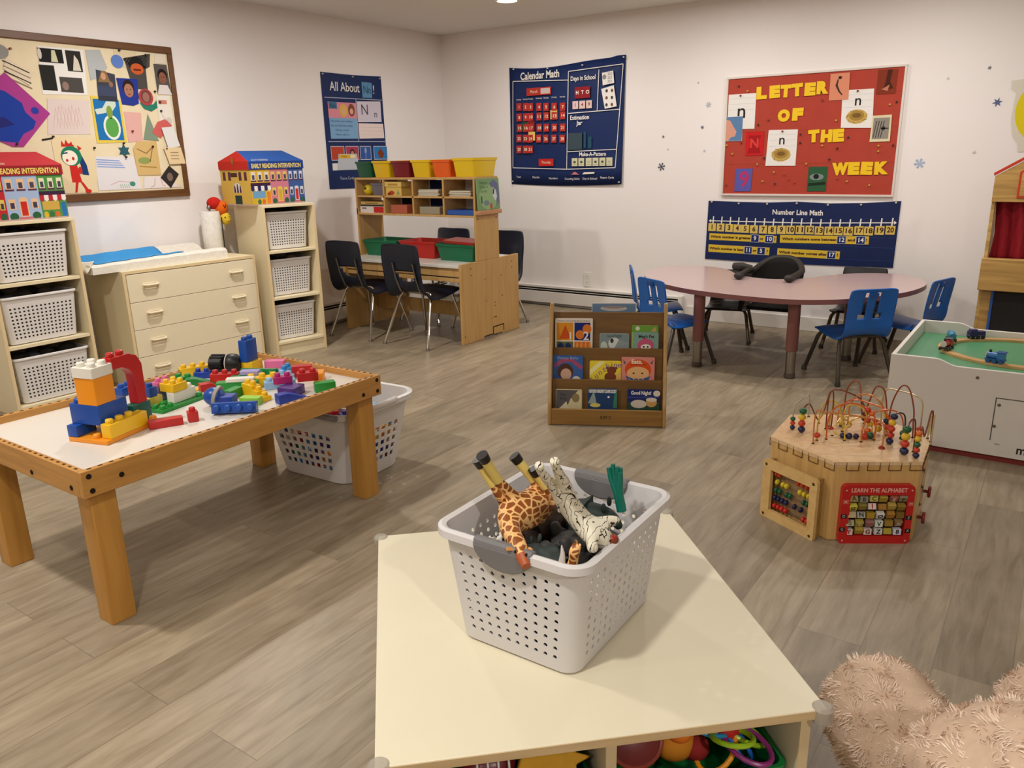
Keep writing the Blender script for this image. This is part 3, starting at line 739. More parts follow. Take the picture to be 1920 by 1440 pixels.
# ------------------------------------------------------------------ cork board on the left wall
t = thing('cork_board', 'brown wood framed board crowded with photos and drawings on the left wall', 'bulletin board', (0.001, -4.35, 1.127), LEFT)
W_, H_ = 1.518, 0.955
MB().box((0.02, 0.02, 0), (W_-0.02, H_-0.02, 0.01), mat('#e4d4b2', 0.9, 0, 0.1, 'paper')).build('cork_panel', t, smooth=0)
mb = MB(); fm = mat('#6a4524', 0.45, 0, 0.4, 'wood')
for a, b in (((0, 0, 0), (W_, 0.048, 0.024)), ((0, H_-0.042, 0), (W_, H_, 0.024)), ((0, 0.048, 0), (0.04, H_-0.042, 0.024)), ((W_-0.034, 0.048, 0), (W_, H_-0.042, 0.024))): mb.box(a, b, fm)
mb.build('frame', t, bevel=0.003)
d = 0.0125
def F_(name, label, pts, h, art=None, dd=0.0, cat='picture', m=None): return flat(name, label, cat, pts, 'L', d+dd, m or PA(h), 0.0009, art)
F_('paper_sheet', 'cream sheet with a red and blue cut-out figure on the cork board', [(-3.702, 1.511), (-3.440, 1.505), (-3.470, 1.180), (-3.700, 1.180)], '#e3cfa6', cat='drawing', art=lambda m, z: None)
mb = MB(); rd, bl, gn, wt = PA('#c8281e'), PA('#17386e'), PA('#1f7a5a'), PA('#f0e6d2')
mb.prism([(-0.05, 0.11), (-0.045, 0.145), (-0.03, 0.12), (-0.018, 0.15), (-0.004, 0.122), (0.014, 0.14), (0.02, 0.112)], 0, 0.0012, rd)
mb.disc(0.0, 0.055, 0.062, 0.058, 0.0016, gn, 22); mb.disc(-0.01, 0.045, 0.046, 0.044, 0.002, wt, 20); mb.disc(0.008, 0.04, 0.008, 0.011, 0.0024, rd, 10); mb.disc(-0.03, 0.03, 0.008, 0.009, 0.0024, rd, 10); mb.line([(-0.05, 0.07), (-0.02, 0.075)], 0.008, 0.0025, bl)
mb.poly([(0.03, 0.09), (0.062, 0.06), (0.085, 0.0), (0.09, -0.06), (0.05, -0.055), (0.048, 0.0)], 0.0014, bl)
mb.poly([(-0.02, 0.0), (0.025, 0.0), (0.04, -0.10), (-0.02, -0.10)], 0.0012, rd); mb.poly([(0.0, -0.1), (0.018, -0.1), (0.0, -0.16), (-0.012, -0.16)], 0.0012, rd); mb.poly([(0.03, -0.1), (0.045, -0.1), (0.075, -0.15), (0.055, -0.15)], 0.0012, rd); mb.disc(0.07, -0.155, 0.02, 0.012, 0.0018, rd, 10); mb.disc(0.04, -0.03, 0.012, 0.022, 0.0018, rd, 10)
o = mb.build('paper_figure', smooth=0, loc=(d+0.0015, -3.60, 1.345), rot=LEFT); tag(o, 'cut-out paper figure with red crown and blue hair behind the house box', 'paper craft')
F_('photo_collage', 'white sheet with four dark photographs at the upper left of the cork board', [(-3.687, 2.014), (-3.421, 2.016), (-3.438, 1.757), (-3.704, 1.749)], '#e6e2dc', cat='photo', art=lambda m, z: [m.rect(*r, z, PA(h)) for r, h in
    (((-0.128, 0.045, 0.013, 0.122), '#1b1a18'), ((0.03, 0.005, 0.12, 0.122), '#2a2724'), ((-0.135, -0.11, -0.05, 0.03), '#23231f'), ((-0.03, -0.115, 0.105, -0.03), '#4a4542'))] + [m.poly([(-0.06, 0.05), (-0.02, 0.05), (-0.03, 0.115), (-0.05, 0.115)], z+0.0003, PA('#cdc9a6')), m.poly([(0.06, 0.01), (0.11, 0.01), (0.10, 0.07), (0.08, 0.1)], z+0.0003, PA('#d5cdbb')), m.disc(0.0, -0.08, 0.02, 0.025, z+0.0003, PA('#8d7468'), 10), m.disc(-0.12, 0.09, 0.012, 0.03, z+0.0003, PA('#cfc6bc'), 10)])
F_('plastic_sleeve', 'clear glossy sleeve with pale pink drawing below the photo collage', [(-3.683, 1.728), (-3.437, 1.727), (-3.458, 1.529), (-3.715, 1.523)], '#dcc9c2', cat='drawing', m=mat('#dccbc4', 0.12, 0, 0.6), art=lambda m, z: [m.line([(-0.1+0.02*i, -0.07), (-0.07+0.02*i, 0.05+0.01*(i % 3)), (-0.06+0.02*i, -0.05)], 0.002, z, PA('#cfa9a4')) for i in range(8)])
def animal_art(m, z):
    m.rect(-0.083, -0.122, 0.083, 0.122, z, PA('#1f6fae')); m.poly([(-0.08, 0.06), (-0.03, 0.07), (0.0, 0.11), (0.06, 0.11), (0.06, 0.085), (0.03, 0.05), (-0.07, 0.03)], z+0.0003, PA('#c9d6c8'))
    m.disc(0.015, -0.045, 0.055, 0.075, z+0.0003, PA('#dfe6da'), 20); m.disc(0.015, -0.045, 0.042, 0.06, z+0.0006, PA('#5aa04c'), 18); m.disc(0.012, 0.045, 0.02, 0.04, z+0.0006, PA('#7f9a3c'), 14)
F_('child_drawing', 'yellow framed blue picture with a green animal on the cork board', [(-3.423, 1.756), (-3.232, 1.736), (-3.229, 1.480), (-3.428, 1.475)], '#e0c44a', cat='drawing', art=animal_art)
F_('foil_wrap', 'shiny crinkled silver foil beside the photo collage', [(-3.408, 2.017), (-3.317, 2.025), (-3.285, 1.924), (-3.36, 1.86), (-3.405, 1.843)], '#b4b6b6', cat='foil', m=mat('#b9bcbd', 0.25, 0.8))
def school(m, z):
    m.poly([(-0.05, 0.02), (-0.02, 0.085), (0.01, 0.085), (0.03, 0.02)], z, PA('#8a6a42')); m.disc(-0.012, 0.055, 0.016, 0.022, z+0.0003, PA('#c59474'), 12); m.rect(-0.06, -0.06, 0.055, 0.0, z, PA('#3f4660')); m.disc(0.03, 0.01, 0.014, 0.017, z+0.0005, PA('#8d6a56'), 10)
F_('school_photo', 'dark glossy group photo hanging beside the foil', [(-3.362, 1.909), (-3.245, 1.888), (-3.253, 1.726), (-3.375, 1.729)], '#2b2e3c', cat='photo', dd=0.0015, m=mat('#2b2e3c', 0.2), art=school)
F_('balloon_sticker', 'round blue scribble drawing at the top of the cork board', [(-3.255+0.04+0.04*math.cos(a), 1.966+0.04*math.sin(a)) for a in [i*PI/8 for i in range(16)]], '#5d7dc0', cat='drawing', dd=0.001)
def face(m, z, bg, skin, hair, s=1.0, shirt=None):
    if shirt: m.poly([(-0.05*s, -0.095*s), (0.055*s, -0.095*s), (0.03*s, -0.035*s), (-0.03*s, -0.035*s)], z, PA(shirt))
    m.disc(0, 0.022*s, 0.034*s, 0.043*s, z+0.0003, PA(hair), 16); m.disc(0, 0.008*s, 0.027*s, 0.036*s, z+0.0006, PA(skin), 16)
    for q_ in (-0.01*s, 0.01*s): m.disc(q_, 0.014*s, 0.004*s, 0.003*s, z+0.0009, PA('#2b1c16'), 8)
    m.disc(0, -0.012*s, 0.009*s, 0.003*s, z+0.0009, PA('#8a4038'), 8)
F_('portrait_photo', 'child portrait on blue under a shiny sleeve on the cork board', [(-3.239, 1.868), (-3.098, 1.869), (-3.112, 1.72), (-3.15, 1.706), (-3.225, 1.712)], '#26358c', cat='photo', dd=0.0025, art=lambda m, z: face(m, z, 0, '#a8755c', '#2a1a14', 1.15))
F_('portrait_photo', 'portrait of a person in a white shirt at the right of the cork board', [(-2.970, 1.971), (-2.878, 1.971), (-2.868, 1.787), (-2.969, 1.790)], '#57504c', cat='photo', dd=0.0015, art=lambda m, z: face(m, z, 0, '#8a5a46', '#1f1512', 1.0, '#d8d0cc'))
F_('oval_portrait', 'small round face portrait with a green and red border on the cork board', [(-3.057+0.05*math.cos(a), 1.762+0.052*math.sin(a)) for a in [i*PI/8 for i in range(16)]], '#b04048', cat='photo', dd=0.004, art=lambda m, z: (m.disc(0, 0.004, 0.036, 0.04, z, PA('#6d4038'), 16), m.disc(-0.0, 0.0, 0.024, 0.03, z+0.0003, PA('#9a6a5a'), 14)))
F_('paper_crescent', 'green and white paper crescent under the round portrait', [(-3.107, 1.73), (-3.08, 1.69), (-3.03, 1.675), (-2.985, 1.70), (-2.985, 1.745), (-3.01, 1.72), (-3.06, 1.712)], '#2b7a66', cat='paper craft', dd=0.0015)
mb = MB(); g, og, bk = PA('#4b4743'), PA('#c45a2a'), PA('#1c1a19')
mb.prism([(-0.05, -0.12), (0.05, -0.12), (0.055, 0.0), (0.08, 0.09), (0.1, 0.10), (0.085, 0.02), (0.045, 0.0), (-0.045, 0.0), (-0.09, 0.05), (-0.085, 0.06)], 0, 0.001, g); mb.disc(-0.005, 0.02, 0.05, 0.055, 0.0014, bk, 20); mb.disc(-0.005, 0.0, 0.045, 0.034, 0.0018, og, 18); mb.line([(-0.03, -0.005), (0.02, -0.005)], 0.01, 0.0022, PA('#5c1f1a'))
o = mb.build('paper_figure', smooth=0, loc=(d+0.0012, -3.085, 1.93), rot=LEFT); tag(o, 'dark grey paper figure with raised arms and orange face on the cork board', 'paper craft')
F_('paper_square', 'small white square note in the top right corner of the cork board', [(-2.950, 2.036), (-2.88, 2.035), (-2.88, 1.976), (-2.960, 1.974)], '#ded3c0', cat='note')
o = MB().prism([(-0.10, -0.05), (0.05, -0.05), (0.05, 0.06), (-0.10, 0.06)], 0, 0.0009, PA('#d8c7a4')).build('paper_sheet', smooth=0, loc=(d, -3.13, 1.985), rot=LEFT); tag(o, 'plain tan sheet behind the dark grey paper figure', 'note')
F_('painted_paper', 'large magenta and blue painted paper at the left of the cork board', [(-3.893, 1.857), (-3.682, 1.642), (-3.862, 1.455), (-3.923, 1.455), (-4.06, 1.52), (-4.10, 1.70)], '#a43a86', cat='painting', dd=0.003, art=lambda m, z: (m.poly([(-0.19, 0.08), (-0.12, 0.12), (-0.02, 0.10), (0.06, 0.04), (0.07, -0.01), (0.12, -0.06), (0.10, -0.10), (0.04, -0.13), (0.0, -0.18), (-0.1, -0.17), (-0.17, -0.1)], z, PA('#1c3a96')), m.disc(0.125, 0.0, 0.022, 0.02, z+0.0003, PA('#2b3a94'), 14), m.poly([(-0.15, -0.05), (-0.05, -0.04), (0.0, -0.08), (-0.08, -0.1)], z+0.0003, PA('#22256e'))))
def invite(m, z):
    for i in range(4): m.line([(-0.075, 0.03-i*0.028+0.025), (0.06, -0.028-i*0.028+0.025)], 0.006, z, BKC if i % 2 == 0 else PA('#8a7a6a'))
F_('invitation_card', 'tilted cream card with lines of black print at the upper left of the cork board', [(-3.871, 1.936), (-3.738, 1.860), (-3.769, 1.793), (-3.897, 1.875)], '#dccbb0', cat='card', dd=0.001, art=invite)
F_('silver_ornament', 'grey paper circle at the top left edge of the cork board', [(-3.90+0.05*math.cos(a), 1.965+0.04*math.sin(a)) for a in [i*PI/7 for i in range(14)]], '#8f8c86', cat='paper craft')
F_('pink_paper', 'pale pink painted paper right of the yellow framed picture', [(-3.221, 1.668), (-3.106, 1.664), (-3.120, 1.489), (-3.220, 1.480)], '#dba9a0', cat='painting')
F_('paper_tree', 'sage green paper triangle on the cork board', [(-3.060, 1.66), (-3.006, 1.490), (-3.115, 1.498)], '#7f9079', cat='paper craft', dd=0.001)
F_('coral_leaf', 'coral paper leaf near the right of the cork board', [(-2.944, 1.629), (-2.895, 1.59), (-2.993, 1.507), (-3.048, 1.543), (-3.0, 1.61)], '#c9605a', cat='paper craft', dd=0.002)
F_('drawing_sheet', 'white sheet with faint pencil figures along the right of the cork board', [(-2.982, 1.772), (-2.884, 1.778), (-2.880, 1.50), (-2.984, 1.57)], '#e3dcd0', cat='drawing', dd=0.0005, art=lambda m, z: (m.rect(-0.04, 0.085, 0.02, 0.11, z, PA('#c9806a')), m.disc(0.02, -0.02, 0.02, 0.025, z, PA('#cfc4b6'), 12), m.line([(-0.03, 0.02), (0.03, -0.05)], 0.003, z, PA('#a59a8c'))))
F_('paper_note', 'small white notepaper overlapping the frame at the right of the cork board', [(-2.983, 1.574), (-2.895, 1.583), (-2.862, 1.455), (-2.953, 1.443)], '#dedbd8', cat='note', dd=0.013)
F_('paper_tag', 'cream tag with print overlapping the lower right frame of the cork board', [(-2.988, 1.45), (-2.860, 1.45), (-2.838, 1.342), (-2.958, 1.340)], '#dfc69a', cat='note', dd=0.0125, art=lambda m, z: [m.line([(-0.03, 0.02-0.02*i), (0.03, 0.02-0.02*i)], 0.004, z, PA('#6e5a44')) for i in range(3)])
st = []
for k in range(12):
    r_ = 0.042 if k % 2 == 0 else 0.024; st.append((-3.258+r_*math.cos(k*PI/6+PI/2), 1.428+r_*math.sin(k*PI/6+PI/2)))
F_('paper_star', 'dark teal paper star on the cork board', st, '#2a5a68', cat='paper craft', dd=0.001)
F_('collage_art', 'tan scrap collage with green scribbles low on the cork board', [(-3.160, 1.489), (-3.027, 1.489), (-3.025, 1.273), (-3.190, 1.274), (-3.196, 1.445)], '#cfae72', cat='drawing', dd=0.002, art=lambda m, z: (m.line([(-0.06, 0.06), (0.0, 0.03), (0.05, 0.07), (0.02, -0.02)], 0.006, z, PA('#8a6a3a')), m.disc(-0.02, -0.015, 0.045, 0.022, z, PA('#8d9a55'), 12), m.line([(-0.06, -0.05), (0.06, -0.06)], 0.008, z, PA('#a9843c'))))
F_('child_drawing', 'white sheet with blue crayon strokes low on the cork board', [(-3.454, 1.396), (-3.200, 1.393), (-3.175, 1.188), (-3.465, 1.190)], '#ded8d8', cat='drawing', art=lambda m, z: ([m.line([(-0.13, 0.085-i*0.014), (0.02+0.01*i, 0.075-i*0.014)], 0.007, z, PA('#8ba2d2')) for i in range(4)], [m.line([(0.0+0.014*i, -0.07), (0.005+0.014*i, -0.095)], 0.003, z, PA('#6b9a6a')) for i in range(5)], m.line([(-0.06, -0.07), (0.0, -0.05), (0.08, -0.06)], 0.003, z, PA('#c98a8a')), m.disc(0.085, -0.07, 0.02, 0.016, z, PA('#3f8a72'), 10)))
F_('child_drawing', 'white sheet with pink pencil legs at the lower right of the cork board', [(-3.150, 1.262), (-3.022, 1.262), (-2.885, 1.188), (-3.160, 1.188)], '#e0d6d2', cat='drawing', dd=0.0006, art=lambda m, z: (m.line([(-0.05, 0.03), (-0.06, -0.02), (-0.09, -0.03)], 0.006, z, PA('#d2a79e')), m.line([(-0.01, 0.03), (0.0, -0.02), (0.02, -0.025)], 0.006, z, PA('#d2a79e'))))
F_('diamond_photo', 'small dark diamond turned photo at the lower right of the cork board', [(-2.959, 1.331), (-2.894, 1.274), (-2.967, 1.184), (-3.033, 1.255)], '#2d2826', cat='photo', dd=0.002, art=lambda m, z: (m.disc(0.0, 0.0, 0.022, 0.028, z, PA('#7a6258'), 12)))
F_('pen', 'black pen pinned level on the cork board above the crowned figure', [(-3.755, 1.498), (-3.692, 1.508), (-3.690, 1.500), (-3.753, 1.488)], '#1d1c1b', cat='pen', dd=0.002)
F_('paper_scrap', 'pair of red paper scraps beside the crowned figure', [(-3.605, 1.475), (-3.572, 1.462), (-3.578, 1.452), (-3.59, 1.458), (-3.6, 1.448)], '#c02a22', cat='paper craft', dd=0.002)
F_('paper_scrap', 'red triangle paper scrap right of the crowned figure', [(-3.555, 1.462), (-3.53, 1.445), (-3.55, 1.43)], '#c02a22', cat='paper craft', dd=0.002)
for x, y, h in ((-3.195, 2.032, 0), (-3.02, 2.02, 0), (-2.99, 1.80, 0), (-2.965, 1.735, 0), (-2.965, 1.68, 0), (-3.452, 1.447, 0), (-3.69, 1.512, 0), (-3.90, 1.47, 0), (-2.965, 1.44, 0), (-3.06, 1.455, 0), (-3.257, 1.475, 0), (-3.255, 1.39, 0), (-3.84, 1.985, 2), (-3.185, 1.55, 2)):
    pin(pc[h], x, y, 'L', d+0.0035, '%s push pin in the brown framed board' % ('black' if h == 0 else 'red'), '%s push pins on the cork board' % ('black' if h == 0 else 'red'))

# ------------------------------------------------------------------ perforated baskets
def basket_body(m, w0, d0, w1, d1, h, r, nx, ny, nz, z0, z1, hole=0.30, k=3, sq=False, rim=0.010, flare=None):
    mb = MB()
    def per(z):
        f = z/h
        if flare: f = flare(f)
        return w0+(w1-w0)*f, d0+(d1-d0)*f
    def pt(side, u, z, off=0.0):
        W, D = per(z); a, b = W/2-r, D/2-r
        x, y = [(-a+2*a*u, -D/2), (W/2, -b+2*b*u), (a-2*a*u, D/2), (-W/2, b-2*b*u)][side]
        nx_, ny_ = [(0, -1), (1, 0), (0, 1), (-1, 0)][side]
        return (x+nx_*off, y+ny_*off, z)
    def cpt(c, t, z, off=0.0):
        W, D = per(z); a, b = W/2-r, D/2-r
        cx, cy = [(a, -b), (a, b), (-a, b), (-a, -b)][c]; an = -PI/2+c*PI/2+t*PI/2
        return (cx+(r+off)*math.cos(an), cy+(r+off)*math.sin(an), z)
    zs = [z0+(z1-z0)*i/nz for i in range(nz+1)]
    zf = [0.004]+[z0+(z1-z0)*i/(2*nz) for i in range(2*nz+1)]+[h]
    for side in range(4):
        n = nx if side % 2 == 0 else ny
        us = [i/n for i in range(n+1)]
        uf = [i/(2*n) for i in range(2*n+1)]
        for za, zb in ((0.004, z0), (z1, h)):
            mb.grid([[pt(side, u, za) for u in uf], [pt(side, u, zb) for u in uf]], m)
        for i in range(n):
            for j in range(nz):
                u0, u1, a0, a1 = us[i], us[i+1], zs[j], zs[j+1]
                um, am = (u0+u1)/2, (a0+a1)/2
                out = [(u0, a0), (um, a0), (u1, a0), (u1, am), (u1, a1), (um, a1), (u0, a1), (u0, am)]
                if sq: inn = [(um+(p[0]-um)*2*hole, am+(p[1]-am)*2*hole) for p in out]
                else:
                    L = (2*(per(am)[0]/2-r) if side % 2 == 0 else 2*(per(am)[1]/2-r))
                    rr = hole*min(L/n, (z1-z0)/nz)
                    inn = [(um+rr/L*math.cos(-3*PI/4+q_*PI/4), am+rr*math.sin(-3*PI/4+q_*PI/4)) for q_ in range(8)]
                vs = [pt(side, *p) for p in out]+[pt(side, *p) for p in inn]
                mb.add(vs, [(q_, (q_+1) % 8, 8+(q_+1) % 8, 8+q_) for q_ in range(8)], m)
    for c in range(4):
        mb.grid([[cpt(c, i/k, z) for i in range(k+1)] for z in zf], m)
    def loop(z, off):
        o_ = []
        for side in range(4):
            n = nx if side % 2 == 0 else ny
            o_ += [pt(side, i/(2*n), z, off) for i in range(2*n+1)]
            o_ += [cpt(side, i/k, z, off) for i in range(1, k)]
        return o_
    L0 = loop(0.004, 0)
    mb.add(L0, [tuple(range(len(L0)))[::-1]], m)
    prof = [(h, 0.0), (h+0.003, rim*0.5), (h, rim), (h-rim, rim*1.15)]
    mb.grid([loop(z, o_) for z, o_ in prof], m, closed=True)
    return mb
BWH = mat('#ddd8d4', 0.4, 0, 0.4)
DARKF = ['#2a2624', '#3d4148', '#4a3a34', '#33302c', '#52555c', '#3a2f2a']
def small_basket(label, loc, rot, w, dd, h, nx, ny, nz, group):
    t = thing('storage_basket', label, 'basket', loc, rot, group)
    basket_body(BWH, w*0.90, dd*0.90, w, dd, h, 0.022, nx, ny, nz, h*0.10, h*0.80, 0.24, sq=True, rim=0.008).build('body', t, solid=0.0025, split=32)
    return t
def lumps(label, loc, rot, w, dd, z, seed, group):
    random.seed(seed)
    mb = MB()
    for i in range(7):
        x = random.uniform(-w/2, w/2); y = random.uniform(-dd/2, dd/2)
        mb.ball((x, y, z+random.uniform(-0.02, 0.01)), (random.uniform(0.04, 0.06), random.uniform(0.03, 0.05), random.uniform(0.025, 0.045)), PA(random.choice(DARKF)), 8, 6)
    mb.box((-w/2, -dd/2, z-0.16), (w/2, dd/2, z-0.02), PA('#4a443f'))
    o = mb.build('toy_filling', loc=loc, rot=(0, 0, rot)); tag(o, label, 'toys', group, 'stuff')
CR = mat('#e6d7b2', 0.5, 0, 0.3); CRE = mat('#e0c79a', 0.55, 0, 0.3)
def shelf_unit(label, loc, rot, w, dp, boards, H=1.057, th=0.018):
    # local: front face towards -y, x along the front
    t = thing('storage_shelf', label, 'shelf', loc, rot)
    for x in (0, w-th):
        p = MB().box((x, 0.003, 0), (x+th, dp, H-th), CR).build('side_panel', t, bevel=0.0015)
        MB().box((x, 0, 0), (x+th, 0.003, H-th), CRE).build('edge_band', p, smooth=0)
    MB().box((th, dp-0.008, 0.03), (w-th, dp, H-th), mat('#dccca6', 0.6)).build('back_panel', t, smooth=0)
    MB().box((0, 0, H-th), (w, dp, H), CR).build('top_panel', t, bevel=0.0015)
    for z in boards:
        MB().box((th, 0.004, z-th), (w-th, dp-0.008, z), CR).build('shelf_board', t, bevel=0.0012)
    MB().box((th, 0.02, 0), (w-th, 0.035, boards[-1]-th), CR).build('toe_kick', t, smooth=0)
    return t
TH1 = R(90-11.8)
u1 = Vector((0.082, 0.392)).normalized(); d1 = Vector((-u1.y, u1.x))
FL = Vector((0.558, -2.66))
shelf_unit('cream three-cubby shelf between the dresser and the activity desk', (FL.x, FL.y, 0), TH1, 0.40, 0.44, [0.745, 0.42, 0.10])
def on1(u, dpt): p = FL+u1*u+d1*dpt; return (p.x, p.y)
gB = 'white perforated baskets in the shelf beside the desk'
for i, (z, nm) in enumerate(((0.747, 'top'), (0.422, 'middle'), (0.102, 'bottom'))):
    x, y = on1(0.20+(0.004, -0.003, 0.0)[i], 0.235)
    small_basket('white perforated basket on the %s level of the shelf beside the desk' % nm, (x, y, z), TH1+(0.0, 0.015, -0.01)[i], 0.325, 0.37, 0.255, 14, 15, 10, gB)
    lumps('dark toys heaped in the %s basket of the shelf beside the desk' % nm, (x, y, z+0.012), TH1, 0.25, 0.32, 0.235, 20+i, 'dark toys in the shelf baskets')
TH2 = PI/2
shelf_unit('cream three-cubby shelf at the left edge of the picture', (0.42, -4.335, 0), TH2, 0.483, 0.40, [0.735, 0.395, 0.055], H=1.062)
gL = 'white perforated baskets in the left edge shelf'
for i, (z, nm) in enumerate(((0.737, 'top'), (0.397, 'middle'), (0.057, 'bottom'))):
    small_basket('white perforated basket on the %s level of the left edge shelf' % nm, (0.222+(0, 0.003, 0.005)[i], -4.095+(0.0, -0.01, 0.005)[i], z), TH2+(0.0, 0.01, -0.015)[i], 0.40, 0.35, 0.262, 15, 13, 9, gL)
    lumps('dark toys heaped in the %s basket of the left edge shelf' % nm, (0.222, -4.095, z+0.012), TH2, 0.30, 0.26, 0.24, 30+i, 'dark toys in the shelf baskets')

# ------------------------------------------------------------------ house shaped boxes on the shelves
def house_box(label, loc, rot, roofc, gablec, houses, dark):
    # local: front face -y, centred, base at z=0
    W, D, HE, HR = 0.44, 0.34, 0.235, 0.36
    t = thing('house_box', label, 'box', loc, rot)
    MB().box((-W/2, -D/2, 0), (W/2, D/2, HE), PA(houses[0][2])).build('box_body', t, smooth=0)
    rf = PA(roofc); gb = PA(gablec)
    mb = MB()
    a, b = W/2, D/2; r_ = W/2-0.035
    V = [(-a-0.006, -b-0.006, HE+0.055), (a+0.006, -b-0.006, HE+0.055), (a+0.006, b+0.006, HE+0.055), (-a-0.006, b+0.006, HE+0.055), (-r_, 0.0, HR), (r_, 0.0, HR),
         (-a-0.006, -b-0.006, HE), (a+0.006, -b-0.006, HE), (a+0.006, b+0.006, HE), (-a-0.006, b+0.006, HE)]
    mb.add(V, [(0, 1, 5, 4), (2, 3, 4, 5), (6, 7, 1, 0), (8, 9, 3, 2)], rf); mb.add(V, [(1, 2, 5), (3, 0, 4), (9, 6, 0, 3), (7, 8, 2, 1), (6, 9, 8, 7)], gb)
    mb.build('roof', t, smooth=0)
    m = MB().push(Tm(0, -b-0.0065, 0) @ Rx(PI/2))
    m.rect(-a, HE+0.002, a, HE+0.05, 0.0004, PA(dark)); m.text('EARLY READING INTERVENTION', 0.0, HE+0.022, 0.040, 0.0008, PA('#e8cf6a'), bold=0.0012, fit=W*0.92); m.text('SCOTT FORESMAN', -a+0.085, HE+0.062, 0.016, 0.0008, PA('#e6dcc0'), fit=0.13)
    m.pop(); m.build('sign_lettering', t, smooth=0)
    m = MB().push(Tm(0, -b-0.001, 0) @ Rx(PI/2))
    x0 = -a
    for wd, kind, wall, trim in houses:
        x1 = x0+wd*W; cx = (x0+x1)/2; ww = x1-x0
        m.rect(x0, 0, x1, HE, 0.0002, PA(wall))
        n = 3
        for i in range(n):
            wx = x0+ww*(i+0.5)/n
            m.rect(wx-ww*0.10, HE*0.70, wx+ww*0.10, HE*0.93, 0.0006, PA(trim)); m.rect(wx-ww*0.06, HE*0.72, wx+ww*0.06, HE*0.85, 0.0009, PA('#4a4050')); m.rect(wx-ww*0.13, HE*0.66, wx+ww*0.13, HE*0.70, 0.0009, PA('#5a3048'))
        if kind == 'door':
            m.rect(cx-ww*0.13, HE*0.08, cx+ww*0.13, HE*0.46, 0.0006, PA(trim)); m.rect(cx-ww*0.09, HE*0.1, cx+ww*0.09, HE*0.42, 0.001, PA('#c02a22' if trim != '#d8c05a' else '#c9a03a')); m.disc(cx, HE*0.46, ww*0.13, ww*0.08, 0.0008, PA(trim), 12, 0, PI)
            for s in (-1, 1): m.rect(cx+s*ww*0.33-ww*0.1, HE*0.25, cx+s*ww*0.33+ww*0.1, HE*0.48, 0.0006, PA(trim)); m.rect(cx+s*ww*0.33-ww*0.06, HE*0.27, cx+s*ww*0.33+ww*0.06, HE*0.40, 0.0009, PA('#3f3a50')); m.disc(cx+s*ww*0.33, HE*0.09, ww*0.13, HE*0.09, 0.001, PA('#2d5a3a'), 12)
            m.rect(cx-ww*0.2, 0, cx+ww*0.2, HE*0.07, 0.0008, PA('#c0606a'))
        else:
            m.rect(x0, HE*0.52, x1, HE*0.63, 0.0006, PA('#3a1f3a'))
            for i in range(6): m.poly([(x0+ww*i/6, HE*0.54), (x0+ww*(i+1)/6, HE*0.54), (x0+ww*(i+1)/6, HE*0.43), (x0+ww*(i+0.5)/6, HE*0.39), (x0+ww*i/6, HE*0.43)], 0.001, PA('#e8e0d8' if i % 2 else kind))
            m.rect(x0+ww*0.06, HE*0.2, x1-ww*0.3, HE*0.4, 0.0006, PA('#6d9ac0' if kind == '#22265c' else '#c9a24a')); m.rect(x1-ww*0.22, 0, x1-ww*0.05, HE*0.36, 0.0006, PA('#d87a2a' if kind == '#22265c' else '#2a6ab0'))
            for i in range(3): m.disc(x0+ww*(0.15+i*0.22), HE*0.09, ww*0.09, HE*0.08, 0.0009, PA(('#c9a82e', '#3a6a3a', '#c9662a')[i]), 10)
        x0 = x1
    m.rect(-a, 0, a, HE*0.03, 0.0012, PA('#b59a94'))
    m.pop().build('front_print', t, smooth=0)
    m = MB().push(Tm(-a-0.001, 0, 0) @ Rz(-PI/2) @ Rx(PI/2))
    m.rect(-b, 0, b, HE, 0.0002, PA('#cba64a'))
    for i in range(5):
        if i == 2: continue
        m.rect(-b+0.03+i*0.062, HE*0.70, -b+0.062+i*0.062, HE*0.94, 0.0006, PA('#5a3034'))
    m.rect(-0.045, HE*0.8, 0.03, HE*0.92, 0.0006, PA('#4a2c24'))
    m.disc(0.02, HE*0.36, 0.05, HE*0.28, 0.0006, PA('#d8d0cc'), 12, 0, PI)
    for i in range(3): m.disc(-0.012+0.032*i, HE*0.36, 0.011, HE*0.26-abs(i-1)*0.012, 0.0009, PA('#4a2440'), 8, 0, PI)
    m.rect(-0.02, 0, 0.06, HE*0.28, 0.0006, PA('#2a3a34')); m.rect(-b, 0, b, HE*0.03, 0.0009, PA('#b59a94'))
    m.push(Tm(0, HE+0.055, 0)).disc(0.0, 0.005, 0.012, 0.03, 0.008, PA('#8a6a2a'), 10).pop()
    m.pop().build('side_print', t, smooth=0)
    return t
house_box('house shaped box with a blue roof and red gable on the shelf beside the desk', (0.345, -2.462, 1.0575), R(87), '#27529c', '#b8281c', [(0.36, '#22265c', '#cfa83a', '#d8cfc8'), (0.34, 'door', '#c9788a', '#d8c05a'), (0.30, 'door', '#3d5a96', '#cfd0dc')], '#1f3c86')
house_box('house shaped cardboard box with a red roof on the shelf at the left edge', (0.205, -4.075, 1.0625), R(90), '#b8353a', '#a32c30', [(0.28, 'door', '#b82a30', '#d8c05a'), (0.40, 'door', '#9fb2d0', '#e0b890'), (0.32, '#b52a34', '#4f8a44', '#dcd9b4')], '#8e1f26')

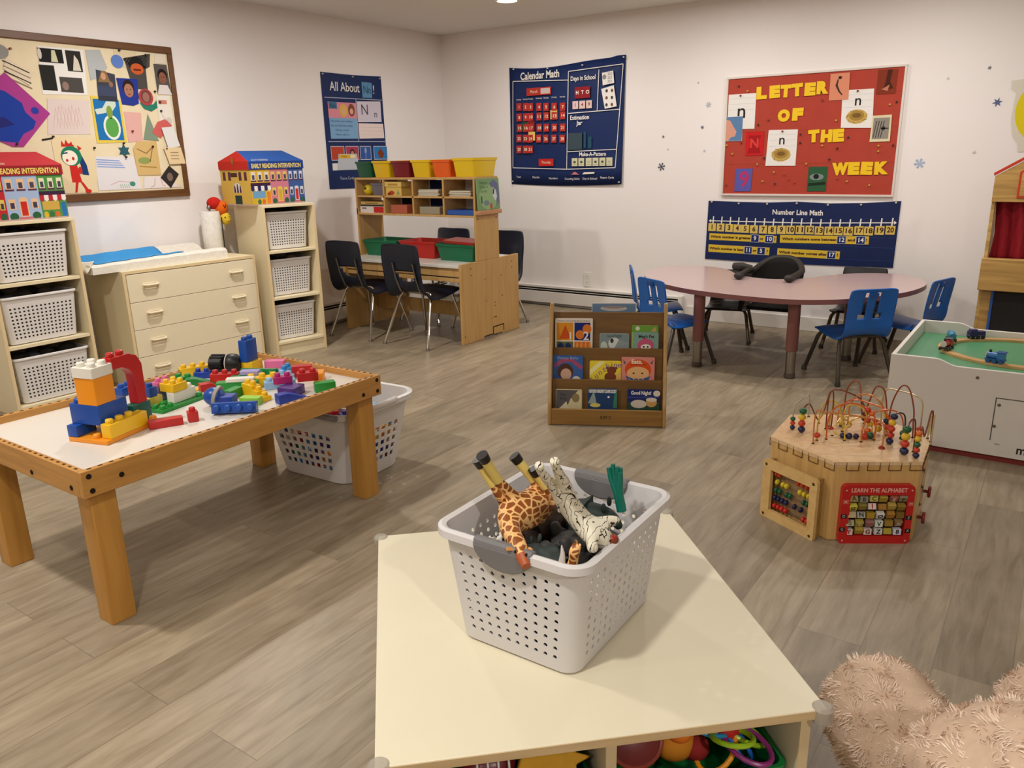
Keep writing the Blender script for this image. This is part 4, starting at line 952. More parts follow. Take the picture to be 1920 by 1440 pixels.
# ------------------------------------------------------------------ dresser, changing pad, paper towels
th = R(88.8)
t = thing('dresser', 'cream four-drawer dresser with a changing pad on top', 'dresser', (0.475, -3.655, 0), th)
DW, DD, DH = 0.94, 0.44, 0.728
for x in (0, DW-0.018):
    p = MB().box((x, 0.003, 0), (x+0.018, DD, DH-0.018), CR).build('side_panel', t, bevel=0.0015)
    MB().box((x, 0, 0), (x+0.018, 0.003, DH-0.018), CRE).build('edge_band', p, smooth=0)
p = MB().box((0, 0.003, DH-0.018), (DW, DD, DH), CR).build('top_panel', t, bevel=0.0015)
MB().box((0, 0, DH-0.018), (DW, 0.003, DH), CRE).build('edge_band', p, smooth=0)
MB().box((0.018, 0.03, 0.0), (DW-0.018, 0.045, 0.04), CR).build('toe_kick', t, smooth=0)
MB().box((0.018, DD-0.008, 0.02), (DW-0.018, DD, DH-0.018), CR).build('back_panel', t, smooth=0)
zt = DH-0.022
DRF = mat('#e8dabb', 0.42, 0, 0.4)
for i in range(4):
    za, zb = zt-(i+1)*0.1705+0.002, zt-i*0.1705-0.001
    dr = MB().box((0.0205, -0.004, za), (DW-0.0205, 0.014, zb), DRF).build('drawer', t, bevel=0.0012)
    for x in (0.165, 0.775):
        zc_ = (za+zb)/2+0.005
        hb = MB().prism(rrect(-0.054, -0.019, 0.054, 0.019, 0.012), 0, 0.004, DRF)
        hb.tube([(-0.046, 0.008, 0.003), (-0.043, 0.008, 0.016), (-0.03, 0.007, 0.021), (0.03, 0.007, 0.021), (0.043, 0.008, 0.016), (0.046, 0.008, 0.003)], 0.0065, DRF, 8)
        hb.box((-0.046, -0.012, 0.004), (0.046, 0.006, 0.0045), mat('#b9a47c', 0.5))  # darker patch paints the shade behind the grip bar
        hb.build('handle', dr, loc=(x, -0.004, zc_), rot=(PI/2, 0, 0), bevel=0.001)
t = thing('changing_pad', 'white contoured changing pad with a bright blue cover on the dresser', 'changing pad', (0, 0, 0.7285))
prof = [(0.055, 0.0), (0.05, 0.075), (0.075, 0.085), (0.12, 0.07), (0.17, 0.042), (0.25, 0.038), (0.33, 0.045), (0.38, 0.066), (0.42, 0.066), (0.442, 0.05), (0.445, 0.0)]
rows = []
for j in range(25):
    v = j/24; y = -3.80+v*0.91
    rows.append([(x, y-0.05*(1-v)*(x-0.25), z*(0.80+0.20*math.sin(min(1, v*1.3)*PI*0.5))+0.0015*math.sin(j*1.7+i) if z > 0 else 0.0) for i, (x, z) in enumerate(prof)])
PADW = mat('#e4ddd0', 0.5, 0, 0.3, 'cloth')
pb = MB().grid(rows, PADW); n = len(prof)
pb.add(rows[0], [tuple(range(n))], PADW); pb.add(rows[-1], [tuple(range(n))[::-1]], PADW)
pb.build('pad', t)
rows2 = [[(x+0.003*(i == 0), y, z+0.004) for i, (x, y, z) in enumerate(r[1:9])] for r in rows[1:17]]
MB().grid(rows2, mat('#2f8fd0', 0.55, 0, 0.3)).build('blue_cover', t, solid=0.003)
dr_ = []
for j in range(7):
    v = j/6
    dr_.append([(0.05+0.385*i/10, -3.785-0.05*(1-v)-0.006*math.sin(i*1.3), 0.060-0.062*(1-v)**1.4+0.006*math.sin(i*0.9+j*0.8)) for i in range(11)])
MB().grid([[(x, y, z+0.012) for x, y, z in r] for r in dr_], PADW).build('paper_liner', t, solid=0.002)
t = thing('paper_towel_roll', 'white paper towel roll standing on a dark holder behind the changing pad', 'paper towels', (0.135, -2.775, 0.7285))
MB().lathe([(0.07, 0), (0.072, 0.004), (0.07, 0.010), (0.010, 0.012)], mat('#2e2b29', 0.4), 24).build('holder_base', t)
MB().lathe([(0.02, 0.014), (0.064, 0.013), (0.066, 0.018), (0.066, 0.286), (0.063, 0.291), (0.02, 0.291)], mat('#e9e4db', 0.85, 0, 0.1, 'cloth'), 32).build('paper_roll', t)
MB().lathe([(0.006, 0.012), (0.006, 0.30), (0.016, 0.305), (0.018, 0.318), (0.012, 0.33), (0.002, 0.333)], ME('#8e8a84', 0.3), 14).build('holder_rod', t)
MB().tube([(0.06, 0.035, 0.008), (0.066, 0.04, 0.03), (0.066, 0.042, 0.25)], 0.004, mat('#2e2b29', 0.4)).build('tension_arm', t)
t = thing('plush_caterpillar', 'red, orange and yellow plush caterpillar draped over the paper towel roll', 'soft toy', (0.17, -2.70, 1.02))
MB().ball((-0.03, -0.035, 0.052), (0.05, 0.05, 0.042), mat('#c42a22', 0.9, 0, 0.1, 'cloth'), 16, 12).build('body_segment', t)
o = MB().ball((0.0, 0.0, 0.018), (0.043, 0.045, 0.05), mat('#e0651c', 0.9, 0, 0.1, 'cloth'), 16, 12).build('body_segment', t)
MB().tube([(0.038, -0.012, 0.04), (0.045, -0.004, 0.02), (0.038, 0.010, 0.04)], 0.003, PA('#2a1a16')).build('antenna', t)
hd = MB().ball((0.012, 0.012, -0.055), (0.036, 0.036, 0.045), mat('#e5c23e', 0.9, 0, 0.1, 'cloth'), 16, 12).build('head', t)
for s in (-1, 1): MB().ball((0.042, 0.006+s*0.016, -0.045), 0.005, PA('#1d1614'), 8, 6).build('eye', hd)
MB().ball((0.046, 0.008, -0.066), (0.008, 0.012, 0.009), mat('#d8b02e', 0.9), 8, 6).build('nose', hd)
# ------------------------------------------------------------------ activity desk with hutch
MAP = mat('#cca468', 0.42, 0, 0.4, 'maple'); MAPV = mat('#c89f62', 0.42, 0, 0.4, 'maple')
t = thing('activity_desk', 'maple activity desk with a cubby hutch in the room corner', 'desk', (0, 0, 0))
X0, X1, Y0, Y1 = 0.29, 1.505, -1.72, -0.98
for x in (X0, X1-0.02):
    p = MB().push(Matrix(((0, 0, 1, x), (1, 0, 0, 0), (0, 1, 0, 0), (0, 0, 0, 1)))).prism(
        [(Y0, 0), (-1.46, 0), (-1.46, 0.012), (-1.22, 0.012), (-1.22, 0), (Y1, 0), (Y1, 0.602), (Y0, 0.597)], 0, 0.02, MAPV).pop().build('end_panel', t, bevel=0.003)
    if x > 1:
        m = MB()
        for y, z in ((-1.60, 0.555), (-1.60, 0.505), (-1.07, 0.55), (-1.07, 0.505), (-1.43, 0.455), (-1.22, 0.46), (-1.21, 0.30), (-1.42, 0.29), (-1.31, 0.262), (-1.31, 0.235), (-1.695, 0.06)):
            m.push(Tm(X1, y, z) @ Ry(PI/2)).lathe([(0.006, 0), (0.005, 0.0012)], mat('#6b4c28', 0.4, 0.5), 8).pop()
        m.build('screw', p)
        m = MB(); dk_ = PA('#2e2114')
        m.box((X1, -1.345, 0.02), (X1+0.0012, -1.335, 0.075), dk_); m.box((X1, -1.345, 0.068), (X1+0.0012, -1.20, 0.076), dk_); m.box((X1, -1.205, 0.02), (X1+0.0012, -1.197, 0.076), dk_); m.box((X1, -1.46, 0.014), (X1+0.0012, -1.335, 0.022), dk_); m.box((X1, -1.335, 0.145), (X1+0.0012, -1.29, 0.15), dk_)
        m.build('routed_slot', p, smooth=0)
MB().box((X0+0.02, Y0+0.01, 0.565), (X1-0.02, Y1-0.01, 0.588), mat('#e2ddd4', 0.35, 0, 0.45)).build('table_top', t, bevel=0.002)
for y in (Y0+0.03, Y1-0.05):
    MB().box((X0+0.02, y, 0.50), (X1-0.02, y+0.02, 0.565), MAP).build('apron', t, bevel=0.002)
    MB().box((X0+0.02, y, 0.46), (X1-0.02, y+0.02, 0.49), MAP).build('drawer_rail', t, bevel=0.002)
MB().box((X0+0.02, -1.36, 0.13), (X1-0.02, -1.34, 0.24), MAP).build('stretcher', t, bevel=0.002)
HY0, HY1 = -1.52, -1.235
for x in (X0, X1-0.018):
    p = MB().box((x, HY0, 0.60 if x > 1 else 0.588), (x+0.018, HY1, 0.965), MAPV).build('upright', t, bevel=0.002)
    if x > 1:
        m = MB()
        for y in (-1.495, -1.265): m.push(Tm(x+0.018, y, 0.905) @ Ry(PI/2)).lathe([(0.007, 0), (0.006, 0.0012)], mat('#6b4c28', 0.4, 0.5), 8).pop()
        m.build('screw', p)
MB().box((X0, HY0, 1.188), (X1, HY1, 1.205), MAP).build('cubby_top', t, bevel=0.002)
MB().box((X0, HY0, 0.915), (X1-0.018, HY1, 0.93), MAP).build('cubby_bottom', t, bevel=0.002)
MB().box((X0+0.02, HY0, 1.052), (X1-0.02, HY1, 1.066), MAP).build('cubby_shelf', t, bevel=0.002)
cx_ = [X0, X0+0.303, X0+0.606, X0+0.909, X1-0.018]
for i, x in enumerate(cx_): MB().box((x, HY0, 0.93 if i < 4 else 0.965), (x+0.016, HY1, 1.188), MAPV).build('cubby_divider', t, bevel=0.0015)
MB().box((X1, HY0, 0.935), (X1+0.035, HY1, 0.965), mat('#c8936a', 0.45, 0, 0.4, 'wood')).build('book_ledge', t, bevel=0.003)

def tote(name, label, loc, rot, w, dd, h, hx, group=None, cat='bin'):
    cm = PL(hx); t_ = 0.003
    mb = MB(); k = 0.86
    def ring(z, s, o=0.0): return [(x, y, z) for x, y in rrect(-w/2*s-o, -dd/2*s-o, w/2*s+o, dd/2*s+o, 0.018, 3)]
    R_ = [ring(0.0, k), ring(h*0.86, 0.975), ring(h*0.86, 0.975, 0.006), ring(h, 1.0, 0.004), ring(h, 1.0, -t_), ring(h*0.84, 0.97, -t_), ring(0.004, k, -t_)]
    mb.grid(R_, cm, closed=True); n = len(R_[0])
    mb.add(R_[0], [tuple(range(n))[::-1]], cm); mb.add(R_[-1], [tuple(range(n))], cm)
    o = mb.build(name, loc=loc, rot=(0, 0, rot))
    return tag(o, label, cat, group)
g = 'plastic totes on top of the desk hutch'
for (xa, xb), h_, nm, dz in zip([(0.305, 0.475), (0.488, 0.672), (0.69, 0.878), (0.895, 1.082), (1.10, 1.278), (1.300, 1.505)], ['#0d5236', '#e3b914', '#7a1222', '#e6be18', '#e8611c', '#e9c41c'],
        ['dark green tote at the far left', 'yellow tote between the green and the maroon totes', 'maroon tote', 'yellow tote between the maroon and the orange totes', 'orange tote', 'yellow tote at the right end'], (0, .003, 0, .004, 0.002, .012)):
    tote('plastic_tote', '%s on top of the desk hutch' % nm, ((xa+xb)/2, -1.375, 1.2055), 0.0, xb-xa, 0.29, 0.122+dz, h_, g)
tote('plastic_tote', 'wide green tote on the desk behind the left navy chair', (0.50, -1.375, 0.5885), 0.0, 0.36, 0.27, 0.125, '#0f6a45', 'totes standing on the desk')
tote('plastic_tote', 'red tote on the desk between two green totes', (0.885, -1.355, 0.5885), 0.02, 0.37, 0.27, 0.13, '#b8241c', 'totes standing on the desk')
tote('plastic_tote', 'wide green tote on the desk against the right upright', (1.292, -1.385, 0.5885), 0.0, 0.37, 0.27, 0.125, '#0f6a45', 'totes standing on the desk')
o = MB().prism(rrect(-0.15, -0.085, 0.15, 0.085, 0.01), 0, 0.022, PL('#b0382c')).build('red_lid', loc=(1.295, -1.39, 0.7155), rot=(0.06, 0.03, 0), bevel=0.002)
tag(o, 'flat red lid lying on the right green tote of the desk', 'lid')
# things in the hutch cubbies
o = MB().ball((0, 0, 0.042), 0.042, PL('#d8bf1e'), 18, 12).push(Tm(0.0, -0.038, 0.055) @ Rx(PI/2)).lathe([(0.012, 0), (0.012, 0.006)], PA('#5a4a1a'), 10).pop().build('yellow_ball', loc=(0.375, -1.45, 1.0662)); tag(o, 'yellow ball in the top left cubby of the desk hutch', 'ball')
tote('grey_tub', 'smoky grey tub in the top left cubby of the desk hutch', (0.515, -1.41, 1.0662), 0, 0.155, 0.18, 0.095, '#6a6670', None, 'tub')
t = thing('card_box', 'cream lidded box with a red picture in the hutch cubby beside the ball', 'box', (0.70, -1.44, 1.0662))
m = MB().box((-0.082, -0.07, 0), (0.082, 0.09, 0.068), PA('#d9b862')); m.build('box_body', t, bevel=0.002)
m = MB().push(Tm(0, -0.0705, 0) @ Rx(PI/2)); m.disc(-0.02, 0.022, 0.03, 0.016, 0.0004, PA('#b8402a'), 12); m.disc(-0.045, 0.014, 0.02, 0.01, 0.0008, PA('#8a2a20'), 10); m.poly([(0.03, 0.01), (0.05, 0.045), (0.065, 0.01)], 0.0004, PA('#8a9a6a')); m.pop().build('label_print', t, smooth=0)
m = MB().box((-0.088, -0.076, 0.068), (0.088, 0.096, 0.105), PA('#dcbc6c')); m.build('lid', t, bevel=0.002)
m = MB().push(Tm(0, -0.0765, 0) @ Rx(PI/2)); m.rect(-0.05, 0.079, 0.05, 0.092, 0.0004, PA('#b08a3a')); m.pop().build('label_print', t, smooth=0)
def books_stack(x, y, z, n, w, dp, hx, label, group):
    random.seed(int(x*100+z*1000))
    zz = z
    for i in range(n):
        th_ = random.uniform(0.008, 0.013)
        o = MB().box((-w/2, -dp/2, 0), (w/2, dp/2, th_), PA(hx[i % len(hx)])).box((-w/2+0.002, -dp/2-0.0005, 0.002), (w/2+0.0005, dp/2-0.002, th_-0.002), PA('#d8cfbf')).build('thin_book', smooth=0, loc=(x+random.uniform(-0.008, 0.008), y, zz), rot=(0, 0, random.uniform(-0.05, 0.05)))
        tag(o, label[0] % (('bottom', 'second lowest', 'middle', 'second highest', 'top') if n == 5 else ('bottom', 'second', 'third', 'top'))[i], 'book', group); zz += th_+0.0003
books_stack(1.045, -1.43, 1.0662, 5, 0.20, 0.14, ['#a39a84', '#8b8672', '#b4a98c', '#9c927a', '#8d8a7c'], ['%s thin book of the stack in the third upper hutch cubby'], 'thin books in the third upper cubby')
books_stack(1.355, -1.425, 1.0662, 4, 0.20, 0.16, ['#9a8a6c', '#8b7f68', '#a2937a', '#948768'], ['%s thin book of the stack in the rightmost upper hutch cubby'], 'thin books in the rightmost upper cubby')
o = MB().box((-0.13, -0.1, 0), (0.13, 0.1, 0.05), PA('#ddd3cb')).push(Tm(0, -0.1005, 0) @ Rx(PI/2)).rect(0.02, 0.002, 0.128, 0.048, 0.0003, PA('#c02e2a')).rect(-0.11, 0.03, -0.06, 0.042, 0.0003, PA('#7a6e6a')).pop().build('puzzle_box', smooth=0, loc=(0.45, -1.405, 0.9302)); tag(o, 'white and red flat box in the bottom left cubby of the desk hutch', 'box')
o = MB().box((-0.125, -0.1, 0), (0.125, 0.1, 0.014), PA('#3f3a38')).build('game_board', smooth=0, loc=(0.452, -1.402, 0.9806), rot=(0, 0, 0.02)); tag(o, 'dark flat tray lying on the white and red box', 'tray')
o = MB().box((-0.12, -0.1, 0), (0.12, 0.1, 0.022), PA('#c7a765')).push(Tm(0, -0.1005, 0) @ Rx(PI/2)).rect(-0.07, 0.007, 0.07, 0.014, 0.0003, PA('#8a6a3a')).pop().build('puzzle_box', smooth=0, loc=(0.45, -1.405, 0.995)); tag(o, 'flat tan box on top of the dark tray in the hutch', 'box')
o = MB().box((-0.085, -0.065, 0), (0.085, 0.065, 0.066), mat('#b5604a', 0.35)).build('salmon_box', loc=(0.73, -1.43, 0.9302), bevel=0.004); tag(o, 'salmon pink plastic box in the second lower hutch cubby', 'box')
o = MB().box((-0.1, -0.065, 0), (0.1, 0.065, 0.056), mat('#9d9480', 0.3)).build('clear_box', loc=(1.045, -1.43, 0.9302), bevel=0.004); tag(o, 'pale grey plastic box in the third lower hutch cubby', 'box')
o = MB().box((-0.128, -0.1, 0), (0.128, 0.1, 0.036), PL('#2456a8')).build('blue_tray', loc=(1.35, -1.405, 0.9302), bevel=0.004); tag(o, 'flat blue tray in the lower right hutch cubby', 'tray')
for x, y, z, hx, l in ((0.985, -1.335, 1.0662, '#1a2350', 'navy folder standing in the third upper hutch cubby'), (0.985, -1.335, 0.9302, '#1a2350', 'navy folder standing in the third lower hutch cubby'), (0.685, -1.335, 0.9302, '#20283c', 'dark folder standing in the second lower hutch cubby'), (1.28, -1.262, 1.0662, '#d8d4d2', 'white folder standing in the upper right hutch cubby'), (1.28, -1.262, 0.9302, '#d8d4d2', 'white folder standing in the lower right hutch cubby')):
    o = MB().box((-0.06, 0, 0), (0.06, 0.02, 0.112), PA(hx)).build('insert', smooth=0, loc=(x, y, z)); tag(o, l, 'insert')  # plain coloured box set towards the back of a cubby
t = thing('picture_book', 'green picture book with a grey creature on the ledge of the desk hutch', 'book', (X1+0.0165, -1.515, 0.9665), (0, -0.06, 0))
MB().box((0, 0, 0), (0.012, 0.27, 0.225), PA('#7fa070')).build('cover', t, bevel=0.001)
m = MB().push(Tm(0.0125, 0, 0) @ Matrix(((0, 0, 1, 0), (1, 0, 0, 0), (0, 1, 0, 0), (0, 0, 0, 1))))
m.disc(0.13, 0.09, 0.115, 0.09, 0.0002, PA('#96b482'), 22); m.poly([(0.15, 0.19), (0.20, 0.215), (0.25, 0.19), (0.262, 0.12), (0.255, 0.05), (0.22, 0.02), (0.23, 0.09), (0.20, 0.15), (0.165, 0.165)], 0.0005, PA('#6f7394')); m.poly([(0.19, 0.16), (0.225, 0.14), (0.235, 0.09), (0.21, 0.06), (0.18, 0.10)], 0.0008, PA('#d3d6da')); m.line([(0.19, 0.11), (0.2, 0.15)], 0.014, 0.001, PA('#232634'))
m.disc(0.10, 0.05, 0.035, 0.02, 0.0005, PA('#7b8a8f'), 12); m.disc(0.155, 0.025, 0.016, 0.024, 0.0008, PA('#b8524a'), 10); m.rect(0.035, 0.05, 0.05, 0.10, 0.0006, PA('#3c5a44'))
m.text("There's a", 0.075, 0.195, 0.03, 0.0006, PA('#4e7048'), fit=0.1); m.text('Dragon in', 0.08, 0.165, 0.03, 0.0006, PA('#4e7048'), fit=0.1); m.text('School', 0.075, 0.135, 0.03, 0.0006, PA('#4e7048'), fit=0.075)
m.pop().build('cover_art', t, smooth=0)

# ------------------------------------------------------------------ navy shell chairs
def shell(prof, m, skip=None, nc=18, sub=10, corner=(4, 5), solid=0.006):
    P = []
    n = len(prof)
    for i in range(n-1):
        p0 = prof[max(i-1, 0)]; p1 = prof[i]; p2 = prof[i+1]; p3 = prof[min(i+2, n-1)]
        for k in range(sub if i < n-2 else sub+1):
            t_ = k/sub
            P.append([0.5*((2*p1[c])+(-p0[c]+p2[c])*t_+(2*p0[c]-5*p1[c]+4*p2[c]-p3[c])*t_**2+(-p0[c]+3*p1[c]-3*p2[c]+p3[c])*t_**3) for c in range(4)])
    N = len(P); rows = []
    for i, (y, z, hw, cup) in enumerate(P):
        j0, j1 = max(i-1, 0), min(i+1, N-1)
        ty, tz = P[j1][0]-P[j0][0], P[j1][1]-P[j0][1]; L = math.hypot(ty, tz) or 1; ny, nz = -tz/L, ty/L
        # rounded ends
        e = min(i, N-1-i); cn = corner[0] if i < N/2 else corner[1]
        s = 1.0
        if e < cn: s = 1-0.22*(1-e/cn)**2.2
        row = []
        for j in range(nc+1):
            q_ = -1+2*j/nc
            c_ = cup*abs(q_)**2.6
            row.append((hw*s*q_, y-ny*c_*1.0, z-nz*c_*1.0) if False else (hw*s*q_, y+ny*c_, z+nz*c_))
        rows.append(row)
    mb = MB().grid(rows, m, skip=(lambda i, j: skip(i/(N-1), (j+0.5)/nc*2-1)) if skip else None)
    return mb, rows
NV = mat('#141a2c', 0.38, 0, 0.45); CHR = ME('#c9c5bd', 0.18)
# profile runs from the seat front (y+) to the top of the back; normal points up and forward
def navy_chair(label, loc, rot, group):
    t = thing('school_chair', label, 'chair', loc, rot, group)
    prof = [(0.20, 0.385, 0.19, 0.012), (0.17, 0.405, 0.20, 0.012), (0.02, 0.395, 0.205, 0.03), (-0.11, 0.395, 0.20, 0.045), (-0.165, 0.425, 0.195, 0.055), (-0.195, 0.52, 0.185, 0.055), (-0.225, 0.64, 0.185, 0.04), (-0.245, 0.73, 0.178, 0.025), (-0.25, 0.755, 0.165, 0.02)]
    def skip(a, s): return 0.565 < a < 0.655 and abs(s) < 0.55*(1-abs(a-0.655)/0.16)
    mb, rows = shell(prof, NV, skip)
    sh = mb.build('seat_shell', t, solid=0.007)
    for s in (-1, 1):
        for yy, zz, fy in ((-0.10, 0.385, -0.255), (0.10, 0.385, 0.215)):
            lg = MB().tube([(s*0.115, yy, zz), (s*0.135, yy+(fy-yy)*0.05, zz-0.004), (s*0.15, yy+(fy-yy)*0.15, zz-0.03), (s*0.215, fy, 0.012)], 0.0105, CHR, 10).build('leg', t)
            MB().lathe([(0.010, 0.0), (0.015, 0.002), (0.014, 0.012), (0.011, 0.022)], mat('#8f8b85', 0.35, 0.8), 12).build('glide', lg, loc=(s*0.215, fy, 0))
        MB().tube([(s*0.095, 0.06, 0.382), (s*0.095, -0.12, 0.378), (s*0.098, -0.175, 0.405), (s*0.10, -0.215, 0.50), (s*0.10, -0.245, 0.62)], 0.0075, ME('#8d8a86', 0.3), 8).build('back_support', t)
    MB().tube([(-0.115, -0.10, 0.385), (0.115, -0.10, 0.385)], 0.0105, CHR, 10).build('seat_rail', t)
    MB().tube([(-0.115, 0.10, 0.385), (0.115, 0.10, 0.385)], 0.0105, CHR, 10).build('seat_rail', t)
    return t
gN = 'navy school chairs around the activity desk'
nc0 = navy_chair('navy plastic chair with chrome legs in front of the desk, nearer the cream shelf', (0.575, -1.71, 0), 0.0, gN)
dup(nc0, (1.165, -1.715, 0), -0.02, 'navy plastic chair with chrome legs in front of the red tote on the desk', gN)
dup(nc0, (1.235, -1.03, 0), PI+0.02, 'navy plastic chair behind the desk, its back showing past the right end panel', gN)
dup(nc0, (0.655, -1.01, 0), PI-0.03, 'navy plastic chair behind the desk, its top showing above the red tote', gN)

# ------------------------------------------------------------------ kidney table and its chairs
OUT = [(2.633,-1.037),(2.554,-0.782),(2.567,-0.566),(2.704,-0.424),(2.925,-0.426),(3.069,-0.532),(3.224,-0.741),(3.443,-0.826),(3.643,-0.711),(3.738,-0.536),(3.854,-0.351),(4.020,-0.242),(4.186,-0.242),(4.303,-0.366),(4.382,-0.591),(4.356,-0.868),(4.275,-1.085),(4.116,-1.334),(3.974,-1.460),(3.820,-1.535),(3.653,-1.555),(3.379,-1.526),(3.081,-1.438),(2.789,-1.240)]
def smooth_loop(P, k=4):
    o_ = []; n = len(P)
    for i in range(n):
        p0, p1, p2, p3 = P[i-1], P[i], P[(i+1) % n], P[(i+2) % n]
        for j in range(k):
            t_ = j/k
            o_.append(tuple(0.5*((2*p1[c])+(-p0[c]+p2[c])*t_+(2*p0[c]-5*p1[c]+4*p2[c]-p3[c])*t_**2+(-p0[c]+3*p1[c]-3*p2[c]+p3[c])*t_**3) for c in range(2)))
    return o_
ol = smooth_loop(OUT)
t = thing('kidney_table', 'mauve kidney shaped table with adjustable legs by the back wall', 'table', (0, 0, 0))
MB().prism(ol, 0.478, 0.508, mat('#bea4a2', 0.22, 0, 0.5), mat('#80524f', 0.4)).build('table_top', t, bevel=0.002)
LG = mat('#7d4c46', 0.4, 0, 0.5)
for x, y in ((3.20, -1.415), (3.79, -1.40), (3.98, -0.78), (2.92, -0.70)):
    lg = MB().lathe([(0.034, 0.17), (0.036, 0.172), (0.036, 0.477), (0.05, 0.4775)], LG, 20).build('leg', t, loc=(x, y, 0))
    MB().lathe([(0.027, 0.03), (0.029, 0.032), (0.029, 0.172)], ME('#9a948c', 0.3), 20).build('leg_insert', lg)
    MB().lathe([(0.030, 0.0), (0.034, 0.004), (0.033, 0.022), (0.028, 0.036)], mat('#4a3d34', 0.5), 20).build('foot_cap', lg)
def blue_chair(label, loc, rot, group, hx='#1660b4', legc='#4a4238', hole=True, name='toddler_chair'):
    t = thing(name, label, 'chair', loc, rot, group)
    prof = [(0.165, 0.275, 0.145, 0.006), (0.14, 0.292, 0.152, 0.008), (0.02, 0.283, 0.155, 0.016), (-0.10, 0.283, 0.152, 0.02), (-0.145, 0.315, 0.148, 0.022), (-0.160, 0.40, 0.148, 0.018), (-0.18, 0.50, 0.15, 0.012), (-0.192, 0.552, 0.145, 0.008), (-0.196, 0.568, 0.138, 0.006)]
    def skip(a, s): return hole and ((0.63 < a < 0.86 and 0.14 < abs(s) < 0.32) or (0.60 < a <= 0.645 and 0.14 < abs(s) < 0.46))
    mb, rows = shell(prof, PL(hx), skip, nc=24)
    MBs = mb.build('seat_shell', t, solid=0.008)
    if hole: MB().push(Tm(0, -0.2005, 0.535) @ Rx(PI/2+0.12)).prism(rrect(-0.026, -0.011, 0.026, 0.011, 0.008), -0.002, 0.004, PL('#104c92')).pop().build('handle_plate', t)
    lm = mat(legc, 0.35, 0.5, 0.5)
    for s in (-1, 1):
        for yy, fy in ((-0.09, -0.20), (0.10, 0.195)):
            lg = MB().tube([(s*0.09, yy, 0.272), (s*0.125, yy+(fy-yy)*0.1, 0.266), (s*0.14, yy+(fy-yy)*0.25, 0.235), (s*0.175, fy, 0.01)], 0.0125, lm, 10).build('leg', t)
            MB().lathe([(0.013, 0.0), (0.017, 0.003), (0.016, 0.016), (0.013, 0.03)], mat('#38322b', 0.5), 12).build('foot_cap', lg, loc=(s*0.175, fy, 0))
    for yy in (-0.09, 0.10): MB().tube([(-0.09, yy, 0.272), (0.09, yy, 0.272)], 0.0125, lm, 10).build('seat_rail', t)
    return t
gC = 'blue toddler chairs around the kidney table'
def face_rot(dx, dy): return math.atan2(dy, dx)-PI/2
b0 = blue_chair('blue toddler chair with two slots turned away, in front of the kidney table at right', (4.075, -1.185, 0), face_rot(-0.68, 0.73), gC)
dup(b0, (3.02, -1.375, 0), face_rot(0.50, 0.86), 'blue toddler chair behind the right side of the book display', gC)
dup(b0, (2.72, -0.98, 0), face_rot(0.86, 0.5), 'blue toddler chair seen edge on at the left end of the kidney table', gC)
dup(b0, (4.305, -0.715, 0), face_rot(-0.95, 0.31), 'blue toddler chair in profile at the right end of the kidney table', gC)
gK = 'dark toddler chairs behind the kidney table'
k0 = blue_chair('black toddler chair behind the kidney table, between the left leg and the hook-on seat', (3.07, -0.51, 0), face_rot(0.25, -0.97), gK, '#1d1a1a', '#5a4a36', False, 'black_chair')
k1 = dup(k0, (3.93, -0.325, 0), face_rot(0.02, -1), 'black toddler chair with only its top edge showing above the kidney table', gK)
k1.scale = (1, 1, 0.93); k0.scale = (1, 1, 0.85)
t = thing('hook_on_seat', 'black fabric hook-on baby seat clamped to the kidney table', 'baby seat', (3.43, -0.60, 0), 0.05)
FB = mat('#1b1816', 0.8, 0, 0.2, 'cloth'); FG = mat('#2d2825', 0.6)
rows = []
for j in range(9):
    v = j/8
    z = 0.30+0.30*v; r = []
    for i in range(21):
        a = PI*i/20
        hw = 0.155+0.02*v; dp_ = 0.16+0.07*v
        r.append((hw*math.cos(a), -0.02+dp_*math.sin(a)**0.8, z-(0.10*v*abs(math.cos(a))**3)))
    rows.append(r)
MB().grid(rows, FB).build('seat_back', t, solid=0.02)
MB().prism([(0.155*math.cos(PI*i/20), -0.02+0.16*math.sin(PI*i/20)) for i in range(21)]+[(-0.155, -0.14), (0.155, -0.14)], 0.27, 0.30, FB).build('seat_base', t, bevel=0.008)
MB().tube([(0.165*math.cos(PI*i/14), 0.0+0.225*math.sin(PI*i/14)**0.8, 0.598-0.075*abs(math.cos(PI*i/14))**3) for i in range(15)], 0.022, FG, 10).build('top_rail', t)
for s in (-1, 1):
    ar = MB().tube([(s*0.17, 0.0, 0.53), (s*0.175, -0.08, 0.537), (s*0.172, -0.20, 0.533), (s*0.165, -0.33, 0.531)], [0.018, 0.02, 0.02, 0.022], FG, 10).build('clamp_arm', t)
    MB().ball((s*0.165, -0.33, 0.534), (0.032, 0.036, 0.024), FG, 14, 10).build('arm_pad', ar)
    MB().tube([(s*0.17, -0.01, 0.52), (s*0.17, -0.03, 0.43), (s*0.165, -0.10, 0.43), (s*0.16, -0.24, 0.448)], 0.012, FG, 8).build('under_arm', ar)
MB().tube([(-0.17, 0.02, 0.54), (-0.24, 0.0, 0.55), (-0.30, 0.03, 0.545)], [0.02, 0.03, 0.028], FG, 10).build('side_knob', t)
MB().tube([(-0.16, -0.1, 0.42), (-0.18, -0.15, 0.34), (-0.19, -0.17, 0.26)], [0.022, 0.026, 0.018], FB, 8, flat=0.4).build('hanging_strap', t)

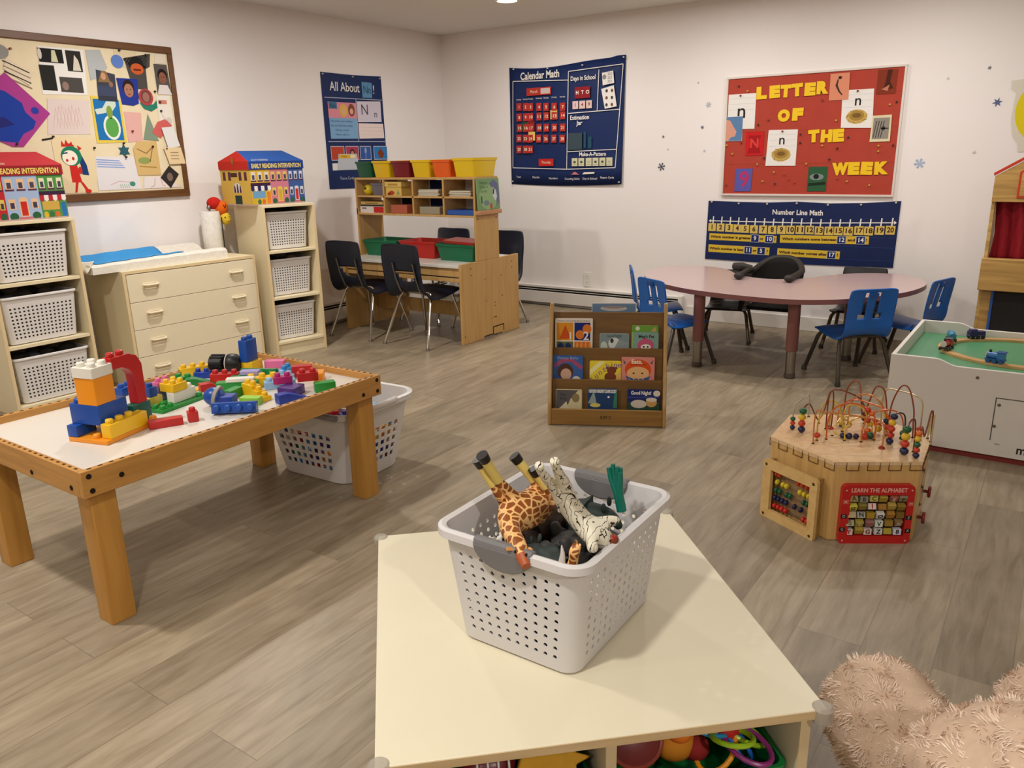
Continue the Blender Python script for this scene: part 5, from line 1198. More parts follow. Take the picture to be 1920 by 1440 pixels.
# ------------------------------------------------------------------ train table
t = thing('train_table', 'white train table with a green top at the right edge of the picture', 'table', (4.48, -2.325, 0))
TWH = mat('#d6d0c8', 0.4, 0, 0.4); TL, TD = 1.56, 0.90
def wavy(L):
    pts = [(0, 0.03), (L, 0.03), (L, 0.437)]
    pts += [(L-0.18, 0.436)]+[(L-0.18-0.09*k/6, 0.437-0.026*(0.5-0.5*math.cos(PI*k/6))) for k in range(1, 7)]
    pts += [(0.27-0.09*k/6, 0.411+0.026*(0.5-0.5*math.cos(PI*k/6))) for k in range(0, 7)]
    return pts+[(0, 0.437)]
def rail(o_, n_, y): return MB().push(Tm(0, y+0.018, 0) @ Rx(PI/2)).prism(wavy(TL), 0, 0.018, TWH).pop().build(n_, o_, bevel=0.002)
fp_ = rail(t, 'front_panel', 0); rail(t, 'back_panel', TD-0.018)
for x in (0, TL-0.018): MB().box((x, 0.018, 0.03), (x+0.018, TD-0.018, 0.437), TWH).build('side_panel', t, bevel=0.002)
MB().box((0.018, 0.018, 0.355), (TL-0.018, TD-0.018, 0.37), mat('#4c8a62', 0.4, 0, 0.4)).build('play_surface', t, smooth=0)
MB().box((0.02, 0.02, 0.0), (TL-0.02, TD-0.02, 0.03), mat('#7c2a24', 0.6)).build('plinth', t, smooth=0)
m = MB(); dk_ = PA('#5a534b')
m.box((0.43, -0.0008, 0.10), (0.434, 0, 0.295), dk_); m.box((0.43, -0.0008, 0.291), (1.02, 0, 0.295), dk_); m.box((1.016, -0.0008, 0.10), (1.02, 0, 0.295), dk_); m.box((0.45, -0.0008, 0.085), (0.47, 0, 0.087), dk_)
m.build('door_gap', fp_, smooth=0)
m = MB()
for x, z in ((0.351, 0.372), (0.446, 0.262), (0.44, 0.165)): m.push(Tm(x, 0, z) @ Rx(PI/2)).lathe([(0.0075, 0), (0.006, 0.002)], ME('#8a847a', 0.35), 10).pop()
m.build('bolt', fp_)
MB().push(Tm(0.60, -0.0006, 0.072) @ Rx(PI/2)).text('maxim', 0, 0, 0.055, 0.0005, PA('#2a2520'), bold=0.001, fit=0.13).pop().build('logo_lettering', fp_, smooth=0)
tr = []
cxm, cym = 5.30, -1.765
TP = []
for i in range(64):
    a = 2*PI*i/64
    x = 0.40*math.copysign(abs(math.cos(a))**0.9, math.cos(a)); y = 0.30*math.sin(a)
    TP.append((cxm+(x if True else 0)+(0.27 if math.cos(a) > 0 else -0.27)*(1 if abs(math.cos(a)) > 1e-6 else 0), cym+y))
mb = MB(); TRW = mat('#c9a26c', 0.45, 0, 0.4, 'wood')
def off(P, i, r):
    n = len(P); dx, dy = P[(i+1) % n][0]-P[i-1][0], P[(i+1) % n][1]-P[i-1][1]; L = math.hypot(dx, dy); return (P[i][0]+dy/L*r, P[i][1]-dx/L*r)
ringz = [(0.021, 0.0), (0.021, 0.012), (0.0145, 0.012), (0.0135, 0.009), (0.009, 0.009), (0.008, 0.012), (-0.008, 0.012), (-0.009, 0.009), (-0.0135, 0.009), (-0.0145, 0.012), (-0.021, 0.012), (-0.021, 0.0)]
rows = [[(*off(TP, i, r), z) for i in range(64)] for r, z in ringz]
mb.grid(rows+[rows[0]], TRW, closed=True)
o = mb.build('toy_track', loc=(0, 0, 0.3705)); tag(o, 'wooden toy train track loop on the green table top', 'toy track')
def engine(label, loc, rot, hx, h2, face=False, kind=0):
    t = thing('toy_train', label, 'toy train', loc, rot, 'toy trains on the wooden track')
    c_ = PL(hx); c2 = PL(h2); bk = PL('#1d1b1b')
    MB().box((-0.042, -0.016, 0.012), (0.042, 0.016, 0.02), c2).build('chassis', t, bevel=0.002)
    b = MB()
    if kind == 0:
        b.push(Tm(-0.035, 0, 0.034) @ Ry(PI/2)).lathe([(0.015, 0), (0.015, 0.045)], c_, 14).pop(); b.box((0.008, -0.016, 0.02), (0.038, 0.016, 0.05), c_); b.box((0.004, -0.019, 0.05), (0.042, 0.019, 0.055), c2); b.cyl((-0.025, 0, 0.045), 0.006, 0.014, bk, 10)
    elif kind == 1: b.box((-0.04, -0.016, 0.02), (0.04, 0.016, 0.04), c_); b.box((-0.035, -0.013, 0.04), (0.0, 0.013, 0.05), c2)
    else: b.push(Tm(-0.04, 0, 0.034) @ Ry(PI/2)).lathe([(0.012, 0), (0.019, 0.01), (0.019, 0.07), (0.012, 0.08)], c_, 14).pop()
    b.build('body', t, bevel=0.0015)
    for x in (-0.026, 0.0, 0.026):
        for y in (-0.019, 0.019): MB().push(Tm(x, y-0.003, 0.0095) @ Rx(-PI/2)).lathe([(0.0095, 0), (0.0095, 0.006)], bk if kind else c2, 12).pop().build('wheel', t)
    if face: MB().push(Tm(-0.036, 0, 0.034) @ Ry(-PI/2)).lathe([(0.0145, 0), (0.014, 0.002), (0.003, 0.003)], PA('#cfc7bd'), 14).pop().build('front_disc', t)
    return t
zt_ = 0.3705+0.012
engine('blue toy engine with a grey front on the near side of the track', (4.875, -2.046, zt_), -0.26, '#3a6ea8', '#22508a', True)
engine('red toy engine on the left bend of the track', (4.656, -1.88, zt_), 1.30, '#a02a26', '#2a2220', True)
engine('teal toy tanker behind the red engine on the track', (4.652, -1.665, zt_), 1.80, '#2e7a9a', '#1f3f5a', False, 2)
engine('dark violet toy wagon at the back of the track', (4.752, -1.541, zt_), 0.60, '#2c2450', '#3a2f66', False, 1)

# ------------------------------------------------------------------ puppet theatre
t = thing('puppet_theatre', 'pine puppet theatre with red curtain and chalkboard at the right edge', 'puppet theatre', (4.665, -0.52, 0))
PN = mat('#c9a05c', 0.5, 0, 0.35, 'pine'); RDT = mat('#c23a20', 0.45)
TW = 0.80
MB().push(Tm(0, 0.018, 0) @ Rx(PI/2)).prism([(0, 1.016), (TW, 1.016), (TW, 1.165), (TW/2, 1.42), (0, 1.165)], 0, 0.018, PN).pop().build('gable_board', t, bevel=0.002)
m = MB()
m.push(Tm(0, 0.02, 0) @ Rx(PI/2))
for a, b in (((-0.004, 1.168), (TW/2, 1.425)), ((TW/2, 1.425), (TW+0.004, 1.168))):
    dx, dy = b[0]-a[0], b[1]-a[1]; L = math.hypot(dx, dy); nx_, ny_ = -dy/L*0.02, dx/L*0.02
    m.prism([a, b, (b[0]+nx_*0.4, b[1]+ny_), (a[0]+nx_*0.4, a[1]+ny_)], 0, 0.024, RDT)
m.pop().build('roof_trim', t, bevel=0.002)
MB().push(Tm(0, 0.0, 0) @ Rx(PI/2)).prism([(0.125, 1.04), (TW-0.125, 1.04), (TW-0.125, 1.19), (TW/2, 1.35), (0.125, 1.19)], 0, 0.006, RDT).prism([(0.137, 1.052), (TW-0.137, 1.052), (TW-0.137, 1.184), (TW/2, 1.335), (0.137, 1.184)], 0.006, 0.008, PN).pop().build('gable_panel', t, smooth=0)
for x in (0, TW-0.02):
    MB().box((x, 0.018, 0.0), (x+0.02, 0.29, 1.165), mat('#d0aa66', 0.5, 0, 0.35, 'pine')).build('side_panel', t, bevel=0.002)
for x in (0.02, TW-0.07): MB().box((x, 0.0, 0.0), (x+0.05, 0.018, 0.485), PN).build('front_stile', t, bevel=0.0015)
MB().box((-0.006, -0.045, 0.485), (TW+0.006, 0.018, 0.68), PN).build('counter_board', t, bevel=0.004)
MB().box((0.07, 0.002, 0.06), (TW-0.07, 0.016, 0.485), mat('#1d1917', 0.7)).build('chalkboard', t, smooth=0)
m = MB(); bl_ = mat('#2a58a8', 0.5)
m.box((0.07, -0.006, 0.06), (0.084, 0.002, 0.485), bl_); m.box((TW-0.084, -0.006, 0.06), (TW-0.07, 0.002, 0.485), bl_); m.box((0.07, -0.006, 0.05), (TW-0.07, 0.002, 0.066), bl_)
m.build('chalkboard_frame', t, smooth=0)
rows = []
for j in range(13):
    v = j/12; r = []
    for i in range(61):
        u = i/60
        r.append((0.022+0.005*math.sin(v*5)+0.008*math.sin(v*3.1)+u*(TW-0.045), 0.055+0.018*math.sin(u*52+1.5*math.sin(v*2))+0.008*math.sin(u*21+v*2), 0.66+v*0.40))
    rows.append(r)
MB().grid(rows, mat('#8a1420', 0.7, 0, 0.25, 'cloth')).build('curtain', t, solid=0.002)
MB().tube([(0.02, 0.06, 1.05), (TW-0.02, 0.06, 1.05)], 0.007, PN).build('curtain_rod', t)
# ------------------------------------------------------------------ slanted book display
BA = R(26.5)
ub = Vector((math.cos(BA), math.sin(BA))); vb = Vector((-ub.y, ub.x)); B0 = Vector((2.993, -2.916))
t = thing('book_display', 'low slanted wooden book display with three tiers of picture books', 'bookshelf', (B0.x, B0.y, 0), BA)
OAK = mat('#8f6a34', 0.4, 0, 0.4, 'wood'); OAKD = mat('#785628', 0.45, 0, 0.4, 'wood'); OAKL = mat('#a8854e', 0.35, 0, 0.45, 'woodz')
sp = [(0.0, 0), (0.0, 0.10), (0.012, 0.125), (0.165, 0.585), (0.178, 0.605), (0.198, 0.607), (0.212, 0.595), (0.235, 0.45), (0.255, 0.0)]
for x in (0, 0.582):
    MB().push(Matrix(((0, 0, 1, x), (1, 0, 0, 0), (0, 1, 0, 0), (0, 0, 0, 1)))).prism(sp, 0, 0.018, OAKL).pop().build('side_panel', t, bevel=0.004)
def slab(y0, z0, y1, z1, th_, m, name, bev=0.003):
    d_ = Vector((y1-y0, z1-z0)).normalized(); n_ = Vector((d_.y, -d_.x))*th_
    return MB().push(Matrix(((0, 0, 1, 0.018), (1, 0, 0, 0), (0, 1, 0, 0), (0, 0, 0, 1)))).prism([(y0, z0), (y1, z1), (y1+n_.x, z1+n_.y), (y0+n_.x, z0+n_.y)], 0, 0.564, m).pop().build(name, t, bevel=bev)
fr = MB().box((0.018, 0.0, 0.004), (0.582, 0.014, 0.09), OAK).build('front_rail', t, bevel=0.004)
MB().push(Tm(0.30, -0.0006, 0.048) @ Rx(PI/2)).text('KIM C.', 0, 0, 0.026, 0.0003, PA('#2c1c0e'), fit=0.06).pop().build('lettering', fr, smooth=0)
slab(0.062, 0.03, 0.078, 0.228, 0.012, OAKD, 'tier_board'); slab(0.118, 0.15, 0.138, 0.380, 0.012, OAKD, 'tier_board'); slab(0.172, 0.30, 0.204, 0.556, 0.012, OAKD, 'tier_board')
for y0, y1, z in ((0.014, 0.062, 0.022), (0.076, 0.118, 0.145), (0.136, 0.172, 0.295)): MB().box((0.018, y0, z), (0.582, y1+0.01, z+0.006), OAKD).build('pocket_floor', t, smooth=0)
def fx(zx): return 0.018+(zx-190)/1085*0.564
def book(label, zx0, zx1, h, tier, cover, art, lift=0.0, fwd=0.0, round_=0.006):
    x0 = fx(zx0); wd = (zx1-zx0)/1085*0.564
    zf, yf, an = [(0.3015, 0.158, 7.2), (0.1515, 0.104, 5.0), (0.0285, 0.048, 4.6)][tier]
    p = B0+ub*x0+vb*(yf-fwd-0.005)
    t = thing('board_book', label, 'book', (p.x, p.y, zf+lift+0.0018), (-R(an), 0, BA))
    MB().push(Tm(0, 0.011, 0) @ Rx(PI/2)).prism(rrect(0, 0, wd, h, round_), 0, 0.011, PA(cover)).pop().build('pages', t, smooth=0)
    hid = 0.045
    m = MB().push(Rx(PI/2)).rect(0.0, 0.0, wd, hid+0.004, 0.0003, PA(cover)).push(Tm(0, hid, 0)); art(m, wd, h-hid); m.pop(); m.pop().build('cover_print', t, smooth=0)
    return t
def artA(m, w_, h):
    m.rect(0.006, 0.006, w_-0.006, h-0.004, 0.0004, PA('#e2d8c8')); c = (w_)/2
    y1, y2 = h-0.115, h-0.022
    m.rect(0.008, y1, c-0.003, y2, 0.0008, PA('#d8902a')); m.rect(c+0.003, y1, w_-0.012, y2, 0.0008, PA('#1c2a72')); m.rect(0.008, 0.01, c-0.003, y1-0.006, 0.0008, PA('#5f6a34')); m.rect(c+0.003, 0.01, w_-0.012, y1-0.006, 0.0008, PA('#d9702a'))
    m.poly([(0.022, y1+0.008), (c-0.014, y1+0.008), (c*0.5+0.004, y2-0.012)], 0.0012, PA('#c8521c')); m.disc(c+0.032, y1+0.03, 0.022, 0.024, 0.0012, PA('#d9782a'), 16); m.disc(c+0.068, y1+0.06, 0.023, 0.025, 0.0012, PA('#d9782a'), 16)
    m.text('1', c-0.018, y1+0.022, 0.055, 0.0016, WHT, bold=0.001); m.text('2', w_-0.034, y1+0.022, 0.062, 0.0016, WHT, bold=0.001); m.text('3', c-0.024, y1-0.075, 0.055, 0.0016, WHT, bold=0.001)
    for s in (0.03, 0.068): m.disc(s, y1-0.032, 0.016, 0.02, 0.0012, PA('#22306a'), 12)
    for i in range(4): m.disc(c+0.018+i*0.022, y1-0.05, 0.007, 0.045, 0.0012, PA('#e89a4a'), 10)
    m.text('Numbers and Counting Backwards Book', c, h-0.013, 0.012, 0.0008, BKC, fit=w_*0.85)
book('white board book with numbered colour squares at the upper left of the book display', 205, 580, 0.225, 0, '#e2d8c8', artA)
def artB(m, w_, h):
    m.rect(0.003, 0.003, w_-0.003, h-0.003, 0.0004, PA('#7d8f92')); m.disc(w_*0.5, h*0.5, w_*0.2, h*0.3, 0.0006, PA('#d2d8d4'), 18); m.poly([(w_*0.5, h*0.25), (w_*0.97, h*0.1), (w_*0.97, h*0.55), (w_*0.66, h*0.7)], 0.0008, PA('#8f9a9c')); m.disc(w_*0.42, h*0.64, w_*0.06, h*0.12, 0.001, PA('#3e3a36'), 12)
    m.disc(w_*0.15, h*0.3, w_*0.12, h*0.3, 0.0008, PA('#c3cdbf'), 14); m.text('Good Night', w_*0.5, h*0.88, 0.022, 0.001, PA('#3a4648'), fit=w_*0.5)
book('grey landscape book titled Good Night in the middle of the top tier', 650, 940, 0.148, 0, '#9aa6a4', artB)
book('tall lime green book behind the teal book on the top tier', 965, 1225, 0.19, 0, '#9ec06a', lambda m, w_, h: (m.rect(0, h-0.035, w_, h, 0.0004, PA('#6f9e3f')), m.disc(0.03, h-0.015, 0.011, 0.011, 0.0008, PA('#d9e0c8'), 12), m.poly([(w_-0.04, h-0.03), (w_-0.01, h-0.03), (w_-0.015, h-0.006)], 0.0008, PA('#c8a070'))), 0, -0.002)
def artM(m, w_, h):
    m.rect(0.002, 0.002, w_-0.002, h-0.002, 0.0004, PA('#7fa098')); m.text("Meg's Pet", w_*0.52, h-0.022, 0.022, 0.0008, BKC, bold=0.0006, fit=w_*0.62)
    m.disc(w_*0.5, h*0.40, 0.042, 0.036, 0.0006, PA('#c05a78'), 16); m.poly([(w_*0.5-0.03, h*0.5), (w_*0.5-0.008, h*0.78), (w_*0.5+0.012, h*0.66), (w_*0.5+0.035, h*0.5)], 0.0008, PA('#c05a78')); m.disc(w_*0.5, h*0.34, 0.026, 0.014, 0.001, WHT, 12)
    for s in (-0.01, 0.01): m.disc(w_*0.5+s, h*0.34, 0.005, 0.005, 0.0014, BKC, 8)
book("teal book titled Meg's Pet with a pink creature, front right of the top tier", 982, 1228, 0.158, 0, '#7fa098', artM, 0, 0.0125)
o = MB().push(Rx(PI/2)).prism(rrect(0, 0, 0.232, 0.235, 0.006), 0, 0.010, PA('#d8d6d4')).rect(0.004, 0.0, 0.228, 0.229, 0.0104, PA('#6a86a4')).disc(0.115, 0.205, 0.07, 0.014, 0.0108, PA('#c3bfb8'), 16).disc(0.115, 0.212, 0.055, 0.008, 0.0112, PA('#9c8f8f'), 14).pop().build('board_book', smooth=0)
p_ = B0+ub*fx(562)+vb*0.238
o.location = (p_.x, p_.y, 0.362); o.rotation_euler = (-R(6), 0, BA); tag(o, 'pale blue book poking up behind the top board of the book display', 'book')
tag(o, 'pale blue book poking up behind the top board of the book display', 'book')
MB().box((0.02, 0.215, 0.355), (0.58, 0.25, 0.361), OAKD).build('rear_ledge', t, smooth=0)
def artD(m, w_, h):
    m.rect(0.002, 0.002, w_-0.002, h-0.002, 0.0004, PA('#3f62a2')); m.tube([(0.01, h*0.62, 0.0006), (w_*0.3, h*0.82, 0.0006), (w_*0.62, h*0.84, 0.0006), (w_*0.97, h*0.56, 0.0006)], 0.010, PA('#a0506e'), 4, flat=0.02)
    m.disc(w_*0.42, h*0.42, w_*0.26, h*0.3, 0.001, PA('#54362c'), 18); m.disc(w_*0.44, h*0.33, w_*0.18, h*0.21, 0.0014, PA('#cfa690'), 16); m.disc(w_*0.78, h*0.1, w_*0.15, h*0.17, 0.001, PA('#d9d3c4'), 14); m.text('Sleepy Baby', w_*0.5, h*0.92, 0.018, 0.001, PA('#8fb0d0'), fit=w_*0.7)
book('blue book with a dark haired baby and a pink arch, left of the middle tier', 190, 492, 0.19, 1, '#3f62a2', artD)
def artE(m, w_, h):
    m.rect(0.002, 0.002, w_-0.002, h-0.002, 0.0004, PA('#e8d23a')); m.poly([(0.0, h*0.35), (w_*0.5, h*0.98), (w_*0.3, h*0.98), (0.0, h*0.6)], 0.0006, PA('#f0e6a0')); m.poly([(w_*0.55, 0), (w_*0.98, 0), (w_*0.98, h*0.6)], 0.0006, PA('#e3b36a'))
    br = PA('#7a4226'); m.disc(w_*0.66, h*0.30, w_*0.19, h*0.22, 0.0008, br, 16); m.disc(w_*0.70, h*0.60, w_*0.15, h*0.17, 0.001, br, 16)
    for s in (-1, 1): m.disc(w_*0.70+s*w_*0.14, h*0.70, w_*0.05, h*0.06, 0.0012, br, 10); m.disc(w_*0.66+s*w_*0.12, h*0.14, w_*0.06, h*0.07, 0.0014, PA('#d9b08a'), 10)
    for i, s in enumerate('Sunshine'):
        a = 0.72-0.14*i if i < 5 else 0.1
        m.push(Tm(w_*(0.09+i*0.122), h*(0.14+0.70*min(1, i/4.6)**0.8), 0.0016) @ Rz(R(40-7*i))); m.text(s, 0, 0, 0.042, 0, PA('#8a5a9a')); m.pop()
book('bright yellow book titled Sunshine with a brown bear on the middle tier', 558, 868, 0.165, 1, '#e8d23a', artE)
def artF(m, w_, h):
    m.rect(0.002, 0.002, w_-0.002, h-0.002, 0.0004, PA('#d98a80')); m.disc(w_*0.5, h*0.55, w_*0.40, h*0.38, 0.0006, PA('#d8501c'), 20); m.disc(w_*0.5, h*0.42, w_*0.34, h*0.24, 0.001, PA('#e3b27c'), 20)
    for s in (-1, 1): m.disc(w_*0.5+s*w_*0.13, h*0.42, 0.006, 0.004, 0.0014, BKC, 8); m.poly([(w_*0.5+s*w_*0.36, h*0.8), (w_*0.5+s*w_*0.46, h*0.92), (w_*0.5+s*w_*0.42, h*0.74)], 0.0008, PA('#6a5a58'))
    m.poly([(w_*0.12, h*0.32), (w_*0.35, h*0.22), (w_*0.65, h*0.22), (w_*0.88, h*0.32), (w_*0.8, 0.02), (w_*0.2, 0.02)], 0.0014, PA('#3f5f92'))
    for i in range(8): m.disc(w_*(0.24+0.07*i), h*(0.12 if i % 2 else 0.2), 0.003, 0.003, 0.0018, PA('#d8d8e0'), 6)
    m.text('Eats,', w_*0.46, h*0.84, 0.030, 0.0014, PA('#f0dcc0'), bold=0.001); m.line([(w_*0.26, h*0.74), (w_*0.74, h*0.74)], 0.004, 0.0014, PA('#a8381a'))
book('pink book with an orange haired child in a blue collar, right of the middle tier', 872, 1195, 0.186, 1, '#d98a80', artF)
def artG(m, w_, h):
    m.rect(0.002, 0.002, w_-0.002, h-0.002, 0.0004, PA('#5a5658')); m.poly([(w_*0.4, 0), (w_*0.98, 0), (w_*0.98, h*0.97), (w_*0.85, h*0.97), (w_*0.55, h*0.5)], 0.0006, PA('#cfc39a')); m.poly([(w_*0.1, 0.0), (w_*0.5, 0.0), (w_*0.4, h*0.4), (w_*0.3, h*0.25)], 0.0008, PA('#d8ccaa')); m.disc(w_*0.76, h*0.58, 0.02, 0.024, 0.001, PA('#8a7a50'), 12)
    m.text('The', w_*0.27, h*0.74, 0.02, 0.001, PA('#33302f')); m.text('Itsy', w_*0.29, h*0.55, 0.024, 0.001, PA('#33302f'))
book('dark grey and cream book at the left of the bottom tier', 228, 490, 0.148, 2, '#d0c49c', artG)
def artH(m, w_, h):
    m.rect(0.002, 0.002, w_-0.002, h-0.002, 0.0004, PA('#24406a')); m.rect(0.002, h*0.8, w_-0.002, h-0.002, 0.0006, PA('#7a8a94')); m.poly([(0, h*0.3), (w_*0.2, h*0.9), (w_*0.3, h*0.3)], 0.0008, PA('#8fa09a')); m.poly([(w_*0.85, h*0.1), (w_*0.9, h*0.9), (w_*0.99, h*0.9), (w_*0.99, h*0.1)], 0.0008, PA('#3f7a60')); m.disc(w_*0.25, h*0.22, w_*0.18, h*0.1, 0.001, PA('#d8c86a'), 14); m.disc(w_*0.7, h*0.62, 0.006, 0.006, 0.001, WHT, 8)
    m.text('GOOD NIGHT CAPE COD', w_*0.5, h*0.88, 0.022, 0.0012, WHT, bold=0.0008, fit=w_*0.9)
book('dark blue book titled Good Night Cape Cod in the middle of the bottom tier', 548, 838, 0.155, 2, '#24406a', artH)
def artI(m, w_, h):
    m.rect(0.002, 0.002, w_-0.002, h-0.002, 0.0004, PA('#1f2a62')); m.rect(0.002, 0.0, w_-0.002, h*0.42, 0.0006, PA('#2a4a3a')); m.disc(w_*0.35, h*0.32, w_*0.25, h*0.2, 0.0008, PA('#cfc3b4'), 16); m.disc(w_*0.74, h*0.40, w_*0.17, h*0.22, 0.001, PA('#c99a5c'), 16); m.disc(w_*0.74, h*0.53, w_*0.17, h*0.10, 0.0012, PA('#d8ccb8'), 14); m.disc(w_*0.9, h*0.83, 0.018, 0.016, 0.001, PA('#d8cfc0'), 14); m.line([(0.0, h*0.62), (w_, h*0.66)], 0.008, 0.0008, PA('#38428a'))
    m.text('Good Night!', w_*0.42, h*0.84, 0.026, 0.0012, WHT, bold=0.0008, fit=w_*0.62)
book('navy book titled Good Night with a sheep at the right of the bottom tier', 936, 1250, 0.155, 2, '#1f2a62', artI)

# ------------------------------------------------------------------ hexagonal activity cube with bead maze
AC = Vector((4.50, -3.168)); AR = 0.295; AH = 0.302
t = thing('activity_cube', 'hexagonal wooden activity cube with a bead maze on top', 'activity toy', (AC.x, AC.y, 0), R(2))
BIR = mat('#cfa768', 0.35, 0, 0.45, 'woodz'); BIT = mat('#e0c096', 0.25, 0, 0.5, 'maple')
hexp = [(AR*math.cos(R(-90+60*i)), AR*math.sin(R(-90+60*i))) for i in range(6)]
MB().prism(hexp, 0.0, AH-0.014, BIR).build('body', t, bevel=0.006)
hx2 = [(x*1.012, y*1.012) for x, y in hexp]
jm = MB().prism(hx2, AH-0.014, AH, BIT); jk = PA('#6a4622')
for i in range(6):
    a, b = Vector(hx2[i]), Vector(hx2[(i+1) % 6]); L = (b-a).length
    an = math.atan2((b-a).y, (b-a).x)
    for k in range(4):
        x = L*(0.14+0.24*k)
        jm.push(Tm(a.x, a.y, 0) @ Rz(an) @ Tm(x, -0.0006, AH-0.034)).box((0, 0, 0), (0.0022, 0.002, 0.03), jk).box((0.042, 0, 0), (0.0442, 0.002, 0.03), jk).box((0, 0, 0), (0.044, 0.002, 0.002), jk).pop()
def face_M(i):
    a, b = Vector(hexp[i]), Vector(hexp[(i+1) % 6]); an = math.atan2((b-a).y, (b-a).x); mid = (a+b)/2
    return Tm(mid.x, mid.y, 0) @ Rz(an) @ Rx(PI/2)           # x along the face, y up, z outwards
def child(mb, name, M, parent, **k):
    o = mb.build(name, parent, **k); o.matrix_local = M; return o
jm.build('top', t, smooth=0)
# alphabet panel on the face towards the table
M1 = face_M(0)
RDP = mat('#b81e1c', 0.35, 0, 0.4)
def ring_panel(x0, y0, x1, y1, ix0, iy0, ix1, iy1, z0, z1, m):
    out = rrect(x0, y0, x1, y1, 0.018, 4); inn = [(min(max(x, ix0), ix1), min(max(y, iy0), iy1)) for x, y in out]
    mb = MB(); n = len(out)
    vs = [(x, y, z0) for x, y in out]+[(x, y, z1) for x, y in out]+[(x, y, z1) for x, y in inn]+[(x, y, z0) for x, y in inn]
    fs = []
    for i in range(n):
        j = (i+1) % n
        fs += [(i, j, n+j, n+i), (n+i, n+j, 2*n+j, 2*n+i), (2*n+i, 2*n+j, 3*n+j, 3*n+i)]
    return mb.add(vs, fs, m)
pn = child(ring_panel(-0.118, -0.002, 0.128, 0.222, -0.088, 0.03, 0.105, 0.185, 0.001, 0.022, RDP), 'alphabet_panel', M1, t)
m = MB().text('LEARN THE ALPHABET', 0.006, 0.203, 0.022, 0.0224, PA('#e0a89a'), bold=0.0006, fit=0.19)
for x, y in ((-0.104, 0.012), (0.113, 0.012), (0.117, 0.203), (-0.105, 0.203)): m.disc(x, y, 0.003, 0.003, 0.0226, PA('#d8b8a8'), 8)
for x, y, s, w_, k in ((-0.104, 0.16, 'A', '#c85a48', 0), (-0.106, 0.105, 'D', '#1d1a18', 1), (-0.108, 0.055, 'G', '#1d1a18', 1), (0.118, 0.152, 'M', '#c04a3a', 0), (0.116, 0.10, 'Z', '#1d1a18', 1), (0.118, 0.05, 'X', '#1d1a18', 1)):
    m.rect(x-0.010, y-0.008, x+0.010, y+0.008, 0.0225, PA(w_)); m.text(s, x, y, 0.014, 0.0229, PA('#cfc8bc'))
m.build('panel_lettering', pn, smooth=0)
child(MB().rect(-0.09, 0.028, 0.107, 0.187, 0.0012, mat('#3a160f', 0.6)), 'panel_recess', M1, t, smooth=0)
random.seed(4)
BLK = [('#9a8a5a', '#5a4020'), ('#8d8a78', '#4a4438'), ('#c0b45a', '#5a5a30'), ('#a8923a', None), ('#a05a48', '#d8c8b8'), ('#8f8468', '#4a3820'), ('#c8bc4a', '#3a3820'), ('#8a7a3a', None), ('#d8c4b8', '#a8241e'), ('#9a7030', None), ('#b59a4a', None), ('#8d7430', None), ('#b5a478', None), ('#a5a198', '#3a3634'), ('#a8862a', None), ('#d5d0c8', '#1d1b1a'), ('#a87a34', None), ('#7a602a', None), ('#a8a488', '#6a6440'), ('#a8963a', '#d8d4cc'), ('#9a6a60', None), ('#d8d8cc', '#2a5a3a'), ('#9a7a34', None), ('#8a6a44', '#d8d4cc'), ('#d8c4bc', '#a8241e'), ('#a8923a', None), ('#d8c4b8', '#6a2420'), ('#cfccc6', '#1b1a1a'), ('#a8963a', None), ('#d0ccd4', '#2a2438')]
LTRS = 'ABCDEFGHIJKLMNPOQRSTUVWXY1GZ88'
for r in range(5):
    yy = 0.170-r*0.031
    child(MB().tube([(-0.089, yy, 0.0125), (0.106, yy, 0.0125)], 0.0016, ME('#9a958c', 0.3), 6), 'block_rod', M1, t)
    for c in range(6):
        ca, cb = BLK[r*6+c]
        x = -0.075+c*0.0335-0.002*r+random.uniform(-0.002, 0.002); yy_ = yy+random.uniform(-0.002, 0.002)
        b_ = MB().cbox((0, 0, 0), (0.0265, 0.0215, 0.018), PA(ca if cb is None or ca[1] != 'd' else ca))
        if cb: b_.text(LTRS[r*6+c], 0, 0, 0.022, 0.0094, PA(cb), bold=0.0008)
        child(b_, 'letter_block', M1 @ Tm(x, yy_, 0.0125) @ Rx(random.choice([0, 0, 0.5, -0.4])), t, smooth=0)
# abacus panel on the left face
M0 = face_M(5)
pan = child(ring_panel(-0.132, -0.010, 0.125, 0.232, -0.092, 0.035, 0.093, 0.195, 0.034, 0.048, mat('#d6b274', 0.35, 0, 0.45, 'maple')), 'abacus_panel', M0, t)
child(MB().box((-0.10, 0.03, 0.001), (0.10, 0.20, 0.004), mat('#a08058', 0.5)), 'panel_recess', M0, t)
m = MB()
for x, y in ((-0.115, 0.212), (0.108, 0.212), (-0.115, 0.012), (0.108, 0.012)): m.disc(x, y, 0.006, 0.006, 0.0486, PA('#4a3216'), 10)
m.build('screw', pan, smooth=0)
child(MB().box((0.098, 0.0, 0.001), (0.112, 0.226, 0.034), mat('#a88348', 0.45, 0, 0.4, 'wood')), 'panel_spacer', M0, t)
child(MB().box((-0.125, 0.0, 0.001), (-0.112, 0.226, 0.034), mat('#a88348', 0.45, 0, 0.4, 'wood')), 'panel_spacer', M0, t)
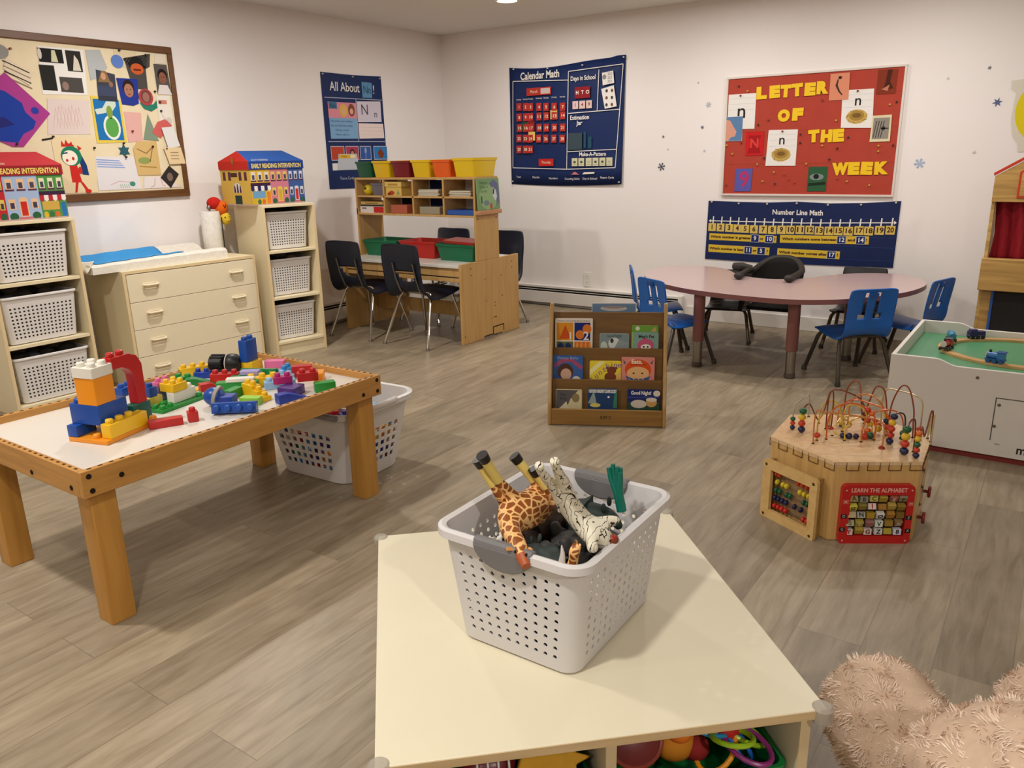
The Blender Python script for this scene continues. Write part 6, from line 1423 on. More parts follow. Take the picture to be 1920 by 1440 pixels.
for r, (hx_, xs) in enumerate([('#d04a24', [-0.085, -0.07, 0.02, 0.04, 0.06, 0.08]), ('#d8c02a', [-0.08, -0.052, -0.034, 0.03, 0.05, 0.07, 0.085]), ('#1d5a3a', [-0.082, -0.064, -0.03, -0.014, 0.05, 0.068, 0.085]), ('#22224a', [-0.085, -0.067, -0.049, -0.03, 0.01, 0.04, 0.085]), ('#c82a1e', [-0.085, -0.067, -0.049, -0.03, 0.055, 0.072, 0.087])]):
    yy = 0.178-r*0.0325
    rod = child(MB().tube([(-0.1, yy, 0.022), (0.1, yy, 0.022)], 0.0014, ME('#9a958c', 0.3), 6), 'abacus_rod', M0, t)
    for x in xs:
        b_ = MB().lathe([(0.0035, -0.0075), (0.0095, -0.0045), (0.0115, 0.0), (0.0095, 0.0045), (0.0035, 0.0075)], PL(hx_), 12).build('bead', rod); b_.matrix_local = Tm(x, yy, 0.022) @ Ry(PI/2)
# zigzag groove with red sliders on the right face
M2 = face_M(1)
gr = MB(); gp = [(-0.05, 0.235), (0.03, 0.205), (-0.03, 0.165), (0.05, 0.13), (-0.02, 0.09), (0.055, 0.06)]
gr.line(gp, 0.006, 0.0008, PA('#3a2414'))
for x, y in gp[:-1]: gr.disc(x, y, 0.011, 0.011, 0.0011, PA('#3a1a14'), 12)
child(gr, 'maze_groove', M2, t, smooth=0)
for x, y in ((0.08, 0.105), (-0.065, 0.06)):
    k = child(MB().lathe([(0.006, 0.0), (0.006, 0.016), (0.02, 0.016), (0.022, 0.020), (0.02, 0.026), (0.004, 0.027)], mat('#7c1f1c', 0.4), 16), 'slider_knob', M2 @ Tm(x, y, 0.001), t)
# wires and beads
BEAD = {'g': '#1c5a34', 'y': '#d8b02a', 'r': '#c03a22', 'n': '#1d2448', 'o': '#d8661c', 'p': '#2a1a3a'}
def wire(pts, hx_, beads=(), r=0.0028):
    # smooth the control points
    P = [Vector(p) for p in pts]; Q = []
    n = len(P)
    for i in range(n-1):
        p0, p1, p2, p3 = P[max(i-1, 0)], P[i], P[i+1], P[min(i+2, n-1)]
        for k in range(8):
            s = k/8; Q.append(0.5*((2*p1)+(p2-p0)*s+(2*p0-5*p1+4*p2-p3)*s*s+(3*p1-p0-3*p2+p3)*s**3))
    Q.append(P[-1])
    mb = MB().tube(Q, r, mat(hx_, 0.3, 0.1, 0.5), 8)
    for e in (P[0], P[-1]):
        if e.z < AH+0.02: mb.push(Tm(e.x, e.y, AH)).lathe([(0.006, 0), (0.0045, 0.0025)], PA('#2a1c16'), 10).pop()
    w_ = mb.build('bead_wire', t)
    for d0, seq, br in beads:
        d_ = d0; acc = 0; j = 0
        for c in seq:
            # walk along Q to distance d_
            acc = 0
            for a, b in zip(Q, Q[1:]):
                L = (b-a).length
                if acc+L >= d_: break
                acc += L
            f = (d_-acc)/max(L, 1e-6); p = a+(b-a)*min(f, 1); dr_ = (b-a).normalized()
            b_ = MB().lathe([(0.003, -br*0.88), (br*0.55, -br*0.76), (br*0.88, -br*0.44), (br, 0.0), (br*0.88, br*0.44), (br*0.55, br*0.76), (0.003, br*0.88)], PL(BEAD[c]), 14).build('bead', w_)
            b_.matrix_local = Matrix.Translation(p) @ dr_.to_track_quat('Z', 'Y').to_matrix().to_4x4()
            d_ += br*1.72
    return w_
def L2(x, y): v_ = Vector((x, y))-AC; v_.rotate(Matrix.Rotation(-R(2), 2)); return v_
def wp(*a):
    return [(L2(x, y).x, L2(x, y).y, AH+z*0.86) for x, y, z in a]
wire(wp((4.332, -3.221, 0), (4.332, -3.22, 0.10), (4.345, -3.19, 0.125), (4.362, -3.16, 0.07), (4.375, -3.15, 0.045), (4.39, -3.14, 0.09), (4.40, -3.12, 0.165), (4.412, -3.115, 0.165), (4.416, -3.115, 0.08), (4.416, -3.12, 0)), '#7c3a24', [(0.013, 'nryg', 0.014), (0.50, 'r', 0.0115)])
wire(wp((4.293, -3.203, 0), (4.293, -3.20, 0.10), (4.30, -3.15, 0.12), (4.305, -3.08, 0.115), (4.305, -3.03, 0.11), (4.305, -3.015, 0)), '#a8a08a', [(0.009, 'nrg', 0.010)])
wire(wp((4.401, -3.321, 0), (4.401, -3.32, 0.135), (4.43, -3.32, 0.148), (4.52, -3.29, 0.14), (4.60, -3.26, 0.125), (4.622, -3.252, 0.09), (4.621, -3.247, 0)), '#c07a4a', [(0.50, 'royg'[::-1], 0.0115)])
wire(wp((4.404, -3.279, 0), (4.404, -3.275, 0.09), (4.43, -3.24, 0.12), (4.50, -3.20, 0.07), (4.47, -3.15, 0.03), (4.44, -3.12, 0.10), (4.41, -3.09, 0.10), (4.403, -3.094, 0)), '#c9a23a', [(0.02, 'r', 0.012)])
wire(wp((4.40, -3.133, 0), (4.402, -3.13, 0.16), (4.43, -3.12, 0.185), (4.47, -3.09, 0.165), (4.50, -3.05, 0.13), (4.52, -3.02, 0.06), (4.53, -3.01, 0)), '#7c3a24')
wire(wp((4.433, -2.994, 0), (4.435, -2.995, 0.14), (4.46, -3.0, 0.195), (4.485, -3.02, 0.19), (4.50, -3.04, 0.12), (4.515, -3.06, 0.05), (4.53, -3.06, 0.12), (4.55, -3.06, 0.20), (4.58, -3.06, 0.19), (4.595, -3.055, 0.10), (4.60, -3.05, 0)), '#8a3c24')
wire(wp((4.60, -3.02, 0), (4.605, -3.02, 0.12), (4.63, -3.02, 0.205), (4.66, -3.03, 0.20), (4.685, -3.05, 0.12), (4.69, -3.06, 0.06), (4.695, -3.07, 0)), '#8a3c24', [(0.02, 'or', 0.012)])
wire(wp((4.57, -2.99, 0), (4.57, -2.99, 0.16), (4.62, -2.99, 0.175), (4.70, -3.02, 0.16), (4.712, -3.03, 0.08), (4.71, -3.035, 0)), '#b8a070', [(0.40, 'ry', 0.0125)])
wire(wp((4.697, -3.272, 0), (4.697, -3.27, 0.105), (4.706, -3.255, 0.145), (4.716, -3.24, 0.14), (4.72, -3.23, 0.07), (4.72, -3.225, 0)), '#7c3a24', [(0.014, 'nryg', 0.0155)])
wire(wp((4.737, -3.286, 0), (4.737, -3.284, 0.09), (4.74, -3.25, 0.12), (4.742, -3.22, 0.10), (4.745, -3.19, 0.06), (4.748, -3.17, 0.09), (4.752, -3.14, 0.15), (4.756, -3.12, 0.14), (4.757, -3.10, 0.05), (4.757, -3.085, 0)), '#7c3a24', [(0.011, 'nrgyo', 0.0115)])
wire(wp((4.742, -3.05, 0), (4.742, -3.05, 0.10), (4.748, -3.07, 0.115), (4.752, -3.08, 0.05), (4.757, -3.095, 0.04), (4.76, -3.11, 0.10), (4.762, -3.12, 0.13), (4.762, -3.125, 0)), '#b8a878')
wire(wp((4.44, -3.20, 0.02), (4.47, -3.205, 0.012), (4.52, -3.19, 0.012), (4.565, -3.16, 0.015), (4.58, -3.10, 0.03), (4.55, -3.06, 0.05), (4.50, -3.07, 0.06), (4.45, -3.11, 0.055), (4.44, -3.16, 0.035)), '#c9a23a', [(0.04, 'nn', 0.0125), (0.085, 'p', 0.0115), (0.115, 'rg', 0.014), (0.2, 'yor', 0.013)])
wire(wp((4.545, -3.215, 0), (4.545, -3.21, 0.06), (4.56, -3.16, 0.11), (4.61, -3.13, 0.13), (4.65, -3.11, 0.11), (4.665, -3.10, 0.05), (4.668, -3.10, 0)), '#c9662a', [(0.31, 'grryg'[:5], 0.0145)])
wire(wp((4.635, -3.185, 0), (4.637, -3.18, 0.10), (4.645, -3.16, 0.13), (4.668, -3.14, 0.12), (4.675, -3.135, 0.05), (4.676, -3.13, 0)), '#3a2c24', [(0.012, 'nrryn', 0.0135)])
wire(wp((4.46, -3.13, 0), (4.462, -3.128, 0.10), (4.49, -3.11, 0.125), (4.53, -3.11, 0.10), (4.545, -3.12, 0.04), (4.548, -3.12, 0)), '#d8b03a', [(0.25, 'og', 0.0135)])
wire(wp((4.42, -3.03, 0), (4.425, -3.035, 0.07), (4.47, -3.07, 0.13), (4.53, -3.10, 0.14), (4.60, -3.12, 0.12), (4.625, -3.13, 0.05), (4.628, -3.13, 0)), '#d0602a')
wire(wp((4.43, -3.25, 0), (4.432, -3.245, 0.10), (4.46, -3.22, 0.15), (4.52, -3.19, 0.155), (4.575, -3.17, 0.10), (4.58, -3.168, 0)), '#d0602a', [(0.25, 'ro', 0.012)])
wire(wp((4.46, -3.04, 0), (4.462, -3.045, 0.09), (4.50, -3.09, 0.165), (4.56, -3.11, 0.17), (4.60, -3.09, 0.09), (4.605, -3.085, 0)), '#c9762a', [(0.34, 'nr', 0.013)])
wire(wp((4.51, -2.99, 0), (4.512, -2.995, 0.06), (4.53, -3.02, 0.10), (4.57, -3.05, 0.11), (4.60, -3.08, 0.06), (4.605, -3.10, 0)), '#d8b03a', [(0.02, 'pn', 0.012)])
wire(wp((4.36, -3.08, 0), (4.365, -3.08, 0.07), (4.385, -3.06, 0.105), (4.42, -3.06, 0.10), (4.44, -3.065, 0.05), (4.445, -3.07, 0)), '#c9a23a', [(0.22, 'yg', 0.012)])
wire(wp((4.49, -3.23, 0), (4.49, -3.225, 0.05), (4.505, -3.20, 0.085), (4.535, -3.16, 0.09), (4.56, -3.13, 0.05), (4.565, -3.125, 0)), '#d8b03a', [(0.16, 'ry', 0.0125)])
# ------------------------------------------------------------------ wooden play table
t = thing('play_table', 'maple play table with a white top strewn with building blocks', 'table', (0, 0, 0))
PT = mat('#c08c48', 0.38, 0, 0.45, 'woody'); PTX = mat('#c08c48', 0.38, 0, 0.45, 'wood'); PLG = mat('#bc883e', 0.38, 0, 0.45, 'woodz')
tx0, tx1, ty0, ty1 = 2.095, 2.878, -5.187, -3.985
MB().box((tx0+0.02, ty0+0.02, 0.470), (tx1-0.02, ty1-0.02, 0.486), mat('#dad2c6', 0.3, 0, 0.5)).build('table_top', t, smooth=0)
for nm, a, b, m_ in (('long', (tx1-0.022, ty0, 0.430), (tx1, ty1, 0.512), PT), ('long', (tx0, ty0, 0.430), (tx0+0.022, ty1, 0.512), PT), ('short', (tx0+0.022, ty0, 0.430), (tx1-0.022, ty0+0.022, 0.512), PTX), ('short', (tx0+0.022, ty1-0.022, 0.430), (tx1-0.022, ty1, 0.512), PTX)):
    r_ = MB().box(a, b, m_).build('frame_rail', t, bevel=0.0025)
    mb = MB(); dk_ = PA('#4a2c12')
    if nm == 'long':
        xx = (a[0]+b[0])/2; n = 36
        for i in range(n): y = ty0+0.035+(ty1-ty0-0.07)*i/(n-1); mb.box((xx-0.0035, y-0.009, 0.512), (xx+0.0035, y+0.003, 0.5128), dk_)
    else:
        yy = (a[1]+b[1])/2; n = 22
        for i in range(n): x = tx0+0.04+(tx1-tx0-0.08)*i/(n-1); mb.box((x-0.009, yy-0.0035, 0.512), (x+0.003, yy+0.0035, 0.5128), dk_)
    if nm == 'long' and a[0] > 2.5:
        for y, z in ((ty0+0.022, 0.494), (ty0+0.026, 0.449), (ty0+0.115, 0.468), (ty1-0.022, 0.494), (ty1-0.022, 0.449), (ty1-0.10, 0.452)):
            mb.push(Tm(tx1, y, z) @ Ry(PI/2)).lathe([(0.008, 0), (0.0075, 0.002), (0.004, 0.003)], PA('#1d1510'), 12).pop()
    if nm == 'short' and a[1] < -5:
        for x, z in ((tx1-0.065, 0.453), (tx1-0.30, 0.45)): mb.push(Tm(x, ty0, z) @ Rx(PI/2)).lathe([(0.008, 0), (0.0075, 0.002), (0.004, 0.003)], PA('#1d1510'), 12).pop()
    mb.build('dowel_row', r_, smooth=0)
for x, y in ((tx1-0.026, ty0+0.026), (tx1-0.026, ty1-0.026), (tx0+0.026, ty0+0.026), (tx0+0.026, ty1-0.026)):
    sx, sy = (-1 if x > 2.5 else 1), (-1 if y > -4.5 else 1)
    MB().prism(rrect(min(0, sx*0.078), min(0, sy*0.078), max(0, sx*0.078), max(0, sy*0.078), 0.004, 2), 0, 0.4695, PLG).build('leg', t, loc=(x, y, 0), bevel=0.002)

# ------------------------------------------------------------------ building blocks
BC = {'red': '#b81a18', 'blue': '#12489c', 'green': '#1f8a34', 'yellow': '#e8b818', 'orange': '#e8901a', 'white': '#e2ddd0', 'pink': '#d86a9a', 'lightblue': '#8fb8dc', 'cyan': '#2f86c4', 'purple': '#4a2d7a', 'magenta': '#b0206a',
      'paleyellow': '#e6cf5a', 'greypurple': '#6d6690', 'darkgreen': '#0f5a4a', 'lime': '#8cc63a', 'navy': '#1b3a9a', 'lilac': '#a59ac8', 'deepgreen': '#157a3a'}
def block(label, color, nx, ny, h, loc, rot, p=0.034, studs='all', shape=None, group='building blocks on the play table', name='building_block'):
    m = PL(BC[color]); mb = MB(); g_ = 0.0004
    W, D = nx*p-g_, ny*p-g_
    if shape == 'arch':
        prof = [(-W/2, 0), (-W/2+p*0.9, 0)]+[(W/2-p*0.9-(W-1.8*p)*(0.5+0.5*math.cos(PI*k/8)), h*0.12+(h*0.5)*math.sin(PI*k/8)) for k in range(0, 9)]+[(W/2-p*0.9, 0), (W/2, 0), (W/2, h), (-W/2, h)]
        mb.push(Tm(0, D/2, 0) @ Rx(PI/2)).prism(prof, 0, D, m).pop()
    elif shape == 'slope':
        mb.push(Tm(0, D/2, 0) @ Rx(PI/2)).prism([(-W/2, 0), (W/2, 0), (W/2, h*0.15), (-W/2+p, h), (-W/2, h)], 0, D, m).pop()
    elif shape == 'stairs':
        mb.push(Tm(0, D/2, 0) @ Rx(PI/2)).prism([(-W/2, 0), (W/2, 0), (W/2, h*0.4), (W/2-p, h*0.4), (W/2-p, h*0.7), (W/2-2*p, h*0.7), (W/2-2*p, h), (-W/2, h)], 0, D, m).pop()
    else:
        mb.prism(rrect(-W/2, -D/2, W/2, D/2, 0.003, 2), 0, h, m)
    if studs:
        for i in range(nx):
            for j in range(ny):
                if studs != 'all' and (i, j) not in studs: continue
                zz = h
                if shape == 'slope' and i > 0: continue
                if shape == 'stairs': zz = h if i < nx-2 else (h*0.7 if i == nx-2 else h*0.4)
                mb.push(Tm(-W/2+p*(i+0.5), -D/2+p*(j+0.5), zz-0.0005)).lathe([(p*0.31, 0), (p*0.31, 0.011), (p*0.26, 0.0145), (p*0.1, 0.0150)], m, 12).pop()
    o = mb.build(name, bevel=0.0015)
    o.location = loc; o.rotation_euler = rot if not isinstance(rot, (int, float)) else (0, 0, rot)
    return tag(o, label, 'building block', group)
Z0 = 0.4865
# the tower at the near left corner
TO = Vector((2.502, -5.032)); TA = R(16)
def tw(e1, e2, z): return (TO.x+e1*math.cos(TA)-e2*math.sin(TA), TO.y+e1*math.sin(TA)+e2*math.cos(TA), Z0+z)
p_ = 0.04
block('flat orange base plate under the block tower', 'orange', 4, 6, 0.014, tw(0.08, 0.12, 0), TA, p_, studs=[(2, 0), (3, 5), (2, 5)])
block('blue block at the bottom left of the block tower', 'blue', 1, 2, 0.038, tw(0.018, 0.042, 0.0145), TA, p_, studs=[])
block('wide blue block in the middle of the block tower', 'blue', 3, 3, 0.066, tw(0.058, 0.085, 0.0530), TA, p_, studs=[(0, 0), (0, 1), (0, 2)])
block('tall orange block on the block tower', 'orange', 2, 2, 0.088, tw(0.078, 0.065, 0.1195), TA, p_, studs=[])
block('white studded block on top of the tower beside the red arch', 'white', 2, 2, 0.034, tw(0.078, 0.065, 0.2080), TA, p_*1.06)
block('yellow studded sloping block at the front of the block tower', 'yellow', 4, 1, 0.046, tw(0.140, 0.10, 0.0145), TA+PI/2, p_, studs=[(0, 0), (1, 0), (2, 0)])
block('dark green block under the red arch of the tower', 'darkgreen', 2, 1, 0.062, tw(0.098, 0.205, 0.0145), TA+PI/2, p_, studs=[])
ar = MB(); am = PL(BC['red'])
ar.push(Tm(0, 0.019, 0) @ Rx(PI/2)).prism([(0.055, 0.0), (0.095, 0.0), (0.095, 0.132), (0.078, 0.164), (0.045, 0.178), (-0.032, 0.178), (-0.032, 0.140), (0.012, 0.138), (0.040, 0.124), (0.055, 0.100)], 0, 0.038, am).pop()
for x in (-0.013, 0.026): ar.push(Tm(x, 0, 0.1775)).lathe([(0.013, 0), (0.013, 0.012), (0.010, 0.015), (0.004, 0.0155)], am, 12).pop()
o = ar.build('building_block', bevel=0.002, loc=tw(0.098, 0.137, 0.0770), rot=(0, 0, TA+PI/2)); tag(o, 'red arch block standing beside the tall orange block', 'building block', 'building blocks on the play table')
block('dark red slab of blocks lying in front of the tower', 'red', 3, 1, 0.026, (2.640, -4.775, Z0), R(63), 0.036, studs=[])
block('small red block with a rounded end touching the dark red slab', 'red', 1, 1, 0.036, (2.672, -4.693, Z0), R(66), 0.034, studs='all')
# green plate group
GO = Vector((2.372, -4.728)); GA = R(11)
def gw(e1, e2, z): return (GO.x+e1*math.cos(GA)-e2*math.sin(GA), GO.y+e1*math.sin(GA)+e2*math.cos(GA), Z0+z)
block('flat green base plate behind the block tower', 'green', 4, 6, 0.012, gw(0.07, 0.10, 0), GA, 0.035, studs=[(2, 0), (2, 1), (3, 0), (3, 1), (3, 5), (2, 5)])
block('pale yellow block on the green plate', 'paleyellow', 2, 2, 0.034, gw(0.036, 0.034, 0.0125), GA, 0.034, studs=[])
block('small blue block on top of the pale yellow block', 'blue', 1, 2, 0.036, gw(0.034, 0.032, 0.0470), GA+PI/2, 0.034)
block('grey purple block behind the small blue block', 'greypurple', 1, 2, 0.052, gw(0.020, 0.115, 0.0125), GA, 0.034, studs=[])
block('pink studded block on the grey purple block', 'pink', 1, 2, 0.016, gw(0.020, 0.115, 0.0650), GA, 0.034)
block('white block on the green plate', 'white', 1, 3, 0.040, gw(0.098, 0.128, 0.0125), GA, 0.036, studs=[(0, 2)])
block('yellow studded block on top of the white block', 'yellow', 2, 2, 0.030, gw(0.085, 0.108, 0.0530), GA, 0.034)
# scattered pile
def pile(label, color, nx, ny, h, x, y, rot, dz=0.0, **k):
    k['p'] = k.get('p', 0.034)*1.10
    return block(label, color, nx, ny, h, (x, y, Z0+dz), rot, **k)
pile('blue block lying behind the green plate', 'blue', 1, 2, 0.032, 2.145, -4.635, 0.4, p=0.034)
pile('pale blue block at the left rear of the play table', 'cyan', 1, 2, 0.030, 2.20, -4.60, 0.9, p=0.032)
pile('green studded block left of the black tyres', 'green', 2, 2, 0.026, 2.215, -4.44, 0.5, p=0.036)
pile('flat green slope block in front of the green studded block', 'deepgreen', 3, 1, 0.03, 2.285, -4.40, 0.9, p=0.034, shape='slope', studs=None)
pile('yellow studded block behind the black tyres', 'yellow', 4, 1, 0.034, 2.125, -4.30, 1.2, p=0.034)
pile('small blue block left of the black tyres', 'navy', 2, 1, 0.026, 2.20, -4.33, 0.7, p=0.03)
pile('blue part of the two-colour upright stack beside the tyres', 'blue', 1, 2, 0.092, 2.276, -4.152, 0.35, 0.0445, p=0.036)
pile('yellow base of the two-colour upright stack beside the tyres', 'yellow', 2, 2, 0.044, 2.272, -4.150, 0.35, p=0.036, studs=[])
pile('pink block near the rear corner of the play table', 'pink', 1, 2, 0.032, 2.33, -4.062, 2.2, p=0.038, studs=[])
pile('long green block with four studs towards the room', 'deepgreen', 4, 1, 0.032, 2.405, -4.195, (R(80), 0, R(28)), 0.018, p=0.034)
pile('red block lying on its side in front of the tyres', 'red', 3, 1, 0.036, 2.345, -4.325, (0.0, 0.0, R(38)), 0.003, p=0.034)
pile('dark red slope block under the red block by the tyres', 'red', 2, 1, 0.030, 2.385, -4.425, (0, 0, R(70)), p=0.036, shape='slope', studs=None)
pile('yellow slope block beside the dark red slope', 'yellow', 2, 1, 0.020, 2.325, -4.475, (0, 0, R(20)), p=0.03, shape='slope', studs=None)
pile('lilac flat block in the middle of the pile', 'lilac', 2, 1, 0.016, 2.435, -4.27, 0.6, 0.0335, p=0.034, studs=[])
pile('white flat block in the middle of the pile', 'white', 3, 1, 0.014, 2.485, -4.355, 0.75, 0.0325, p=0.032, studs=[])
pile('long green flat block under the white flat block', 'green', 4, 1, 0.032, 2.472, -4.36, 0.75, p=0.036, studs=[])
pile('long green block under the lilac block', 'deepgreen', 3, 1, 0.033, 2.425, -4.285, 0.7, p=0.034, studs=[])
pile('green block left of the yellow stair block', 'green', 1, 2, 0.034, 2.555, -4.440, 0.3, p=0.032, studs=[])
pile('yellow stair shaped block at the front of the pile', 'yellow', 4, 1, 0.048, 2.635, -4.398, R(-8), p=0.034, shape='stairs')
pile('lime block between the yellow stair and the long blue block', 'lime', 2, 1, 0.028, 2.685, -4.462, 0.5, p=0.034, studs=[])
pile('long blue block with four studs on its side at the front of the pile', 'blue', 4, 1, 0.036, 2.715, -4.548, (R(78), 0, R(40)), 0.018, p=0.035)
pile('orange yellow block in the middle of the pile', 'yellow', 3, 1, 0.036, 2.515, -4.275, R(50), p=0.038)
pile('light blue block with ridges right of the orange yellow block', 'lightblue', 3, 1, 0.030, 2.60, -4.26, R(58), p=0.036)
pile('cyan block behind the light blue block', 'cyan', 1, 2, 0.030, 2.47, -4.12, 0.5, p=0.034)
pile('pale blue small block beside the cyan block', 'lightblue', 2, 1, 0.024, 2.527, -4.172, 0.2, p=0.032)
pile('red block at the right of the pile rear', 'red', 2, 1, 0.046, 2.545, -4.098, 0.75, 0.0, p=0.036, studs=[])
pile('orange block farthest right in the pile', 'orange', 1, 2, 0.036, 2.655, -4.105, 0.75, p=0.034, studs=[])
pile('magenta block under the front red block', 'magenta', 2, 1, 0.028, 2.66, -4.292, R(55), 0.0345, p=0.032)
pile('dark purple block under the magenta block', 'purple', 2, 2, 0.034, 2.715, -4.30, 0.3, p=0.034, studs=[])
pile('red studded block on top at the right front of the pile', 'red', 2, 1, 0.034, 2.715, -4.215, R(52), 0.0345, p=0.036)
pile('green block at the right front edge of the pile', 'green', 2, 1, 0.036, 2.79, -4.20, R(58), p=0.036, studs=[])
pile('dark blue slope block near the front rail', 'navy', 3, 1, 0.036, 2.785, -4.355, R(75), p=0.036, shape='slope', studs=None)
t = thing('toy_tyre_pair', 'pair of black rubber toy tyres with a white stripe on the play table', 'toy wheels', (2.215, -4.225, Z0), R(30))
MB().push(Tm(-0.066, 0, 0.038) @ Ry(PI/2)).lathe([(0.012, 0.0), (0.030, 0.001), (0.037, 0.010), (0.038, 0.034), (0.035, 0.060), (0.016, 0.066)], mat('#161514', 0.45), 22).pop().build('tyre', t)
b2 = MB().push(Tm(0.002, 0, 0.040) @ Ry(PI/2)).lathe([(0.018, 0.0), (0.036, 0.004), (0.041, 0.022), (0.039, 0.045), (0.024, 0.064), (0.008, 0.066)], mat('#161514', 0.45), 22).pop().build('tyre', t)
MB().push(Tm(0.004, 0, 0.040) @ Ry(PI/2)).lathe([(0.0375, 0.0045), (0.0395, 0.009)], PA('#cfcac2'), 22, cap=False).pop().build('white_stripe', b2)
tr_ = MB()
for k in range(12):
    tr_.push(Tm(-0.064, 0, 0.038) @ Matrix.Rotation(k*PI/6, 4, 'X')).box((0.006, -0.006, 0.0365), (0.056, 0.006, 0.0405), mat('#161514', 0.45)).pop()
tr_.build('tread', kids(t)[0])
t = thing('toy_wheel_base', 'rounded blue toy with a grey band at the front of the block pile', 'toy', (2.588, -4.545, Z0), R(30))
MB().push(Rx(0)).ball((0.0, 0.0, 0.036), (0.04, 0.036, 0.034), PL(BC['blue']), 18, 12).build('blue_shell', t)
MB().box((0.004, -0.026, 0.006), (0.075, 0.026, 0.042), PL('#24409a')).build('blue_base', t, bevel=0.003)
MB().push(Tm(0.012, 0, 0.036) @ Ry(PI/2+0.25)).lathe([(0.030, -0.006), (0.0405, -0.006), (0.0405, 0.006), (0.030, 0.006)], mat('#a39c94', 0.6), 22, cap=False).pop().build('grey_band', t)

# ------------------------------------------------------------------ laundry basket under the table end
t = thing('laundry_basket', 'white laundry basket full of blocks under the end of the play table', 'basket', (2.475, -3.868, 0.0), R(3))
LBW = mat('#d9d4d0', 0.35, 0, 0.45)
basket_body(LBW, 0.43, 0.35, 0.54, 0.46, 0.335, 0.085, 8, 6, 5, 0.055, 0.235, 0.30, k=6, sq=True, rim=0.020).build('body', t, solid=0.004, split=32)
for s in (-1, 1):
    h_ = MB().tube([(s*0.281, -0.075, 0.334), (s*0.292, -0.06, 0.338), (s*0.292, 0.06, 0.338), (s*0.281, 0.075, 0.334)], 0.013, LBW, 10).build('handle', t)
MB().tube([(0.245, -0.253, 0.333), (0.14, -0.262, 0.335), (0.12, -0.262, 0.335)], 0.0135, mat('#8d8a8c', 0.45), 10).build('grip', t)
random.seed(11)
cols = ['red', 'navy', 'deepgreen', 'lightblue', 'yellow', 'cyan', 'purple', 'white', 'red', 'orange']
nm = 0
spots = []
for ix in range(7):
    for iy in range(5):
        if 0 < ix < 6 and 0 < iy < 4: continue
        for iz in range(4): spots.append((ix, iy, iz))
PROT = {}
for ix, iy, iz in spots:
    z = 0.012+iz*0.066; f = z/0.335
    W, D = (0.43+0.13*f)-0.085, (0.35+0.12*f)-0.085
    x = -W/2+W*ix/6; y = -D/2+D*iy/4
    if ix in (0, 6) and iy in (0, 4): x *= 0.86; y *= 0.86
    c = cols[(ix*3+iy*5+iz*7+random.randint(0, 2)) % len(cols)]
    if c not in PROT:
        o = block('loose %s building block inside the laundry basket' % c, c, 1, 1, 0.036, (0, 0, 0), 0, p=0.046, group='%s blocks inside the laundry basket' % c); PROT[c] = o
    else:
        o = PROT[c].copy(); C.objects.link(o)
    v_ = Matrix.Translation((2.475, -3.868, 0)) @ Rz(R(3)) @ Vector((x, y, z))
    o.location = v_; o.rotation_euler = (0, 0, random.uniform(-0.15, 0.15))
for k in range(16):
    c = ['white', 'yellow', 'lightblue', 'red', 'navy', 'deepgreen', 'white', 'cyan'][k % 8]
    if c not in PROT:
        o = block('loose %s building block inside the laundry basket' % c, c, 1, 1, 0.036, (0, 0, 0), 0, p=0.046, group='%s blocks inside the laundry basket' % c); PROT[c] = o
    else: o = PROT[c].copy(); C.objects.link(o)
    x = -0.15+0.075*(k % 5)+random.uniform(-0.008, 0.008); y = -0.10+0.068*(k//5)
    v_ = Matrix.Translation((2.475, -3.868, 0)) @ Rz(R(3)) @ Vector((x, y, 0.262)); o.location = v_; o.rotation_euler = (0, 0, random.uniform(-0.3, 0.3))

# ------------------------------------------------------------------ white storage table in front
WA = R(43.5); WC = Vector((4.305, -4.954))
t = thing('storage_table', 'low cream storage table with corner guards in the foreground', 'table', (WC.x, WC.y, 0), WA)
CT = mat('#dbd1b6', 0.4, 0, 0.4); CTE = mat('#c4aa80', 0.5, 0, 0.3, 'wood')
tp = MB().box((-0.37, -0.387, 0.432), (0.37, 0.387, 0.45), CT).build('top_panel', t, bevel=0.0015)
MB().box((-0.369, -0.3885, 0.4335), (0.369, -0.387, 0.4485), CTE).build('edge_band', tp, smooth=0)
for x in (-0.352, 0.334): 
    p = MB().box((x, -0.37, 0), (x+0.018, 0.37, 0.432), CT).build('side_panel', t, bevel=0.0015)
    MB().box((x, -0.3715, 0), (x+0.018, -0.37, 0.432), mat('#c9b48c', 0.5)).build('edge_band', p, smooth=0)
p = MB().box((0.0, -0.36, 0.02), (0.018, 0.0, 0.432), CT).build('divider', t, bevel=0.0015)
MB().box((0.0, -0.3615, 0.02), (0.018, -0.36, 0.432), mat('#c9b48c', 0.5)).build('edge_band', p, smooth=0)
MB().box((-0.334, 0.0, 0.02), (0.334, 0.012, 0.432), CT).build('back_panel', t, smooth=0)
MB().box((-0.334, -0.365, 0.08), (0.334, 0.0, 0.098), CT).build('shelf_board', t, bevel=0.0015)
CG = mat('#b0a89a', 0.4, 0, 0.4, None, 0.55)
for sx in (-1, 1):
    for sy in (-1, 1):
        x, y = sx*0.37, sy*0.387
        m = MB().push(Tm(x-sx*0.006, y-sy*0.006, 0)).lathe([(0.004, 0.4535), (0.014, 0.453), (0.018, 0.449), (0.0185, 0.428), (0.015, 0.422)], CG, 18).pop()
        m.build('corner_guard', t)
def wt(x, y, z): v_ = Matrix.Translation((WC.x, WC.y, 0)) @ Rz(WA) @ Vector((x, y, z)); return (v_.x, v_.y, v_.z)
def ttote(label, x, hx): return tote('toy_bin', label, wt(x, -0.195, 0.0985), WA, 0.30, 0.31, 0.215, hx, 'green bins inside the storage table')
ttote('green toy bin in the right half of the storage table, holding the loop toy', 0.176, '#12803e')
ttote('green toy bin in the left half of the storage table, holding the yellow leaf toy', -0.167, '#0e5a34')
